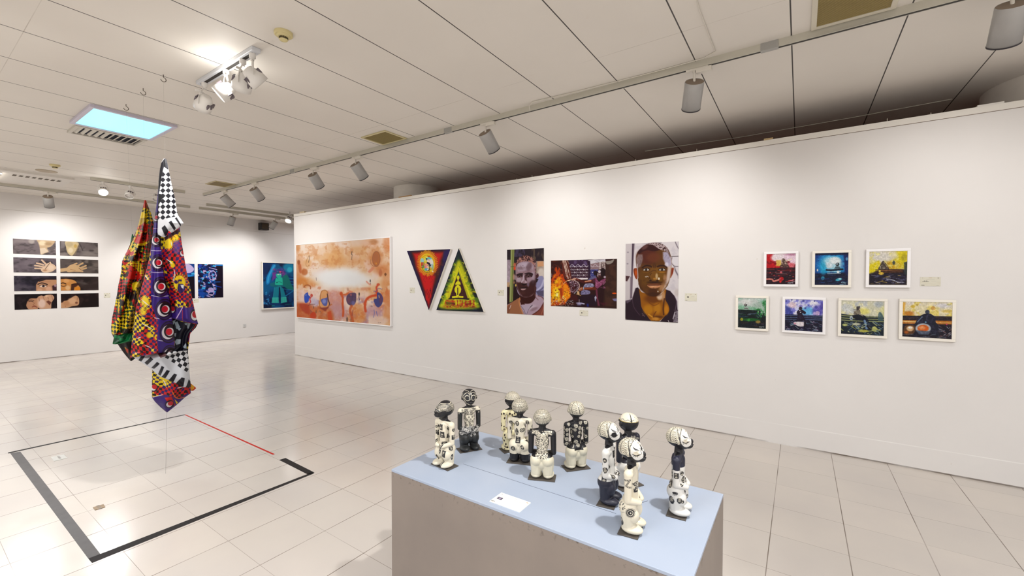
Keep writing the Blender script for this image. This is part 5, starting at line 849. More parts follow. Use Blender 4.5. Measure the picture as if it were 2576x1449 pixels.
def p_s5(p):
    p.c[:] = (206, 206, 236); p.wash((240, 238, 248), 60, .46, .6, 3, 1); p.wash((120, 120, 210), 50, .54, .68, 8, .9, box=(680, 632, 1053, 790)); p.ell(750, 690, 40, 30, (226, 200, 206), 22, .9); p.poly([(680, 690), (740, 720), (770, 790), (680, 800)], (50, 60, 150), 30, .9); p.ell(900, 750, 80, 40, (90, 180, 232), 36, .9); p.ell(1000, 750, 50, 60, (80, 70, 170), 40, .85); p.ell(1000, 770, 22, 24, (206, 180, 216), 10, .9); p.ell(970, 770, 14, 16, (190, 170, 220), 8, .9); p.ell(1040, 700, 20, 40, (70, 60, 160), 20, .8)
    for x, y, r in ((860, 648, 12), (745, 640, 8), (880, 720, 10), (908, 692, 6), (985, 710, 14), (690, 650, 10), (970, 650, 8)): p.ell(x, y, r, r, (70, 70, 150), 6, .85)
    p.poly([(680, 780), (1050, 790), (1048, 947), (683, 930)], (20, 18, 40), 14, 1)
    for y in (790, 808, 826): p.line([(684, y), (800, y + 2), (1046, y + 6)], 5, (120, 150, 200), 4, .7); 
    p.ell(834, 700, 20, 14, (150, 140, 206), 5); p.ell(833, 722, 17, 17, (36, 26, 40), 5); p.poly([(796, 760), (812, 738), (850, 736), (886, 760), (876, 778), (850, 770), (880, 830), (890, 860), (800, 850), (804, 790)], (26, 16, 38), 6, 1, True); p.ell(826, 742, 5, 4, (220, 200, 200), 3); p.ell(834, 760, 5, 4, (220, 220, 220), 3)
    streaks(p, (690, 840, 1040, 935), [(130, 136, 160), (190, 196, 206), (50, 50, 90), (120, 90, 120), (80, 120, 140)], 54, 5, 4, 30, .8, .4); p.poly([(765, 862), (800, 850), (868, 856), (864, 892), (810, 890)], (232, 222, 224), 5, .97, True); p.ell(780, 868, 12, 8, (206, 140, 160), 5); p.poly([(870, 840), (890, 840), (880, 925), (866, 900)], (16, 12, 26), 6); p.scribble(985, 928, 60, 6, (190, 200, 220), 4, 9, 4)
def p_s6(p):
    p.c[:] = (216, 214, 186); p.wash((232, 226, 176), 70, .5, .64, 3, .9); p.wash((196, 200, 204), 70, .52, .66, 6, .9, box=(1230, 648, 1655, 780)); p.ell(1450, 750, 60, 30, (232, 222, 110), 26, .8); p.ell(1600, 680, 50, 30, (176, 184, 190), 26, .8); p.ell(1640, 760, 30, 60, (216, 216, 150), 26, .7); p.ell(1290, 720, 60, 40, (206, 210, 212), 26, .8)
    p.poly([(1230, 775), (1350, 790), (1650, 800), (1645, 980), (1233, 962)], (24, 34, 46), 12, 1)
    for y in (800, 822, 842): p.line([(1236, y - 8), (1400, y), (1646, y + 4)], 7, (190, 196, 120), 4, .8); 
    p.poly([(1590, 780), (1600, 756), (1620, 756), (1640, 790), (1640, 840), (1590, 840)], (70, 96, 100), 10, .9); p.ell(1330, 815, 16, 20, (190, 200, 206), 5, .9); p.ell(1332, 820, 8, 8, (80, 100, 120), 5)
    p.poly([(1350, 780), (1368, 745), (1385, 730), (1410, 735), (1418, 780)], (140, 130, 112), 5, 1, True); p.wash((80, 70, 60), 8, .54, .62, 4, .8, box=(1350, 730, 1420, 780)); p.poly([(1378, 705), (1412, 700), (1414, 714), (1378, 716)], (44, 44, 56), 4); p.ell(1396, 722, 18, 18, (60, 54, 54), 5); p.ell(1408, 730, 6, 8, (190, 170, 150), 4)
    p.poly([(1340, 790), (1430, 780), (1480, 810), (1500, 850), (1480, 880), (1440, 840), (1380, 830)], (16, 20, 34), 6, 1, True); p.line([(1460, 840), (1475, 880), (1480, 910)], 22, (110, 140, 176), 8, .95); p.line([(1485, 890), (1512, 915)], 16, (18, 18, 26), 6); p.line([(1360, 750), (1440, 792)], 10, (150, 140, 120), 5)
    streaks(p, (1240, 855, 1640, 970), [(140, 166, 180), (196, 206, 150), (190, 196, 100), (40, 60, 90), (90, 120, 140)], 60, 8, 6, 40, .8, .5); p.ell(1380, 872, 40, 12, (222, 222, 190), 8, .85); p.ell(1270, 880, 26, 12, (206, 210, 120), 8, .85); p.ell(1450, 935, 50, 12, (196, 190, 70), 10, .85); p.ell(1555, 915, 26, 24, (206, 206, 110), 12, .8); p.poly([(1235, 945), (1460, 955), (1450, 972), (1235, 965)], (20, 26, 40), 8); p.line([(1485, 885), (1515, 918)], 12, (18, 18, 26))
def p_s7(p):
    p.c[:] = (232, 220, 180); p.ell(1940, 670, 110, 20, (232, 222, 210), 24, .9); p.wash((236, 214, 110), 60, .5, .62, 3, .9, box=(1830, 650, 2310, 800)); p.ell(2220, 690, 80, 24, (224, 220, 222), 30, .95); p.poly([(1832, 660), (1860, 660), (1850, 740), (1832, 790)], (224, 160, 40), 16, .8); p.ell(1890, 770, 50, 26, (196, 120, 30), 26, .9); p.ell(1930, 700, 22, 14, (216, 180, 60), 8, .8); p.ell(2125, 716, 22, 20, (206, 156, 70), 8, .9); p.ell(1972, 685, 9, 10, (190, 160, 80), 5, .8); p.ell(2260, 745, 50, 14, (222, 190, 90), 14, .8); p.ell(2275, 680, 20, 8, (196, 190, 120), 6, .8)
    p.poly([(1832, 790), (2305, 795), (2302, 1015), (1830, 992)], (26, 20, 34), 12, 1); p.poly([(1832, 832), (2306, 836), (2304, 872), (1832, 868)], (196, 120, 40), 12, .95); p.line([(1834, 845), (1960, 850)], 8, (240, 206, 130), 6); p.line([(2140, 855), (2300, 858)], 8, (226, 170, 90), 6)
    for y in (796, 812, 828): p.line([(1834, y), (2000, y)], 6, (16, 14, 30)); p.line([(2130, y + 2), (2304, y + 4)], 6, (16, 14, 30))
    for y in (804, 820): p.line([(1836, y), (1980, y)], 4, (120, 96, 60), al=.7); p.line([(2150, y), (2290, y)], 4, (120, 80, 50), al=.7)
    p.ell(2070, 752, 22, 20, (60, 66, 84), 6); p.poly([(1960, 850), (1990, 800), (2040, 772), (2100, 770), (2150, 810), (2150, 850), (2180, 890), (2180, 980), (2120, 980), (2060, 890), (1950, 890)], (28, 28, 46), 6, 1, True); p.line([(1975, 850), (2020, 800)], 10, (120, 136, 160), 6, .8); p.line([(2070, 790), (2060, 830)], 10, (60, 66, 90), 6, .7); p.ell(2054, 852, 8, 8, (110, 160, 190), 4)
    p.ell(2030, 912, 74, 48, (190, 196, 200), 10, .95); p.ell(2030, 912, 54, 34, (216, 96, 26), 10, 1); p.ell(2020, 906, 30, 18, (240, 160, 100), 10, .8); p.poly([(1960, 930), (2100, 940), (2080, 975), (1990, 970)], (80, 90, 110), 12, .9); p.poly([(1850, 900), (1880, 880), (1950, 890), (1940, 960), (1870, 975), (1840, 950)], (96, 60, 30), 12, .95, True); p.ell(1905, 915, 34, 26, (232, 190, 140), 14, .95); p.ell(1905, 906, 18, 12, (250, 240, 226), 8); p.ell(1870, 950, 20, 12, (200, 100, 30), 10, .8)
    streaks(p, (2180, 880, 2300, 1000), [(110, 120, 136), (160, 120, 110), (180, 186, 190), (60, 40, 50)], 30, 5, 5, 30, .8, .5); streaks(p, (1840, 960, 2160, 1000), [(60, 66, 80), (110, 120, 130), (30, 20, 30)], 24, 6, 5, 40, .7); p.ell(2256, 872, 7, 8, (206, 60, 110), 4); p.scribble(2210, 996, 90, 6, (90, 100, 110), 3, 9, 4)
SMALL = [(-.304, -.016, 1.567, 1.913, [(503, 190), (800, 185), (793, 490), (503, 487)], p_s1, 'small framed painting, red sky over dark ground, leftmost of the upper row', M_FRAMEW),
         (.092, .386, 1.564, 1.908, [(978, 182), (1305, 178), (1303, 495), (975, 490)], p_s2, 'small framed painting, blue glow round a lone bench, middle of the upper row', M_FRAME),
         (.488, .786, 1.567, 1.909, [(1505, 160), (1878, 153), (1873, 495), (1508, 492)], p_s3, 'small framed painting, bright yellow sky, rightmost of the upper row', M_FRAMEW),
         (-.551, -.256, 1.118, 1.472, [(225, 622), (502, 622), (495, 915), (228, 903)], p_s4, 'small framed painting, pale green and dark, leftmost of the lower row', M_FRAME),
         (-.142, .203, 1.118, 1.469, [(680, 632), (1053, 638), (1048, 947), (683, 930)], p_s5, 'small framed painting, violet sky behind a seated dark figure, lower row', M_FRAMEW),
         (.295, .641, 1.115, 1.467, [(1230, 648), (1652, 652), (1645, 980), (1233, 962)], p_s6, 'small framed painting, pale yellow with a man lounging on a bench, lower row', M_FRAME),
         (.717, 1.068, 1.120, 1.470, [(1832, 652), (2310, 660), (2302, 1015), (1830, 992)], p_s7, 'small framed painting, amber sky and orange drum, rightmost of the lower row', M_FRAME)]
def rough(fn, seed):
    def f(p):
        fn(p); keep = p.c.copy(); w = q_w = (p.P[:, 0].max() - p.P[:, 0].min()) / 22
        j = np.stack([fbm(p.P, w, seed, 3) - .5, fbm(p.P, w, seed + 7, 3) - .5], 1); tone = 1 + (fbm(p.P, w * .5, seed + 3, 3) - .5) * .28
        p.c = np.clip(keep * tone[:, None] + (fbm(p.P, w * .8, seed + 9, 2) > .64)[:, None] * np.array([16, 15, 19]), 0, 255)
    return f
for x0, x1, z0, z1, q, fn, lab, fm in SMALL:
    fn = rough(fn, int(x0 * 10) + 20)
    artwork('painting', lab, 'painting', 'P', x0, x1, z0, z1, q, fn, 130, .023, .026, group='small framed bench paintings', fm=fm, surf='canvas', lip=.006)

# ---- eight dark photographs of hands and faces in a grid on the back wall
SK = (206, 158, 120); SKD = (150, 98, 60); SKL = (232, 200, 172)
def drape(p, q, base, lite, seed):
    p.c[:] = base; p.wash(lite, 150, .35, .75, seed, .9, 3, sy=1.8, sx=.7); p.wash(tuple(v * .6 for v in base), 110, .48, .8, seed + 3, .8, 3, sy=2.2)
def hand(p, wrist, palm, fingers, c=SK, w=26):
    p.line(wrist, w * 2.2, c, 6); p.poly(palm, c, 6, 1, True)
    for f in fingers: p.line(f, w, c, 6); p.line([f[0], f[-1]], 5, SKD, 8, .25)
def p_st1(p):
    drape(p, 0, (112, 100, 102), (140, 128, 128), 3); p.poly([(620, 130), (900, 160), (850, 260), (780, 300), (800, 350), (740, 380), (670, 400), (655, 290), (640, 220)], (196, 168, 132), 14, 1, True); p.ell(700, 210, 60, 40, (226, 206, 172), 30, .9); p.poly([(655, 300), (740, 290), (800, 350), (670, 400)], (216, 196, 172), 10); p.ell(800, 220, 60, 26, (150, 120, 84), 24, .6); p.ell(520, 180, 50, 40, (190, 180, 170), 30, .6); p.poly([(770, 290), (870, 260), (920, 290), (850, 350)], (96, 86, 84), 12, .9)
def p_st2(p):
    drape(p, 0, (104, 94, 92), (140, 130, 124), 6); p.poly([(1090, 180), (1290, 200), (1290, 280), (1250, 350), (1190, 420), (1120, 370), (1095, 280)], (206, 184, 140), 14, 1, True); p.ell(1150, 230, 60, 40, (176, 160, 124), 24, .7); p.ell(1250, 260, 26, 30, (190, 156, 76), 18, .8); p.ell(1170, 330, 40, 40, (226, 210, 176), 24, .9); p.line([(1320, 220), (1370, 330)], 14, (60, 52, 54), 10, .8); p.line([(1300, 250), (1240, 400)], 20, (140, 120, 90), 14, .7); p.ell(1040, 240, 40, 60, (150, 140, 140), 30, .6)
def p_st3(p):
    drape(p, 0, (92, 82, 88), (122, 110, 116), 9)
    hand(p, [(900, 620), (830, 600)], [(720, 600), (790, 540), (860, 550), (920, 600), (880, 670), (780, 700), (700, 690), (670, 640)], [[(760, 560), (690, 490)], [(720, 570), (605, 540)], [(710, 600), (575, 580)], [(710, 630), (575, 628)], [(800, 560), (830, 530)]], (222, 190, 160)); p.line([(815, 545), (745, 640)], 8, (30, 20, 24), 5); p.ell(740, 660, 34, 16, (170, 120, 84), 14, .7); p.ell(840, 620, 50, 40, (236, 212, 186), 30, .7)
def p_st4(p):
    drape(p, 0, (88, 78, 74), (118, 106, 98), 12)
    hand(p, [(990, 660), (1060, 650), (1120, 640)], [(1100, 640), (1150, 580), (1210, 560), (1300, 580), (1350, 640), (1340, 680), (1240, 680), (1130, 690)], [[(1200, 570), (1275, 540)], [(1280, 590), (1375, 535)], [(1330, 620), (1425, 580)], [(1340, 645), (1430, 620)], [(1250, 670), (1370, 675)]], (206, 170, 124)); p.line([(1170, 640), (1250, 660)], 8, SKD, 10, .7); p.line([(1310, 620), (1350, 650)], 8, (90, 56, 36), 8, .8)
def p_st5(p):
    drape(p, 0, (44, 38, 52), (84, 76, 86), 15); p.poly([(590, 1010), (590, 900), (640, 820), (720, 790), (940, 800), (940, 1010)], (190, 140, 104), 10, 1); p.poly([(600, 820), (680, 780), (940, 770), (940, 815), (760, 815), (640, 850)], (30, 22, 30), 12, .9); p.line([(620, 890), (690, 868), (780, 895)], 16, (30, 18, 20), 8); p.poly([(640, 925), (700, 900), (770, 925), (710, 945)], (226, 200, 180), 6, 1, True); p.ell(712, 922, 22, 18, (40, 26, 34), 5); p.line([(640, 922), (700, 898), (775, 922)], 8, (26, 14, 18)); p.poly([(860, 920), (940, 890), (940, 1010), (870, 1000)], (50, 26, 36), 20, .9); p.ell(915, 915, 20, 22, (200, 160, 170), 12, .8); p.ell(800, 970, 50, 40, (220, 170, 140), 30, .8); p.line([(700, 845), (830, 850)], 5, (150, 96, 66), al=.8); p.ell(650, 985, 40, 24, (216, 170, 140), 24, .7)
def p_st6(p):
    drape(p, 0, (50, 38, 36), (88, 78, 74), 18); p.poly([(1010, 1000), (1010, 790), (1120, 780), (1260, 830), (1290, 880), (1340, 950), (1340, 1000)], (206, 140, 74), 12, 1); p.poly([(1010, 780), (1200, 775), (1290, 860), (1240, 810), (1100, 795), (1010, 800)], (26, 16, 20), 12, .9); p.line([(1012, 880), (1050, 866), (1100, 885)], 16, (40, 20, 16), 8); p.line([(1012, 915), (1060, 925), (1105, 912)], 9, (40, 20, 16), 6); p.poly([(1190, 900), (1290, 870), (1340, 880), (1240, 950), (1230, 1000), (1180, 1000)], (60, 28, 18), 20, .9); p.line([(1195, 895), (1250, 880), (1300, 880)], 14, (36, 18, 14), 7); p.poly([(1240, 940), (1330, 930), (1340, 990), (1260, 1000)], (216, 130, 30), 14, .9); p.ell(1110, 830, 50, 30, (226, 170, 110), 24, .7); p.ell(1130, 950, 40, 40, (232, 190, 140), 24, .8)
def p_st7(p):
    p.c[:] = (22, 12, 16); p.wash((40, 28, 32), 100, .5, .7, 4, .8); p.poly([(430, 1240), (440, 1170), (480, 1120), (560, 1100), (620, 1130), (620, 1300), (480, 1305)], (190, 138, 104), 10, 1, True); p.poly([(420, 1260), (420, 1160), (470, 1100), (580, 1080), (620, 1100), (600, 1125), (500, 1130), (450, 1180)], (18, 8, 12), 12, .95, True); p.line([(470, 1180), (510, 1170), (550, 1185)], 9, (40, 20, 20), 6); p.line([(460, 1165), (510, 1150), (560, 1165)], 8, (40, 20, 20), 6); p.line([(530, 1265), (570, 1255), (610, 1270)], 12, (130, 60, 50), 7); p.line([(570, 1200), (545, 1235), (580, 1245)], 8, (130, 84, 60), 8, .8)
    p.poly([(605, 1200), (620, 1110), (680, 1080), (720, 1090), (780, 1070), (860, 1070), (895, 1120), (850, 1200), (830, 1300), (680, 1305), (620, 1260)], (206, 158, 124), 8, 1, True); p.ell(690, 1210, 60, 70, (232, 200, 184), 40, .9)
    for a, b in (((640, 1110), (650, 1170)), ((710, 1100), (730, 1150)), ((780, 1080), (800, 1140)), ((850, 1075), (870, 1150))): p.line([a, b], 6, (110, 66, 50), 8, .8)
    p.poly([(760, 1180), (800, 1160), (850, 1190), (820, 1240)], (90, 40, 30), 14, .8); p.ell(770, 1090, 30, 16, (236, 196, 160), 12, .8)
def p_st8(p):
    p.c[:] = (26, 14, 14); p.wash((46, 30, 28), 100, .5, .7, 7, .8); p.poly([(1010, 1180), (1130, 1150), (1220, 1090), (1270, 1075), (1310, 1110), (1320, 1180), (1300, 1230), (1200, 1250), (1100, 1280), (1020, 1275)], (200, 152, 112), 8, 1, True); p.ell(1200, 1160, 70, 50, (222, 176, 136), 34, .8); p.ell(1275, 1190, 22, 18, (110, 60, 46), 12, .8); p.line([(1290, 1100), (1285, 1150)], 6, (120, 70, 50), 8, .8); p.poly([(1010, 1100), (1110, 1120), (1040, 1190), (1010, 1190)], (40, 20, 16), 16, .9); p.ell(1090, 1250, 8, 8, (150, 90, 60), 6, .7); p.ell(1110, 1200, 50, 40, (186, 132, 92), 30, .7)
GRID = [(1.447, 2.030, 2.134, 2.430, [(210, 135), (925, 170), (922, 410), (215, 388)], p_st1, 'throat and chin on grey cloth, left column, top row'), (2.087, 2.670, 2.128, 2.431, [(990, 175), (1618, 208), (1618, 433), (993, 415)], p_st2, 'chin on grey cloth, right column, top row'),
        (1.447, 2.030, 1.766, 2.064, [(218, 440), (928, 462), (930, 703), (225, 692)], p_st3, 'open hand with splayed fingers, left column, second row'), (2.087, 2.670, 1.762, 2.058, [(998, 463), (1622, 482), (1626, 706), (1003, 705)], p_st4, 'curled open hand, right column, second row'),
        (1.450, 2.030, 1.395, 1.697, [(232, 750), (938, 752), (940, 1000), (236, 1000)], p_st5, 'open eye, left column, third row'), (2.087, 2.668, 1.393, 1.690, [(1008, 755), (1634, 758), (1636, 984), (1010, 1000)], p_st6, 'closed eye lit orange, right column, third row'),
        (1.450, 2.030, 1.026, 1.334, [(233, 1060), (940, 1048), (943, 1288), (240, 1312)], p_st7, 'face half hidden by a fist, left column, bottom row'), (2.087, 2.667, 1.024, 1.326, [(1013, 1046), (1637, 1032), (1644, 1254), (1020, 1282)], p_st8, 'single fist on black, right column, bottom row')]
for x0, x1, z0, z1, q, fn, lab in GRID:
    artwork('photograph', 'strip photograph on back wall: ' + lab, 'photograph', 'L', x0, x1, z0, z1, q, fn, 120, group='strip photographs of hands and faces')

# ---- blue abstracts and the teal canvas on the back wall
def shards(p, box, cols, n, seed, size):
    r = np.random.RandomState(seed)
    for k in range(n):
        x = box[0] + r.rand() * (box[2] - box[0]); y = box[1] + r.rand() * (box[3] - box[1]); m = r.randint(3, 6); a0 = r.rand() * 6.28; s = size * (.5 + r.rand())
        p.poly([(x + s * math.cos(a0 + 6.28 * i / m) * (.6 + .8 * r.rand()), y + s * .6 * math.sin(a0 + 6.28 * i / m) * (.6 + .8 * r.rand())) for i in range(m)], cols[r.randint(len(cols))], 4, .95)
BL = [(12, 24, 90), (20, 90, 180), (10, 50, 130), (60, 170, 220), (196, 170, 216), (10, 8, 30), (30, 60, 170), (14, 10, 30)]
def p_blue1(p):
    p.c[:] = (18, 60, 130); shards(p, (-80, 260, 300, 520), BL, 60, 3, 34); p.poly([(180, 270), (250, 265), (300, 340), (260, 400), (190, 380)], (196, 178, 218), 6, 1, True); p.poly([(150, 400), (300, 440), (300, 470), (170, 450)], (30, 130, 206), 6); p.poly([(215, 520), (240, 460), (300, 450), (305, 790), (215, 790)], (16, 4, 22), 6, 1); p.poly([(190, 450), (220, 455), (215, 530), (190, 500)], (206, 200, 230), 5); p.poly([(-80, 520), (215, 520), (215, 790), (-80, 790)], (14, 30, 90), 8)
def p_blue2(p):
    p.c[:] = (14, 24, 74); shards(p, (345, 265, 640, 780), BL, 190, 5, 26); p.poly([(620, 300), (735, 275), (735, 775), (600, 775), (640, 640), (620, 520), (660, 420)], (18, 4, 26), 10, 1); shards(p, (345, 430, 480, 620), [(196, 176, 222), (60, 120, 200), (12, 10, 40)], 24, 9, 20); p.poly([(610, 275), (735, 272), (735, 290), (610, 290)], (20, 120, 200), 6)
    Lc = (206, 184, 222)
    for cx, cy, rx, ry in ((570, 440, 60, 74),): 
        for k in range(9):
            a, b = 2 * math.pi * k / 9, 2 * math.pi * (k + 1.1) / 9; p.line([(cx + rx * math.cos(a), cy + ry * math.sin(a)), (cx + rx * math.cos(b), cy + ry * math.sin(b))], 12, Lc, 5, .95, sm=False)
    p.line([(520, 430), (570, 450), (620, 420)], 8, (150, 130, 200)); p.line([(560, 380), (575, 500)], 8, (150, 130, 200)); p.ell(545, 660, 50, 34, (190, 170, 216), 8, .9, .3); p.poly([(560, 560), (620, 590), (580, 610)], Lc, 5); p.line([(500, 720), (560, 740), (590, 710)], 12, Lc, 5); p.line([(600, 540), (690, 538)], 9, (30, 100, 190)); p.line([(620, 600), (705, 620)], 10, (30, 60, 180)); p.line([(520, 320), (640, 350)], 9, Lc); p.ell(430, 720, 70, 30, (20, 80, 170), 14, .7); p.poly([(360, 640), (420, 650), (430, 740), (360, 770)], (20, 70, 160), 14, .8)
def p_teal(p):
    p.c[:] = (14, 60, 110); p.wash((10, 90, 140), 160, .42, .6, 3, 1); p.wash((8, 30, 70), 120, .52, .66, 6, .9); p.poly([(1345, 248), (1480, 248), (1400, 420), (1350, 480)], (18, 44, 90), 40, .9); p.ell(1740, 320, 90, 70, (20, 150, 190), 50, .9); p.ell(1760, 350, 40, 40, (60, 190, 214), 26, .8)
    p.poly([(1500, 270), (1545, 290), (1500, 380), (1470, 470), (1440, 560), (1400, 570), (1395, 490), (1420, 420), (1460, 340)], (24, 130, 200), 14, 1, True); p.line([(1520, 290), (1440, 440), (1420, 540)], 22, (60, 180, 226), 16, .8)
    for y in (470, 520, 560, 600): p.line([(1740, y - 10), (1830, y)], 12, (12, 30, 100), 8, .9); p.line([(1740, y + 10), (1830, y + 20)], 8, (30, 130, 190), 6, .8)
    p.poly([(1480, 520), (1500, 400), (1550, 345), (1650, 320), (1710, 400), (1720, 440), (1640, 470), (1560, 440)], (76, 60, 140), 10, .95); p.wash((150, 60, 140), 26, .54, .62, 9, .8, box=(1490, 330, 1710, 480)); p.wash((40, 110, 160), 26, .54, .62, 11, .7, box=(1490, 330, 1710, 480)); p.poly([(1485, 525), (1500, 410), (1555, 400), (1550, 470)], (110, 60, 150), 8, .9)
    p.poly([(1640, 470), (1720, 430), (1780, 560), (1820, 650), (1740, 650), (1660, 590)], (20, 120, 110), 14, .95, True); p.poly([(1450, 560), (1560, 530), (1640, 560), (1700, 610), (1560, 620), (1460, 600)], (24, 110, 120), 12, .9); p.line([(1690, 750), (1820, 670)], 12, (40, 140, 190), 8, .8); p.line([(1640, 640), (1820, 665)], 9, (40, 140, 180), 6, .8)
    T = (40, 190, 160); p.poly([(1545, 420), (1600, 410), (1632, 430), (1625, 460), (1600, 500), (1560, 470)], T, 7, 1, True); p.ell(1578, 425, 12, 9, (220, 240, 236), 4); p.ell(1612, 422, 12, 9, (220, 240, 236), 4); p.ell(1578, 426, 4, 4, (10, 30, 40), 3); p.ell(1612, 424, 4, 4, (10, 30, 40), 3); p.line([(1560, 400), (1640, 395)], 10, (20, 60, 90)); p.ell(1610, 385, 16, 12, (230, 90, 130), 5); p.ell(1575, 385, 12, 8, (30, 150, 160), 4)
    p.poly([(1545, 480), (1590, 495), (1640, 470), (1650, 570), (1640, 585), (1540, 580), (1530, 560)], T, 7, 1, True); p.line([(1550, 550), (1590, 535), (1640, 550)], 5, (14, 90, 90)); p.ell(1560, 545, 8, 8, (10, 70, 80), 4)
    for q in ([(1520, 620), (1600, 600), (1580, 780), (1590, 850), (1480, 845), (1500, 760)], [(1610, 600), (1660, 640), (1690, 740), (1715, 840), (1625, 855), (1625, 760)]): p.poly(q, (22, 130, 150), 9, .97); p.line([q[0], q[-1], q[-2]], 6, (60, 190, 190), al=.6)
    p.poly([(1590, 620), (1606, 620), (1600, 780), (1590, 780)], (10, 24, 60), 5); p.poly([(1485, 770), (1585, 770), (1588, 852), (1482, 850)], (60, 190, 176), 6); p.poly([(1620, 770), (1705, 765), (1715, 840), (1622, 856)], (60, 190, 176), 6)
    for k in range(6): p.line([(1495 + k * 17, 780), (1495 + k * 17, 848)], 3, (20, 110, 110)); p.line([(1630 + k * 15, 775), (1630 + k * 15, 848)], 3, (20, 110, 110))
    p.wash((60, 160, 220), 30, .58, .68, 15, .7, box=(1350, 650, 1450, 900)); p.line([(1470, 895), (1520, 890)], 12, (30, 140, 130), 8); p.line([(1690, 880), (1780, 870)], 14, (20, 100, 110), 10, .8); p.poly([(1350, 870), (1480, 880), (1480, 925), (1355, 925)], (12, 20, 50), 20, .8)
artwork('print', 'blue abstract print half hidden behind the tall hanging cloth', 'print', 'L', 3.60, 4.473, 1.148, 2.028, [(-90, 255), (304, 262), (306, 786), (-90, 790)], p_blue1, 130, group=None)
artwork('print', 'blue, lilac and black abstract print of broken shapes on the back wall', 'print', 'L', 4.545, 5.120, 1.149, 2.030, [(342, 264), (735, 270), (736, 775), (345, 782)], p_blue2, 110)
artwork('painting', 'teal and blue framed painting of a figure, half behind the partition edge', 'painting', 'L', 6.10, 7.05, .765, 2.14, [(1345, 248), (1822, 256), (1822, 915), (1355, 928)], p_teal, 140, .03, .05, fm=M_FRAME, surf='canvas', lip=.006)

# ---- caption cards
def p_card(kind):
    def f(p):
        p.c[:] = (242, 237, 218); p.wash((236, 230, 208), 30, .5, .7, kind, .6); K = (60, 54, 50); G = (150, 144, 130)
        p.ell(12, 12, 3, 3, G, 2, .8); p.ell(50, 11, 7, 2.2, (176, 120, 70), 2, .8); p.ell(88, 12, 4, 3.5, (120, 100, 80), 2, .9); p.line([(30, 30), (70, 30)], 1.6, G, 1.5, .6, sm=False); p.line([(55, 40), (80, 40)], 1.4, G, 1.5, .5, sm=False); p.line([(55, 47), (80, 47)], 1.4, G, 1.5, .5, sm=False)
        if kind == 5: p.line([(14, 50), (40, 50)], 5, K, 2, sm=False); p.ell(22, 43, 3, 3, K, 2); p.ell(32, 43, 3, 3, K, 2)
        else: p.poly([(20, 40), (34, 40), (34, 56), (20, 56)], K, 2, .95)
        p.line([(8, 90), (20, 90)], 5, (80, 76, 66), 2, .9, sm=False); p.line([(24, 91), (40, 91)], 1.5, G, 1.5, .6, sm=False); p.line([(80, 92), (92, 92)], 1.5, G, 1.5, .6, sm=False)
    return f
for wl, x0, x1, z0, z1, k, lab in (('P', -5.445, -5.325, 1.405, 1.497, 1, 'small cream caption card left of the red triangle painting'), ('P', -3.616, -3.504, 1.405, 1.486, 2, 'small cream caption card left of the lilac faced portrait'),
                                   ('P', -2.326, -2.205, 1.175, 1.246, 3, 'small cream caption card under the fire photograph'), ('P', -1.055, -.931, 1.400, 1.484, 4, 'small cream caption card right of the golden portrait'), ('P', .850, .977, 1.582, 1.660, 5, 'cream caption card right of the yellow painting'),
                                   ('L', 2.755, 2.860, 1.222, 1.322, 1, 'small cream caption card right of the strip photographs'), ('L', 4.436, 4.557, 1.035, 1.131, 2, 'small cream caption card below the blue abstract print'), ('P', -8.985, -8.925, 1.36, 1.46, 3, 'tiny caption card left of the orange painting')):
    artwork('caption_card', lab, 'caption card', wl, x0, x1, z0, z1, [(0, 0), (100, 0), (100, 100), (0, 100)], p_card(k), 44, depth=.0015, group='caption cards')

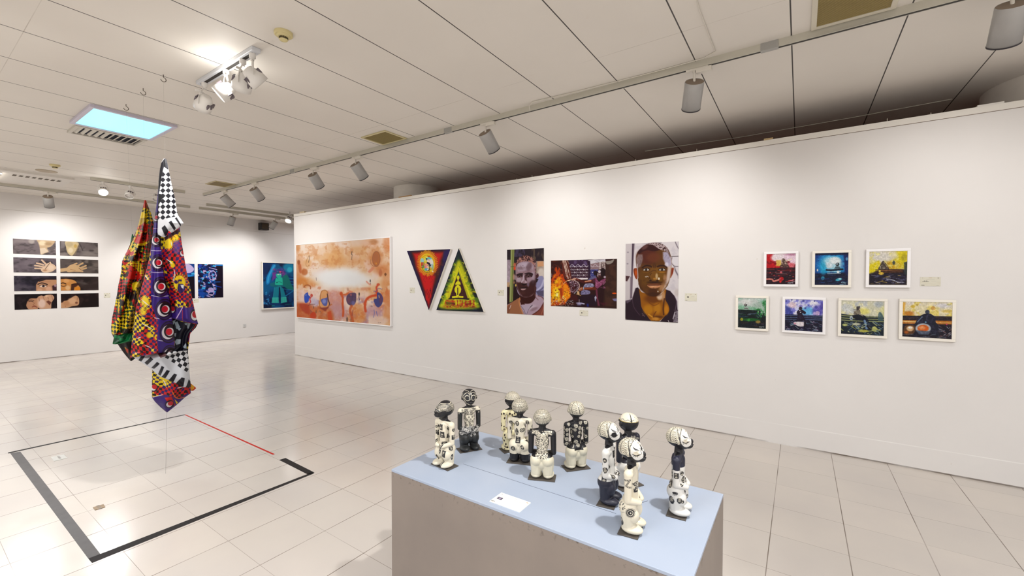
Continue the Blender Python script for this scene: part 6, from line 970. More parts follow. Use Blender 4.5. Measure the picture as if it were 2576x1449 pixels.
# ------------------------------------------------------------------ the hanging printed cloths
# The cloths hang in one vertical plane that faces the hall. Outlines are drawn in T units (1 T = 1/4.138 of a photo pixel
# measured from (260, 390)); T -> metres on that plane gives the true width, height and place of each cloth.
HP = np.array([-4.40, 1.33]); HN = np.array([.957, -.289]); HT = np.array([.289, .957])
def T_point(u, v, off):
    """point of the cloth plane shifted by off metres towards the hall; u, v are arrays"""
    x = (260 + u / 4.138 - 1288) / FPX; y = (390 + v / 4.138 - 724.5) / FPX
    d = _f[None] + _r[None] * x[:, None] - _u[None] * y[:, None]; s = (HP @ HN) / (d[:, :2] @ HN)
    base = EYE + d * s[:, None]; return base + np.stack([HN[0] * off, HN[1] * off, 0 * off], 1)
def t2(u, v): return (u * 4.138 / 4.023, (v / 4.023 + 300) * 4.138)
def prints(P, mode):
    """the printed pattern: P in T units"""
    n = len(P); c = Paint(P, (60, 10, 20)); c.aa = 4
    w1 = fbm(P, 130, 3) - .5; w2 = fbm(P, 130, 9) - .5; Q = P + np.stack([w1, w2], 1) * 75
    cell = 27.0; ang = .12 if mode != 'left' else .75; R = np.array([[math.cos(ang), -math.sin(ang)], [math.sin(ang), math.cos(ang)]]); q = Q @ R / cell
    ix, iy = np.floor(q[:, 0]), np.floor(q[:, 1]); par = ((ix + iy) % 2) > .5; h = hash2(ix, iy, 2); z = fbm(P, 150, 21, 2)
    RED, YEL, PUR, BLK, GRN = (214, 22, 14), (250, 214, 16), (44, 20, 96), (20, 5, 10), (8, 76, 40)
    if mode == 'left': odd = np.where((h < .62)[:, None], BLK, GRN); ev = np.where((z > .57)[:, None], YEL, RED)
    elif mode == 'tip': odd = np.where((h < .6)[:, None], BLK, PUR); ev = np.where((z > .5)[:, None], YEL, RED)
    else: odd = np.where((h < .62)[:, None], PUR, BLK); ev = np.where(((z > .60) | (h > .93))[:, None], YEL, RED)
    c.c[:] = np.where(par[:, None], odd, ev)
    if mode == 'left':
        for x, y, rx, ry, col in ((400, 730, 60, 60, RED), (380, 850, 90, 60, RED), (250, 1000, 60, 40, RED), (240, 1200, 60, 60, RED), (300, 1250, 100, 50, RED), (470, 900, 40, 40, RED), (395, 580, 26, 26, RED), (200, 1110, 40, 30, RED)): c.ell(x, y, rx, ry, col, 14, .95, tex=lambda Q: step(.25, .45, fbm(Q, 40, 5)))
        c.poly([(375, 560), (420, 560), (420, 660), (350, 700), (340, 660)], YEL, 6, 1, True); c.poly([(405, 410), (440, 415), (460, 520), (400, 500)], (206, 40, 10), 10, .95)
        for k in range(9): c.line([(372 + k * 6, 620), (355 + k * 10, 690)], 3.5, (60, 20, 10), 3, .8, sm=False)
        c.line([(270, 980), (340, 930), (430, 900), (470, 890)], 26, YEL, 5); c.line([(250, 960), (300, 850), (340, 760)], 22, YEL, 6, .9); c.line([(350, 700), (370, 780), (440, 770)], 8, (240, 180, 20), 4)
        c.poly([(180, 1150), (290, 1080), (440, 1060), (440, 1100), (300, 1120), (200, 1180)], YEL, 6, .9, tex=lambda Q: ((np.floor(Q[:, 0] / 26) + np.floor(Q[:, 1] / 26)) % 2 > .5).astype(float))
        c.poly([(240, 1060), (380, 1120), (420, 1200), (400, 1280), (330, 1180), (230, 1120)], YEL, 5, 1, tex=lambda Q: ((np.floor((Q[:, 0] + Q[:, 1]) / 27) + np.floor((Q[:, 0] - Q[:, 1]) / 27)) % 2 > .5).astype(float))
        c.poly([(280, 1340), (350, 1320), (390, 1400), (400, 1500), (360, 1520), (300, 1440)], YEL, 8, .97, True)
        for k in range(14):
            a = -1.2 + k * .22; c.line([(330 + 50 * math.cos(a), 1420 + 60 * math.sin(a)), (330 + 96 * math.cos(a), 1420 + 110 * math.sin(a))], 5, (246, 200, 20), 4, .9, sm=False)
        for k in range(8):
            x = 120 + k * 28; y = 1600 - k * 16; c.poly([(x, y - 50), (x + 14, y - 56), (x + 22, y + 60), (x + 4, y + 66)], [(232, 190, 20), (8, 70, 40), (206, 30, 16), (20, 6, 8)][k % 4], 4, .97)
        c.line([(100, 1690), (200, 1650), (320, 1620)], 12, GRN, 6, .9); c.wash((20, 6, 8), 60, .58, .66, 14, .9, box=(60, 700, 560, 1900)); c.line([(440, 460), (470, 620), (500, 800)], 20, (20, 90, 60), 10, .7, tex=lambda Q: step(.4, .5, fbm(Q, 24, 6)))
    else:
        # yellow fringed flowers
        for x, y, r in ((680, 930, 50), (750, 870, 34), (790, 1330, 76), (440, 1520, 46), (420, 1620, 32), (720, 1150, 18), (480, 1860, 24), (560, 1880, 20), (640, 2310, 50)):
            c.ell(x, y, r * .8, r, YEL, 6, 1, tex=lambda Q: step(.2, .34, fbm(Q, 30, 7)))
            for k in range(20):
                a = 2 * math.pi * k / 20; c.line([(x + r * .6 * math.cos(a), y + r * .8 * math.sin(a)), (x + r * 1.15 * math.cos(a + .1), y + r * 1.3 * math.sin(a + .1))], 6, YEL, 4, .95, sm=False)
            if r > 55: c.dabs(5, (x - r * .5, y - r * .5, x + r * .5, y + r * .5), [PUR, PUR, RED], r * .16, int(x), .8, 1, 1.3, 1)
        c.poly([(780, 1350), (830, 1345), (845, 1400), (800, 1440), (770, 1400)], PUR, 5, 1, True); c.poly([(800, 1350), (835, 1350), (830, 1390), (812, 1380)], (240, 240, 240), 4)
        for q in ([(650, 1080), (690, 1110), (720, 1140)], [(420, 1240), (450, 1270), (470, 1300)], [(730, 1180), (740, 1240), (720, 1330)], [(400, 1500), (440, 1530), (490, 1570)], [(400, 1740), (460, 1770), (530, 1810)], [(360, 1900), (400, 1880)], [(700, 900), (712, 960)], [(790, 1560), (800, 1600)], [(430, 1960), (500, 1990)], [(760, 2420), (830, 2412)], [(620, 2330), (660, 2400)]): c.line(q, 10, (244, 240, 244), 4, .95, taper=True)
        for q in ([(500, 1500), (480, 1620), (560, 1700)], [(440, 1240), (500, 1330), (470, 1420)], [(600, 1850), (640, 1880), (700, 1960)], [(880, 1200), (850, 1300), (870, 1380)], [(840, 1560), (830, 1680), (850, 1760)]): c.line(q, 4, (236, 110, 40), 3, .85)
    return c
def purple_strip(c):
    PUR, DK = (58, 26, 128), (38, 8, 30)
    c.poly([(575, 110), (660, 60), (575, 560), (588, 760), (590, 900), (605, 1060), (622, 1200), (640, 1320), (655, 1449), t2(655, 130), t2(680, 330), t2(700, 500), t2(722, 740), t2(650, 800), t2(560, 790), t2(545, 640), t2(560, 480), t2(490, 300), t2(480, 100), (495, 1380), (500, 1200), (495, 1000), (520, 800), (545, 560)], PUR, 8)
    for y in (765, 995, 1220): c.line([(500, y), (560, y + 6), (625, y)], 6, (216, 200, 226), 4, .95)
    for q in ((t2(490, 210), t2(560, 222), t2(660, 216)), (t2(520, 430), t2(600, 442), t2(690, 440)), (t2(560, 650), t2(640, 668), t2(715, 664))): c.line(q, 7, (226, 214, 234), 4, .95)
    eyes = [(553, 655, .55), (553, 890, .75), (572, 1125, .9), (600, 1370, 1.05)] + [t2(620, 350) + (1.12,), t2(662, 577) + (1.15,), t2(672, 800) + (1.0,)]
    for x, y, k in eyes:
        c.ell(x, y, 82 * k, 98 * k, (30, 8, 24), 6); c.ell(x, y, 74 * k, 88 * k, PUR, 10, .75); c.ell(x, y, 64 * k, 76 * k, DK, 6)
        c.ell(x - 8 * k, y + 2, 56 * k, 62 * k, (240, 236, 240), 5); c.ell(x + 8 * k, y - 8 * k, 52 * k, 58 * k, (30, 6, 20), 6)
        c.ell(x + 8 * k, y - 2 * k, 36 * k, 36 * k, (240, 236, 240), 5); c.ell(x + 1 * k, y - 2 * k, 29 * k, 30 * k, (206, 20, 44), 5)
    return c
def bw_check(c, org, ang, cell, n, cols=((240, 240, 244), (16, 14, 26))):
    d = c.P - np.array(org); a = math.radians(ang); u = (d[:, 0] * math.cos(a) + d[:, 1] * math.sin(a)) / cell; v = (-d[:, 0] * math.sin(a) + d[:, 1] * math.cos(a)) / cell
    par = ((np.floor(u) + np.floor(v)) % 2) > .5; return np.where(par[:, None], cols[0], cols[1])
M_CLOTH = paint_mat('printed_satin', rough=.45, spec=.3)
def sheet(name, parent, rows, painter, d0, bulge, folds=(.012, 3.0, 0.), nx=90, ny=260, origin=(0, 0, 0), twist=0.0):
    """rows: [(v, u_left, u_right)] in T units; d0: depth of its edges, bulge: outward swell"""
    r = np.array(rows, float); v = np.linspace(r[0, 0], r[-1, 0], ny); ul = np.interp(v, r[:, 0], r[:, 1]); ur = np.interp(v, r[:, 0], r[:, 2])
    s = np.linspace(0, 1, nx); S, Vv = np.meshgrid(s, v); UL = np.interp(Vv, v, ul); UR = np.interp(Vv, v, ur); U = UL + (UR - UL) * S
    wd = np.clip((UR - UL) / 300, 0, 1); t = (Vv - v[0]) / (v[-1] - v[0])
    off = d0 + bulge * np.sin(np.pi * S) ** .8 * wd + folds[0] * np.sin(2 * np.pi * folds[1] * S + folds[2] + 4 * t) * np.sin(np.pi * S) * wd + twist * (S - .5)
    P = np.stack([U.ravel(), Vv.ravel()], 1); X = T_point(P[:, 0], P[:, 1], off.ravel()) - np.array(origin)
    me = grid_mesh(name, X, nx, ny); me.materials.append(M_CLOTH); me.polygons.foreach_set('use_smooth', np.ones(len(me.polygons), bool)); set_pigment(me, painter(P), .58)
    o = bpy.data.objects.new(name, me); COL.objects.link(o); o.parent = parent; m = o.modifiers.new('thickness', 'SOLIDIFY'); m.thickness = .002; m.offset = 0; return o
def top_point(u, v, off): return T_point(np.array([float(u)]), np.array([float(v)]), np.array([float(off)]))[0]

# ---- right cloth: purple eye strip, checks, black and white reverse
pk = top_point(642, 58, 0.03); org = (float(pk[0]), float(pk[1]), 0.0)
tR = thing('hanging_cloth', 'tall hanging cloth printed with purple eyes and black-and-white checks', 'hanging cloth', org, group=None)
def R_main(P): return purple_strip(prints(P, 'right')).c
def R_right(P):
    c = prints(P, 'right'); c.poly([t2(690, 380), t2(760, 330), t2(900, 330), t2(960, 500), t2(850, 480), t2(690, 445)], (62, 30, 132), 10)
    for x, y, k in ((825, 1020, .55), (858, 1045, .3)) + ((t2(925, 410) + (.9,)),) + ((t2(700, 350) + (.6,)),):
        c.ell(x, y, 60 * k, 70 * k, (34, 14, 40), 6); c.ell(x - 4, y + 6, 44 * k, 54 * k, (236, 232, 236), 5); c.ell(x + 2, y - 8 * k, 36 * k, 40 * k, (190, 20, 40), 5)
    c.line([t2(800, 330), t2(760, 400), t2(735, 445)], 10, (224, 190, 226), 5); c.line([t2(800, 360), t2(800, 460)], 5, (206, 60, 60), 4)
    c.poly([(640, 860), (780, 780), (800, 800), (720, 850), (640, 900)], (44, 10, 30), 10, .9); c.ell(760, 960, 40, 70, (96, 70, 160), 24, .7); return c.c
def R_flap(P):
    c = Paint(P, (240, 240, 244)); c.aa = 4; d = bw_check(c, (620, 250), 45, 39, 0); m = ((P[:, 1] < 690 - .25 * (P[:, 0] - 600)) & (P[:, 1] > 190)).astype(float); c.mix(m, (0, 0, 0)); c.c = np.where(m[:, None] > .5, d, (240, 240, 244))
    for q in ([(608, 770), (640, 742), (665, 780), (690, 830), (640, 850)], [(680, 715), (705, 697), (752, 770), (735, 795)], [(742, 672), (760, 660), (805, 735), (800, 752)], [(560, 830), (600, 850), (625, 880), (600, 905), (560, 880)]): c.poly(q, (18, 16, 26), 5)
    c.poly([(640, 55), (660, 60), (676, 175), (632, 145), (615, 200), (596, 330), (580, 420), (640, 430), (585, 520), (560, 560), (570, 300), (600, 110)], (16, 14, 22), 5); c.line([(655, 70), (668, 150)], 8, (90, 90, 96), 6, .7); return c.c
def R_dark(P):
    c = Paint(P, (16, 14, 34)); c.aa = 5
    for q in ([(720, 490), (750, 480), (780, 540), (740, 560)], [(690, 480), (740, 460), (700, 530)], [(730, 540), (790, 550), (770, 575)], [(705, 605), (740, 600), (735, 640), (712, 630)], [(720, 690), (745, 660), (785, 660), (780, 705), (740, 720)], [(820, 500), (850, 490), (840, 520)], [(805, 745), (835, 700), (850, 760), (830, 755)], [(850, 480), (890, 490), (860, 560), (848, 540)]): c.poly([t2(*a) for a in q], (206, 222, 232), 5, .95)
    c.poly([t2(870, 560), t2(960, 490), t2(960, 560), t2(880, 640)], (10, 8, 24), 14); return c.c
def R_low(P):
    c = Paint(P, (232, 234, 240)); d = bw_check(c, t2(640, 800), 35, 40, 0); u = P[:, 0]; v = P[:, 1]
    x0, y0 = t2(540, 770); x1, y1 = t2(880, 1010); line = y0 + (u - x0) * (y1 - y0) / (x1 - x0); m = v < line; c.c = np.where(m[:, None], d, (232, 234, 240)); c.aa = 5
    for k, q in enumerate(([(355, 870), (400, 800), (440, 800), (385, 880)], [(418, 890), (480, 828), (508, 845), (445, 915)], [(488, 940), (545, 870), (572, 890), (515, 950)], [(555, 1005), (590, 912), (615, 925), (580, 1020)], [(590, 1030), (640, 955), (672, 965), (625, 1045)], [(650, 1070), (715, 995), (745, 1005), (700, 1095)], [(720, 1110), (790, 1030), (820, 1040), (810, 1130), (770, 1135)], [(832, 1140), (862, 1060), (885, 1090), (885, 1140)])): c.poly([t2(*a) for a in q], (14, 12, 26), 5)
    c.poly([t2(545, 790), t2(620, 775), t2(640, 810), t2(580, 830)], (70, 20, 20), 8, .8); return c.c
def R_tip(P):
    c = prints(P, 'tip'); c.poly([t2(490, 1250), t2(640, 1210), t2(760, 1260), t2(890, 1180), t2(880, 1240), t2(645, 1410), t2(500, 1280)], (56, 24, 118), 16); c.poly([t2(620, 1240), t2(690, 1230), t2(730, 1330), t2(680, 1330)], (206, 20, 16), 6)
    for a, b, k in ((510, 1150, .7), (672, 1310, .75)): x, y = t2(a, b); c.ell(x, y, 62 * k, 62 * k, (30, 8, 24), 8); c.ell(x - 6, y + 4, 42 * k, 42 * k, (240, 232, 240), 5); c.ell(x + 8, y - 8, 38 * k, 36 * k, (206, 20, 30), 5)
    c.line([t2(500, 1250), t2(600, 1215)], 6, (230, 220, 230), 4); c.poly([t2(720, 1260), t2(755, 1300), t2(740, 1320)], (240, 200, 30), 5); c.line([t2(700, 1180), t2(740, 1250), t2(820, 1250)], 8, (232, 130, 30), 4); c.line([t2(850, 1160), t2(880, 1230)], 20, (190, 30, 20), 6); return c.c
def R_ear(P): return np.where((fbm(P, 30, 5) > .5)[:, None], (236, 170, 30), (206, 40, 20))
b2 = lambda v: (v / 4.023 + 300) * 4.138
k2 = 4.138 / 4.023
main_rows = [(60, 636, 650), (150, 592, 630), (300, 578, 605), (450, 565, 590), (560, 550, 585), (700, 530, 590), (850, 515, 596), (980, 495, 602), (1080, 478, 610), (1180, 455, 622), (1290, 424, 640),
             (b2(200), 370 * k2, 668 * k2), (b2(300), 340 * k2, 682 * k2), (b2(430), 320 * k2, 694 * k2), (b2(600), 300 * k2, 716 * k2), (b2(740), 286 * k2, 724 * k2), (b2(772), 283 * k2, 700 * k2), (b2(800), 280 * k2, 520 * k2), (b2(836), 277 * k2, 310 * k2)]
right_rows = [(700, 586, 770), (760, 590, 788), (880, 596, 806), (980, 602, 825), (1080, 610, 842), (1180, 622, 858), (1290, 640, 880), (b2(100), 655 * k2, 872 * k2), (b2(240), 672 * k2, 897 * k2), (b2(350), 686 * k2, 920 * k2), (b2(440), 690 * k2, 940 * k2), (b2(478), 790 * k2, 952 * k2), (b2(502), 930 * k2, 957 * k2)]
flap_rows = [(58, 630, 652), (100, 605, 664), (170, 590, 678), (290, 577, 702), (480, 572, 746), (600, 573, 764), (640, 572, 776), (690, 570, 812), (720, 569, 833), (770, 568, 778), (810, 566, 720), (850, 575, 650), (862, 622, 640)]
dark_rows = [(b2(440), 684 * k2, 760 * k2), (b2(480), 690 * k2, 950 * k2), (b2(510), 696 * k2, 956 * k2), (b2(545), 700 * k2, 938 * k2), (b2(600), 705 * k2, 885 * k2), (b2(650), 710 * k2, 866 * k2), (b2(740), 715 * k2, 862 * k2), (b2(800), 640 * k2, 858 * k2), (b2(900), 700 * k2, 866 * k2)]
low_rows = [(b2(770), 620 * k2, 850 * k2), (b2(800), 460 * k2, 856 * k2), (b2(840), 310 * k2, 860 * k2), (b2(880), 370 * k2, 864 * k2), (b2(960), 490 * k2, 868 * k2), (b2(1030), 560 * k2, 874 * k2), (b2(1080), 660 * k2, 880 * k2), (b2(1140), 800 * k2, 884 * k2)]
tip_rows = [(b2(955), 496 * k2, 520 * k2), (b2(1000), 495 * k2, 640 * k2), (b2(1080), 493 * k2, 860 * k2), (b2(1140), 491 * k2, 882 * k2), (b2(1210), 491 * k2, 886 * k2), (b2(1255), 493 * k2, 824 * k2), (b2(1300), 525 * k2, 776 * k2), (b2(1350), 575 * k2, 718 * k2), (b2(1404), 640 * k2, 648 * k2)]
ear_rows = [(b2(1110), 872 * k2, 880 * k2), (b2(1150), 874 * k2, 930 * k2), (b2(1165), 876 * k2, 942 * k2), (b2(1190), 880 * k2, 912 * k2)]
sheet('eye_print_panel', tR, main_rows, R_main, 0.03, .09, (.016, 2.5, .6), 230, 760, org)
sheet('check_print_panel', tR, right_rows, R_right, 0.02, .085, (.02, 2.0, 2.2), 190, 500, org)
sheet('folded_back_corner', tR, flap_rows, R_flap, .075, .035, (.006, 1.5, 0), 180, 500, org)
sheet('dark_lining', tR, dark_rows, R_dark, -.05, .03, (.03, 2.0, 1.2), 150, 240, org)
sheet('striped_lining', tR, low_rows, R_low, .00, .07, (.02, 1.5, 3.4), 340, 240, org)
sheet('lower_tip', tR, tip_rows, R_tip, -.03, .06, (.012, 1.5, 1), 220, 240, org)
sheet('small_corner', tR, ear_rows, R_ear, -.05, .01, (.002, 1, 0), 24, 24, org)
backR = [(60, 634, 652), (300, 578, 700), (600, 552, 764), (720, 525, 790), (980, 495, 825), (1200, 455, 862), (b2(240), 365 * k2, 896 * k2), (b2(430), 325 * k2, 938 * k2), (b2(500), 315 * k2, 952 * k2), (b2(600), 305 * k2, 880 * k2), (b2(760), 300 * k2, 858 * k2)]
sheet('rear_fold', tR, backR, lambda P: prints(P + 300, 'right').c, -.03, -.16, (.03, 3.0, 1.8), 110, 300, org)

# ---- left cloth: red, yellow and green with the green lining
pl = top_point(420, 415, -.30); orgL = (float(pl[0]), float(pl[1]), 0.0)
tL = thing('hanging_cloth', 'hanging cloth printed red, yellow and black, with bright green lining', 'hanging cloth', orgL, group=None)
def L_main(P): return prints(P, 'left').c
def L_green(P):
    c = Paint(P, (8, 104, 50)); c.wash((14, 140, 76), 60, .5, .66, 3, .8, sx=.6); c.wash((4, 60, 34), 50, .54, .68, 7, .8, sx=.6); return c.c
def L_dark(P):
    c = Paint(P, (24, 8, 10)); c.poly([t2(185, 790), t2(225, 810), t2(225, 860), t2(205, 845)], (206, 60, 20), 5, .9); c.poly([t2(180, 790), t2(200, 792), t2(200, 815)], (226, 180, 30), 5, .9); c.wash((50, 20, 20), 50, .56, .66, 3, .7); return c.c
left_rows = [(415, 414, 428), (480, 400, 452), (560, 378, 486), (680, 350, 520), (820, 300, 540), (950, 243, 560), (1010, 203, 560), (1090, 166, 560), (1200, 155, 560), (1290, 140, 550),
             (b2(110), 120 * k2, 480 * k2), (b2(200), 108 * k2, 470 * k2), (b2(330), 82 * k2, 440 * k2), (b2(480), 50 * k2, 400 * k2), (b2(570), 42 * k2, 380 * k2), (b2(620), 44 * k2, 330 * k2), (b2(660), 66 * k2, 100 * k2)]
green_rows = [(b2(590), 200 * k2, 300 * k2), (b2(620), 130 * k2, 310 * k2), (b2(655), 80 * k2, 320 * k2), (b2(700), 70 * k2, 320 * k2), (b2(735), 62 * k2, 180 * k2), (b2(748), 62 * k2, 110 * k2)]
under_rows = [(b2(560), 42 * k2, 60 * k2), (b2(640), 38 * k2, 120 * k2), (b2(690), 62 * k2, 330 * k2), (b2(765), 108 * k2, 330 * k2), (b2(840), 160 * k2, 350 * k2), (b2(880), 190 * k2, 350 * k2), (b2(945), 248 * k2, 256 * k2)]
peak_rows = [(755, 250, 256), (820, 238, 282), (900, 222, 330), (1000, 206, 340), (1060, 200, 330)]
sheet('patterned_panel', tL, left_rows, L_main, -.30, .10, (.03, 3.0, 0.5), 220, 640, orgL)
sheet('green_hem', tL, green_rows, L_green, -.27, .05, (.02, 2.5, 0), 80, 60, orgL)
sheet('dark_underside', tL, under_rows, L_dark, -.36, .04, (.02, 2, 0), 80, 90, orgL)
sheet('green_peak', tL, peak_rows, L_green, -.62, .05, (.01, 1, 0), 40, 60, orgL)
backL = [(415, 412, 430), (700, 340, 530), (1000, 205, 560), (1230, 150, 560), (b2(200), 110 * k2, 470 * k2), (b2(480), 55 * k2, 400 * k2), (b2(660), 80 * k2, 330 * k2), (b2(800), 140 * k2, 330 * k2)]
sheet('rear_fold', tL, backL, lambda P: prints(P + 500, 'left').c, -.36, -.18, (.03, 2.5, 2.2), 90, 260, orgL)
# threads
M_THREAD = mat('nylon_thread', rgb(120, 116, 110), .6)
for i, (u, v, off, lab) in enumerate(((642, 58, .03, 'thin thread holding the peak of the tall purple cloth'), (420, 415, -.30, 'thin thread holding the peak of the red and yellow cloth'), (253, 757, -.60, 'thin thread holding the green peak'))):
    p = top_point(u, v, off); hx, hy = HOOKS[i][:2]; o = MB().tube([(hx, hy, CEIL - .058), tuple(p)], .0003, 6).build('thread', M_THREAD); tag(o, lab, 'thread', 'hanging threads')
p = top_point(k2 * 642, b2(1402), -.02); o = MB().tube([tuple(p), (p[0] + .02, p[1] - .02, 0.0)], .0008, 6).build('thread', M_THREAD); tag(o, 'thin thread tying the lower tip of the tall cloth to the floor', 'thread', 'hanging threads')

# ------------------------------------------------------------------ the plinth
PX0, PX1, PY0, PY1, PH = -1.569, -0.252, 1.316, 1.934, 0.75
def plinth_side_material():
    m = bpy.data.materials.new('plinth_side_paint'); m.use_nodes = True; nt = m.node_tree; b = nt.nodes['Principled BSDF']
    tc = nt.nodes.new('ShaderNodeTexCoord'); V = tc.outputs['Object']
    c = mixc(nt, ramp(nt, noise(nt, V, 2.2, 6), .35, .7), rgb(132, 121, 112), rgb(121, 111, 104))
    sc = nt.nodes.new('ShaderNodeMapping'); sc.inputs['Scale'].default_value = (30, 30, 8); nt.links.new(V, sc.inputs[0])
    c = mixc(nt, node_math(nt, 'MULTIPLY', ramp(nt, noise(nt, sc.outputs[0], 1.0, 3), .70, .78), .45), c, rgb(95, 85, 82))
    sx = nt.nodes.new('ShaderNodeSeparateXYZ'); nt.links.new(V, sx.inputs[0])
    edge = node_math(nt, 'MULTIPLY', ramp(nt, sx.outputs[2], .700, .742), ramp(nt, noise(nt, V, 55, 4), .57, .66))
    c = mixc(nt, edge, c, rgb(92, 80, 72))
    nt.links.new(c, b.inputs['Base Color']); b.inputs['Roughness'].default_value = .5; b.inputs['Specular IOR Level'].default_value = .3
    return m
def plinth_top_material():
    m = bpy.data.materials.new('plinth_top_cool_tint'); m.use_nodes = True; nt = m.node_tree; b = nt.nodes['Principled BSDF']
    tc = nt.nodes.new('ShaderNodeTexCoord'); V = tc.outputs['Object']
    c = mixc(nt, ramp(nt, noise(nt, V, 3.0, 6), .35, .7), rgb(160, 169, 184), rgb(152, 163, 181))  # cool light falling on the top is put into this bluish colour
    nt.links.new(c, b.inputs['Base Color']); b.inputs['Roughness'].default_value = .42; b.inputs['Specular IOR Level'].default_value = .35
    return m
t = thing('plinth', 'large grey box plinth with pale blue top carrying the ten figurines', 'plinth', (PX0, PY0, 0))
w, d = PX1 - PX0, PY1 - PY0
bevel(MB().box(0, w, 0, d, 0, PH - .012).build('body', plinth_side_material(), t), .002)
bevel(MB().box(0, w, 0, d, PH - .012, PH).build('top_panel', plinth_top_material(), t), .002)
M_CRACK = mat('joint_dark', rgb(82, 88, 100), .7)
MB().prism([(.240, .2295), (1.003, .2235), (1.003, .2255), (.240, .2315)], PH, PH + .0004).build('panel_joint', M_CRACK, t); MB().prism([(1.030, .305), (1.032, .304), (1.075, .385), (1.073, .386)], PH, PH + .0004).build('panel_joint', M_CRACK, t)

# ------------------------------------------------------------------ the ten painted clay figurines
def add_ell(bm, c, r):
    m = Matrix.Translation(c) @ Matrix.Diagonal((r[0], r[1], r[2], 1)); bmesh.ops.create_icosphere(bm, subdivisions=3, radius=1, matrix=m)
def add_cap(bm, a, b, ra, rb, n=24):
    a = Vector(a); b = Vector(b)
    for i in range(n):
        t = i / (n - 1); r = ra + (rb - ra) * t; c = a.lerp(b, t); bmesh.ops.create_icosphere(bm, subdivisions=2, radius=r, matrix=Matrix.Translation(c))
def fuse(name, bm, voxel, smooth):
    me = bpy.data.meshes.new(name); bm.to_mesh(me); bm.free(); o = bpy.data.objects.new(name, me); COL.objects.link(o)
    m = o.modifiers.new('r', 'REMESH'); m.mode = 'VOXEL'; m.voxel_size = voxel; s = o.modifiers.new('s', 'SMOOTH'); s.factor = .5; s.iterations = smooth
    dg = bpy.context.evaluated_depsgraph_get(); dg.update(); out = bpy.data.meshes.new_from_object(o.evaluated_get(dg)); out.name = name
    bpy.data.objects.remove(o); out.polygons.foreach_set('use_smooth', np.ones(len(out.polygons), bool)); return out
def body_mesh(wide=1.0):
    bm = bmesh.new(); S = (1, -1)
    for s in S:
        add_ell(bm, (.010, s * .027, .012), (.038, .026, .014)); add_cap(bm, (-.004, s * .0255, .022), (-.003, s * .0265, .068), .0235, .0275)
        add_ell(bm, (-.006, s * .0250, .080), (.032, .0285, .030)); add_ell(bm, (.010, s * .026, .058), (.024, .024, .030))
        add_ell(bm, (0, s * .046 * wide, .198), (.0165, .0155, .016)); add_cap(bm, (0, s * .049 * wide, .197), (.000, s * .051 * wide, .116), .0138, .0122)
        add_cap(bm, (.000, s * .051 * wide, .114), (.030, s * .022, .101), .0122, .0090); add_ell(bm, (.032, s * .016, .100), (.009, .014, .009)); add_cap(bm, (0, s * .035, .203), (0, s * .012, .208), .013, .014, 5)
    add_ell(bm, (0, 0, .066), (.029, .034, .032)); add_ell(bm, (-.002, 0, .048), (.020, .014, .018)); add_ell(bm, (-.002, 0, .094), (.029, .042, .024)); add_cap(bm, (0, 0, .098), (-.001, 0, .190), .0240, .0255); add_ell(bm, (0, 0, .160), (.024, .030, .045)); add_ell(bm, (0, 0, .195), (.019, .042, .017)); add_cap(bm, (0, 0, .200), (.001, 0, .236), .0175, .0155)
    return fuse('figure_body', bm, .0014, 9)
def head_mesh():
    bm = bmesh.new(); add_ell(bm, (-.004, 0, .268), (.040, .0365, .0355)); add_ell(bm, (.012, 0, .254), (.030, .027, .028)); add_ell(bm, (.030, 0, .243), (.017, .016, .011)); add_ell(bm, (.006, 0, .238), (.020, .018, .016))
    add_ell(bm, (.041, 0, .259), (.008, .0065, .010)); add_ell(bm, (.043, 0, .2475), (.007, .0105, .0032)); add_ell(bm, (.041, 0, .2415), (.007, .009, .0032)); add_cap(bm, (.030, .012, .275), (.022, .026, .272), .006, .004, 4); add_cap(bm, (.030, -.012, .275), (.022, -.026, .272), .006, .004, 4)
    for s in (1, -1): add_ell(bm, (.031, s * .014, .266), (.008, .009, .006)); add_ell(bm, (.002, s * .035, .262), (.007, .005, .010))
    return fuse('figure_head', bm, .00125, 5)
BODY = body_mesh(); HEAD = head_mesh()
def coords(me):
    n = len(me.vertices); co = np.empty(n * 3, np.float32); me.vertices.foreach_get('co', co); no = np.empty(n * 3, np.float32); me.vertices.foreach_get('normal', no); return co.reshape(-1, 3).astype(float), no.reshape(-1, 3).astype(float)
BC, BN = coords(BODY); HC, HN3 = coords(HEAD)
K = (24, 22, 26); CR = (238, 228, 204); WH = (234, 230, 222)
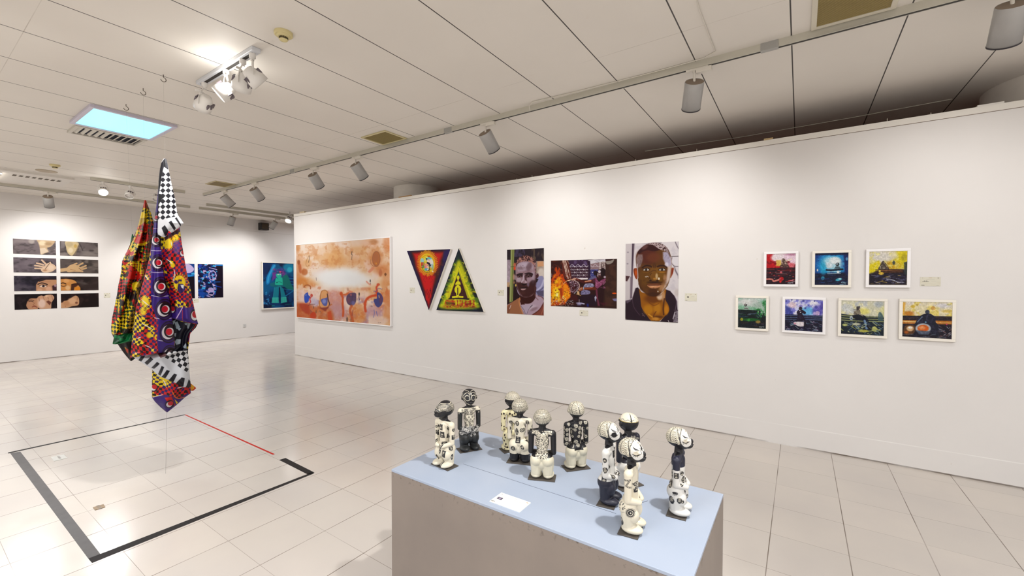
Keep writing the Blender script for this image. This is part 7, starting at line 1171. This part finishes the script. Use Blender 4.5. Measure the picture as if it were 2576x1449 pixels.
class Fig:
    """paints one half (front/back/left/right) at a time in millimetres: a = sideways as seen from that side, z = height"""
    def __init__(s, C, N, base): s.C = C * 1000; s.N = N; s.c = np.tile(np.array(base, float), (len(C), 1)); s.side('f')
    def side(s, k):
        C, N = s.C, s.N; s.k = k
        a, w = {'f': (C[:, 1], N[:, 0]), 'b': (-C[:, 1], -N[:, 0]), 'l': (-C[:, 0], N[:, 1]), 'r': (C[:, 0], -N[:, 1])}[k]
        s.P = np.stack([a, C[:, 2]], 1); s.w = w; s.m = w > .12; return s
    def mask(s, m, col): s.c[m] = col; return s
    def shape(s, fn): 
        p = Paint(s.P, (0, 0, 0)); p.c = s.c.copy(); p.aa = 1.6; fn(p); s.c[s.m] = p.c[s.m]; return s
    def motif(s, a, z, r, kind, ink=K, paper=None, seed=0, asp=1.25):
        def fn(p):
            R = np.random.RandomState((seed + int(a * 7 + z * 3)) % 9999); 
            if kind == 'ring': p.ell(a, z, r, r, ink if paper is None else paper, 1.2); p.ell(a, z, r * .62, r * .62, paper if paper is None else ink, 1.2) if paper is not None else p.ell(a, z, r * .6, r * .6, CR, 1.2); p.ell(a, z, r * .28, r * .28, ink if paper is None else paper, 1.2)
            elif kind == 'dot': p.ell(a, z, r, r * asp, ink, 1.5)
            elif kind == 'flower':
                for k in range(6): q = k * math.pi / 3; p.ell(a + r * .6 * math.cos(q), z + r * .6 * math.sin(q), r * .42, r * .42, paper or CR, 1.1); 
                for k in range(6): q = k * math.pi / 3; p.ell(a + r * .6 * math.cos(q), z + r * .6 * math.sin(q), r * .20, r * .20, ink, 1)
                p.ell(a, z, r * .25, r * .25, ink, 1)
            elif kind in ('patch', 'oval', 'square', 'leaf', 'hatch'):
                if kind == 'square': p.poly([(a - r, z - r * asp), (a + r, z - r * asp), (a + r, z + r * asp), (a - r, z + r * asp)], ink, 1.6)
                elif kind == 'leaf': p.poly([(a, z - r * 1.6), (a + r * .8, z), (a, z + r * 1.6), (a - r * .8, z)], ink, 1.6, 1, True)
                elif kind == 'patch': p.poly([(a + r * (.8 + .4 * R.rand()) * math.cos(q), z + r * asp * (.8 + .4 * R.rand()) * math.sin(q)) for q in np.linspace(0, 5.4, 7)], ink, 1.6)
                else: p.ell(a, z, r, r * asp, ink, 1.6)
                for k in range(int(r * 1.0)):
                    y = z + (R.rand() - .5) * r * 1.5 * asp; x = a + (R.rand() - .5) * r * .4; w = r * (.25 + .3 * R.rand()); p.line([(x - w, y - 1), (x, y + 1.2), (x + w, y - .6)], 1.0, CR, .9, .9)
            elif kind == 'eye':
                for k in range(26): q = 2 * math.pi * k / 26; p.line([(a + r * math.cos(q), z + r * math.sin(q)), (a + r * 1.25 * math.cos(q), z + r * 1.25 * math.sin(q))], 1.2, ink, 1, sm=False)
                p.ell(a, z, r, r, ink, 1.4); p.ell(a, z, r * .76, r * .76, CR, 1.2); p.ell(a, z, r * .60, r * .60, ink, 1.2); p.ell(a + r * .1, z, r * .2, r * .2, CR, 1.2)
            elif kind == 'dots':
                for k in range(34): q = R.rand() * 6.28; d = r * math.sqrt(R.rand()); p.ell(a + d * math.cos(q), z + asp * d * math.sin(q), 1.2, 1.4, ink, .9)
            elif kind == 'zed': p.line([(a - r, z + r), (a + r * .6, z + r * 1.3), (a - r * .6, z - r * .6), (a + r, z - r)], 4.5, ink, 1.4, sm=False); p.line([(a - r, z + r), (a + r * .6, z + r * 1.3), (a - r * .6, z - r * .6), (a + r, z - r)], 1.2, CR, 1, sm=False)
            elif kind == 'bug': p.ell(a, z, r, r * .45, ink, 1.4); p.ell(a + r * .8, z - 1, r * .4, r * .45, ink, 1.2); p.ell(a + r * .85, z - 1, 1.1, 1.1, WH, .8); [p.line([(a - r * .6 + q * r * .4, z), (a - r * .7 + q * r * .4, z - r)], 1.5, ink, 1) for q in range(4)]
        return s.shape(fn)
    def scatter(s, n, box, r, kind, seed=1, gap=1.9, **kw):
        R = np.random.RandomState(seed); pts = []
        for _ in range(n * 30):
            a, z = box[0] + R.rand() * (box[2] - box[0]), box[1] + R.rand() * (box[3] - box[1])
            if all(math.hypot(a - x, z - y) > r * gap for x, y in pts): pts.append((a, z)); s.motif(a, z, r * (.8 + .4 * R.rand()), kind, seed=len(pts), **kw)
            if len(pts) >= n: break
        return s
def all_sides(f, fn):
    for k in 'fblr': f.side(k); f.m = f.w > (.55 if k in 'fb' else .8); fn(f)
def head_paint(kind, seed=0):
    """scratched patterns on the skull, dark lower head, face details"""
    C = HC * 1000; x, y, z = C[:, 0] + 4, C[:, 1], C[:, 2] - 268; phi = np.arctan2(y, x); lat = np.degrees(np.arctan2(z, np.hypot(x, y))); c = np.tile(np.array(K, float), (len(C), 1)); face = C[:, 0] > 24
    def put(m, col): c[m] = col
    if kind == 'hatch':      # bands of fine strokes, zigzags
        up = (lat > -28) & ~face; put(up, CR); t = phi * 22 / math.pi
        band = np.floor((lat + 28) / 17); L = (lat + 28) % 17
        put(up & (band % 2 == 0) & (np.abs((t * 2.2) % 2 - 1) < .55) & (L > 2) & (L < 15), K); put(up & (band % 2 == 1) & (np.abs(((L / 5.5) + np.abs((t * .9) % 2 - 1) * 1.1) % 1.0 - .5) < .23), K); put(up & (L < 1.8), K)
    elif kind == 'zigzag':
        up = (lat > 2) & (C[:, 0] < 30); put(up, CR); t = phi * 5; seg = np.floor(t); fr = t - seg; put(up & ((fr < .06) | (lat < 6)), K); tri = np.abs(fr - .5) * 2
        put(up & (lat > 6) & (np.abs(((lat / 9 + tri * 1.1) % 1) - .5) < .2), K); put(up & (lat > 4) & (lat < 8), CR)
    elif kind == 'panels':   # black ribs and panels with waves
        up = (lat > -22) & ~(C[:, 0] > 30); put(up, CR); t = phi * 3.5 / math.pi + .5 + lat * .004; fr = t - np.floor(t); seg = np.floor(t) % 2
        put(up & (fr < .10), K); put(up & (fr > .16) & (fr < .2), K); put(up & (fr > .92) & (fr < .95), K)
        wv = np.abs(((lat + 9 * np.sin(fr * 12)) / 11) % 1 - .5) < .19; put(up & (fr > .26) & (fr < .86) & wv & (lat < 48), K); put(up & (lat > 58) & (np.abs((lat / 9) % 1 - .5) < .15), K); put(up & (lat < -18), CR)
    elif kind == 'rings':    # black head with pale lines
        for l0 in (8, 24, 40, 56): put((np.abs(lat - l0 - 7 * np.cos(phi * 2)) < 1.6) & ~face, CR)
        put((np.abs(np.abs(phi) - 1.9) < .03) & (lat < 50), CR)
    elif kind == 'bean':
        up = (lat > 8) & (C[:, 0] < 30); put(up, CR); put(up & (np.abs(np.sin(phi * 1.0 + .5)) < .08), K); put(up & (np.abs(lat - 22 - 4 * np.sin(phi * 9)) < 1.6) & (np.sin(phi) > .1), K); q = np.hypot(((phi * 57) % 12) - 6, (lat % 9) - 4.5); put(up & (np.sin(phi) < 0) & (q < 2.1), K); put(up & (lat < 13), (200, 176, 90)); put(up & (lat < 10), K)
    # face side patterns seen in profile
    f = Fig(HC, HN3, K); f.c = c
    if kind in ('panels',):
        for sd, sg in (('r', 1), ('l', -1)):
            f.side(sd); f.shape(lambda p: (p.poly([(sg * 12, 300), (sg * 26, 292), (sg * 40, 268), (sg * 42, 252), (sg * 30, 242), (sg * 18, 246), (sg * 10, 262)], WH, 1.6, 1, True), p.ell(sg * 26, 264, 9, 10, K if seed == 1 else CR, 1.4), p.line([(sg * 16, 262), (sg * 25, 258), (sg * 34, 262)], 2.0, K, 1.2),
                p.line([(sg * 15, 263), (sg * 25, 257), (sg * 36, 262)], 2.2, K, 1.2), [p.line([(sg * (19 + 5 * q), 258.5), (sg * (18 + 5 * q), 253)], 1.1, K, 1) for q in range(3)], [p.line([(sg * (14 + 2 * q), 286 - 1.5 * q), (sg * (22 + 2 * q), 276)], 1.0, K, 1) for q in range(6)], p.line([(sg * 10, 300), (sg * 6, 280), (sg * 10, 255)], 1.6, K, 1.2)))
    if kind == 'mask':
        f.side('f'); f.shape(lambda p: ([p.ell(sg * 15, 268, 12.5, 13, CR, 1.2) for sg in (1, -1)], [p.ell(sg * 15, 268, 10, 11, (60, 60, 62), 1.2) for sg in (1, -1)], [p.line([(sg * 7, 268), (sg * 15, 264), (sg * 23, 268)], 1.6, K, 1) for sg in (1, -1)], [p.ell(sg * 15, 271, 7, 5.5, K, 2) for sg in (1, -1)],
            [p.line([(sg * 4, 276), (sg * 8, 290), (sg * 22, 288), (sg * 32, 274)], 1.6, CR, 1.1) for sg in (1, -1)], [p.line([(sg * 2, 282), (sg * 6, 297), (sg * 22, 297)], 1.5, CR, 1.1) for sg in (1, -1)], [p.line([(sg * 30, 262), (sg * 20, 244), (sg * 5, 234)], 1.8, CR, 1.1) for sg in (1, -1)], p.line([(-14, 241), (0, 236.5), (14, 241)], 3.4, CR, 1.1), [p.line([(q, 238.5), (q, 236)], .8, K, .8) for q in range(-9, 10, 3)]))
        for sd, sg in (('r', 1), ('l', -1)): f.side(sd); f.shape(lambda p: [p.line([(sg * 20, 262 - q), (sg * 2, 275 + q), (sg * -22, 285 - q * 2)], 1.4, CR, 1) for q in (0, 8, -10)])
    if kind == 'lined':
        for sd in 'flr':
            f.side(sd); f.shape(lambda p: [p.line([(-34, 262 + q * 5.2), (-12, 268 + q * 4.6), (6, 264 + q * 5), (34, 272 + q * 3.6)], 1.4, CR, 1, .95) for q in range(7)])
        f.side('f'); f.shape(lambda p: [(p.ell(sg * 15, 266, 10, 6, CR, 1), p.ell(sg * 15, 266, 8, 4, (70, 76, 86), 1), p.line([(sg * 6, 266), (sg * 15, 263), (sg * 24, 268)], 1.2, K, .8)) for sg in (1, -1)]); f.side('b'); f.shape(lambda p: [p.line([(-30, 255 + q * 6), (0, 262 + q * 6), (30, 255 + q * 6)], 1.4, CR, 1) for q in range(8)])
    if kind in ('hatch', 'zigzag', 'bean'):
        f.side('f'); f.shape(lambda p: [(p.ell(sg * 14, 267, 8, 4.5, CR, 1), p.line([(sg * 7, 267), (sg * 14, 264), (sg * 21, 268)], 1.4, K, 1)) for sg in (1, -1)])
    return f.c
def b_dotted(f): f.c[:] = (238, 226, 180); all_sides(f, lambda g: g.scatter(44, (-58, 8, 58, 208), 4.2, 'dot', 4, 2.3, ink=(38, 18, 12)))
def b_rings(f):
    f.c[:] = (38, 40, 40); C = f.C; front = (f.C[:, 0] > -30) & (np.abs(C[:, 1]) < 33) & (C[:, 2] > 118) & (C[:, 2] < 215); f.mask(front, CR); f.side('f'); f.scatter(34, (-32, 122, 32, 206), 5.2, 'ring', 3, 1.9); f.scatter(22, (-46, 88, 46, 120), 5.6, 'ring', 9, 1.75, paper=WH); f.scatter(3, (2, 74, 22, 88), 5.6, 'ring', 5, 2.0, paper=WH); f.mask((C[:, 2] > 196) & (np.abs(C[:, 1]) > 30) & (C[:, 0] > -2), CR); f.scatter(12, (-60, 186, 60, 212), 5.0, 'ring', 12, 2); f.side('b'); f.mask((C[:, 0] < 0) & (np.abs(C[:, 1]) < 26) & (C[:, 2] > 118), CR); f.scatter(24, (-26, 122, 26, 206), 5.2, 'ring', 3, 1.9)
def b_patches(f, low=None, seed=1, base=CR):
    f.c[:] = base
    for k, pts in {'b': [(-8, 190, 10, 'oval'), (-10, 150, 11, 'leaf'), (14, 158, 9, 'ring'), (-4, 112, 12, 'square'), (-26, 72, 11, 'oval'), (-42, 190, 9, 'patch'), (40, 196, 9, 'oval'), (44, 150, 7, 'leaf'), (20, 80, 10, 'patch')],
                   'f': [(-2, 185, 11, 'square'), (6, 150, 12, 'square'), (38, 186, 9, 'patch'), (40, 148, 8, 'oval'), (-42, 150, 8, 'square'), (-46, 176, 7, 'patch'), (14, 108, 11, 'oval'), (-34, 112, 9, 'patch'), (-4, 74, 10, 'leaf'), (24, 66, 12, 'square'), (-22, 40, 9, 'leaf'), (16, 16, 10, 'oval')],
                   'r': [(0, 176, 8, 'oval'), (2, 140, 10, 'patch'), (-14, 160, 6, 'leaf'), (-6, 96, 10, 'square'), (10, 60, 9, 'oval')], 'l': [(0, 180, 8, 'oval'), (0, 145, 9, 'square'), (-4, 90, 10, 'patch'), (0, 50, 9, 'leaf')]}.items():
        f.side(k)
        for i, (a, z, r, kd) in enumerate(pts): f.motif(a, z, r, kd, seed=seed + i, asp=1.1 if kd != 'square' else 1.2)
    if low is not None: f.mask(f.C[:, 2] < low[0], low[1])
def b_petals(f):
    f.c[:] = K; C = f.C; f.mask(C[:, 2] < 99, (240, 231, 204))
    for sd in 'bf':
        f.side(sd); d1, d2, cid = voronoi(f.P @ np.array([[.8, .5], [-.5, .8]]) * [1, 1.7], 12.5, 2); m = f.m & (np.abs(C[:, 1]) < 27 + (C[:, 2] > 196) * 18) & (C[:, 2] > 92) & (C[:, 2] < 212); f.c[m] = CR; f.c[m & (d2 - d1 < .15)] = K; f.c[m & (d1 < .10)] = K
    f.mask((C[:, 2] < 99 - 6 * (np.abs(C[:, 1]) < 22)), (240, 231, 204))
def b_flowers(f):
    f.c[:] = K; C = f.C; all_sides(f, lambda g: g.scatter(24, (-56, 106, 56, 210), 7.6, 'flower', 6, 2.25)); f.mask(C[:, 2] < 90 + 8 * (np.abs(C[:, 1]) > 22), (240, 231, 204))
def b_upper_white(f): b_patches(f, (92, (34, 34, 50)), 7, WH)
def b_dark_top(f):
    f.c[:] = (26, 24, 38); all_sides(f, lambda g: g.scatter(5, (-50, 190, 50, 212), 7, 'flower', 3, 2.4)); f.mask(f.C[:, 2] < 104, WH); f.side('r'); f.motif(0, 100, 6, 'oval')
def b_eye(f):
    f.c[:] = CR; f.side('r')
    for a, z, r, kd in ((2, 172, 11, 'zed'), (20, 160, 7, 'ring'), (-24, 150, 7, 'square'), (-22, 185, 6, 'leaf'), (18, 138, 5, 'square'), (8, 74, 12.5, 'eye'), (-24, 84, 15, 'dots'), (-26, 34, 10, 'oval')): f.motif(a, z, r, kd, asp=1.3)
    f.side('f'); f.motif(10, 170, 8, 'leaf'); f.motif(-10, 140, 8, 'square'); f.side('b'); f.motif(0, 150, 12, 'square'); f.motif(-10, 90, 14, 'dots'); f.motif(15, 60, 9, 'oval'); f.side('l'); f.motif(0, 150, 9, 'patch'); f.motif(0, 70, 12, 'eye')
def b_bugs(f):
    f.c[:] = WH; C = f.C; f.mask((C[:, 2] > 168) & (np.abs(C[:, 1]) > -1), (28, 30, 52)); f.side('r')
    for a, z, r, kd in ((2, 150, 8, 'square'), (-16, 146, 7, 'leaf'), (16, 146, 6, 'leaf'), (20, 122, 8, 'leaf'), (-24, 104, 7, 'oval'), (-4, 84, 9, 'bug'), (12, 60, 9, 'patch'), (-16, 54, 11, 'patch'), (22, 56, 5, 'oval'), (-22, 140, 5, 'patch')): f.motif(a, z, r, kd)
    f.side('b'); f.motif(-12, 150, 8, 'leaf'); f.motif(10, 130, 9, 'patch'); f.motif(-18, 96, 8, 'oval'); f.motif(10, 60, 11, 'patch'); f.side('f'); f.motif(10, 140, 8, 'square'); f.motif(-12, 80, 9, 'bug'); f.motif(14, 50, 8, 'patch'); f.side('l'); f.motif(0, 140, 8, 'square'); f.motif(0, 80, 9, 'bug')
M_CLAY = paint_mat('painted_clay', rough=.5, spec=.4, coat=.15)
M_BASE = mat('base_slab_dark', rgb(74, 68, 62), .55, var=.3, vscale=40)
FIGS = [(-1.392, 1.487, -95, -20, 1.00, lambda f: b_patches(f, None, 3), 'lined', 0, 'cream clay figurine with black patches and lined dark head, leftmost on the plinth'),
        (-1.419, 1.700, -31, -8, 1.02, b_rings, 'mask', 0, 'black clay figurine covered in white rings with a staring carved face'),
        (-1.232, 1.823, 149, 8, .98, b_dotted, 'zigzag', 0, 'cream clay figurine with dark leopard spots, at the back of the plinth'),
        (-1.118, 1.722, 110, -4, 1.0, lambda f: b_patches(f, (44, K), 11), 'hatch', 0, 'cream clay figurine with black feet, standing just before the spotted one'),
        (-.944, 1.637, 113, 0, 1.0, b_petals, 'hatch', 0, 'clay figurine with black arms and petal covered back, at the middle of the plinth'),
        (-.864, 1.815, 140, -6, 1.02, b_flowers, 'panels', 0, 'clay figurine in a black flower printed top, far side of the plinth middle'),
        (-.624, 1.612, 7, 0, 1.04, b_upper_white, 'panels', 1, 'clay figurine with white patterned torso and dark navy hips, facing right'),
        (-.603, 1.782, 152, 0, 1.02, b_dark_top, 'bean', 0, 'dark topped clay figurine partly hidden behind the nearest figurine'),
        (-.488, 1.478, 6, -8, 1.05, b_eye, 'panels', 0, 'cream clay figurine with an eye painted on its thigh, nearest to the camera'),
        (-.376, 1.690, 4, 4, 1.05, b_bugs, 'panels', 0, 'clay figurine with navy shoulders and black bugs on its legs, rightmost on the plinth')]
for x, y, face, hy, k, fn, hk, hs, lab in FIGS:
    t = thing('clay_figurine', lab, 'figurine', (x, y, PH), math.radians(face), 'painted clay figurines')
    bevel(MB().box(-.034, .036, -.060, .060, 0, .0035).build('base_plate', M_BASE, t), .0006)
    f = Fig(BC, BN, CR); fn(f); f.mask((f.C[:, 2] > 214), K); me = BODY.copy(); me.materials.append(M_CLAY); set_pigment(me, f.c, .72)
    o = bpy.data.objects.new('body', me); COL.objects.link(o); o.parent = t; o.location = (0, 0, .0035); o.scale = (1, 1, k)
    hm = HEAD.copy(); hm.materials.append(M_CLAY); set_pigment(hm, head_paint(hk, hs), .72)
    o = bpy.data.objects.new('head', hm); COL.objects.link(o); o.parent = t; o.rotation_euler = (0, 0, math.radians(hy)); o.location = (0, 0, .0035 + .262 * (k - 1) - .012); o.scale = (1.06, 1.06, 1.05)
# caption card on the plinth
t = thing('caption_card', 'white printed caption card lying on the pale blue plinth top', 'caption card', (-1.015, 1.3415, PH), group=None)
def p_pcard(p):
    p.c[:] = (240, 240, 232); G = (176, 176, 168); D = (60, 50, 70); p.ell(8, 12, 2.4, 2.6, (150, 146, 136), 1.4); p.ell(93, 12, 3.4, 3.2, (190, 160, 110), 1.4); p.line([(38, 12), (52, 10), (60, 16)], 2, (216, 170, 150), 1.5, .8); p.line([(44, 15), (56, 15)], 1.6, (150, 160, 150), 1.2, .6, sm=False)
    r = np.random.RandomState(4)
    for y, x0, x1 in ((28, 14, 80), (50, 34, 60), (60, 44, 84), (66, 50, 76)):
        x = x0
        while x < x1: w = 3 + 6 * r.rand(); p.line([(x, y), (min(x + w, x1), y)], 2.2 if y < 40 else 1.5, G, 1.3, .9 if y < 40 else .5, sm=False); x += w + 2.4
    p.poly([(8, 42), (24, 42), (24, 62), (8, 62)], D, 1.5); p.poly([(12, 46), (20, 46), (19, 56), (11, 57)], (196, 184, 206), 2, .9); p.line([(14, 50), (18, 48)], 1.4, D, 1); p.line([(3, 90), (12, 88)], 4, (70, 60, 56), 1.6, .9, sm=False); p.line([(6, 95), (12, 95)], 2, (180, 90, 80), 1.4, .8, sm=False); p.line([(16, 95), (30, 95)], 1.4, G, 1.2, .7, sm=False); p.line([(80, 92), (94, 92)], 1.8, G, 1.3, .8, sm=False)
nx, ny = 70, 46; u, v = np.meshgrid(np.linspace(0, 1, nx), np.linspace(0, 1, ny)); u = u.ravel(); v = v.ravel()
p = Paint(np.stack([u * 100, v * 100], 1)); p.aa = 1.5; p_pcard(p)
MB().box(0, .143, 0, .082, 0, .0022).build('card_stock', mat('card_white', rgb(236, 236, 230), .5), t)
me = grid_mesh('printed_face', np.stack([u * .143, (1 - v) * .082, np.full_like(u, .0026)], 1), nx, ny); me.flip_normals(); me.materials.append(M_PHOTO); set_pigment(me, p.c, .85)
o = bpy.data.objects.new('printed_face', me); COL.objects.link(o); o.parent = t
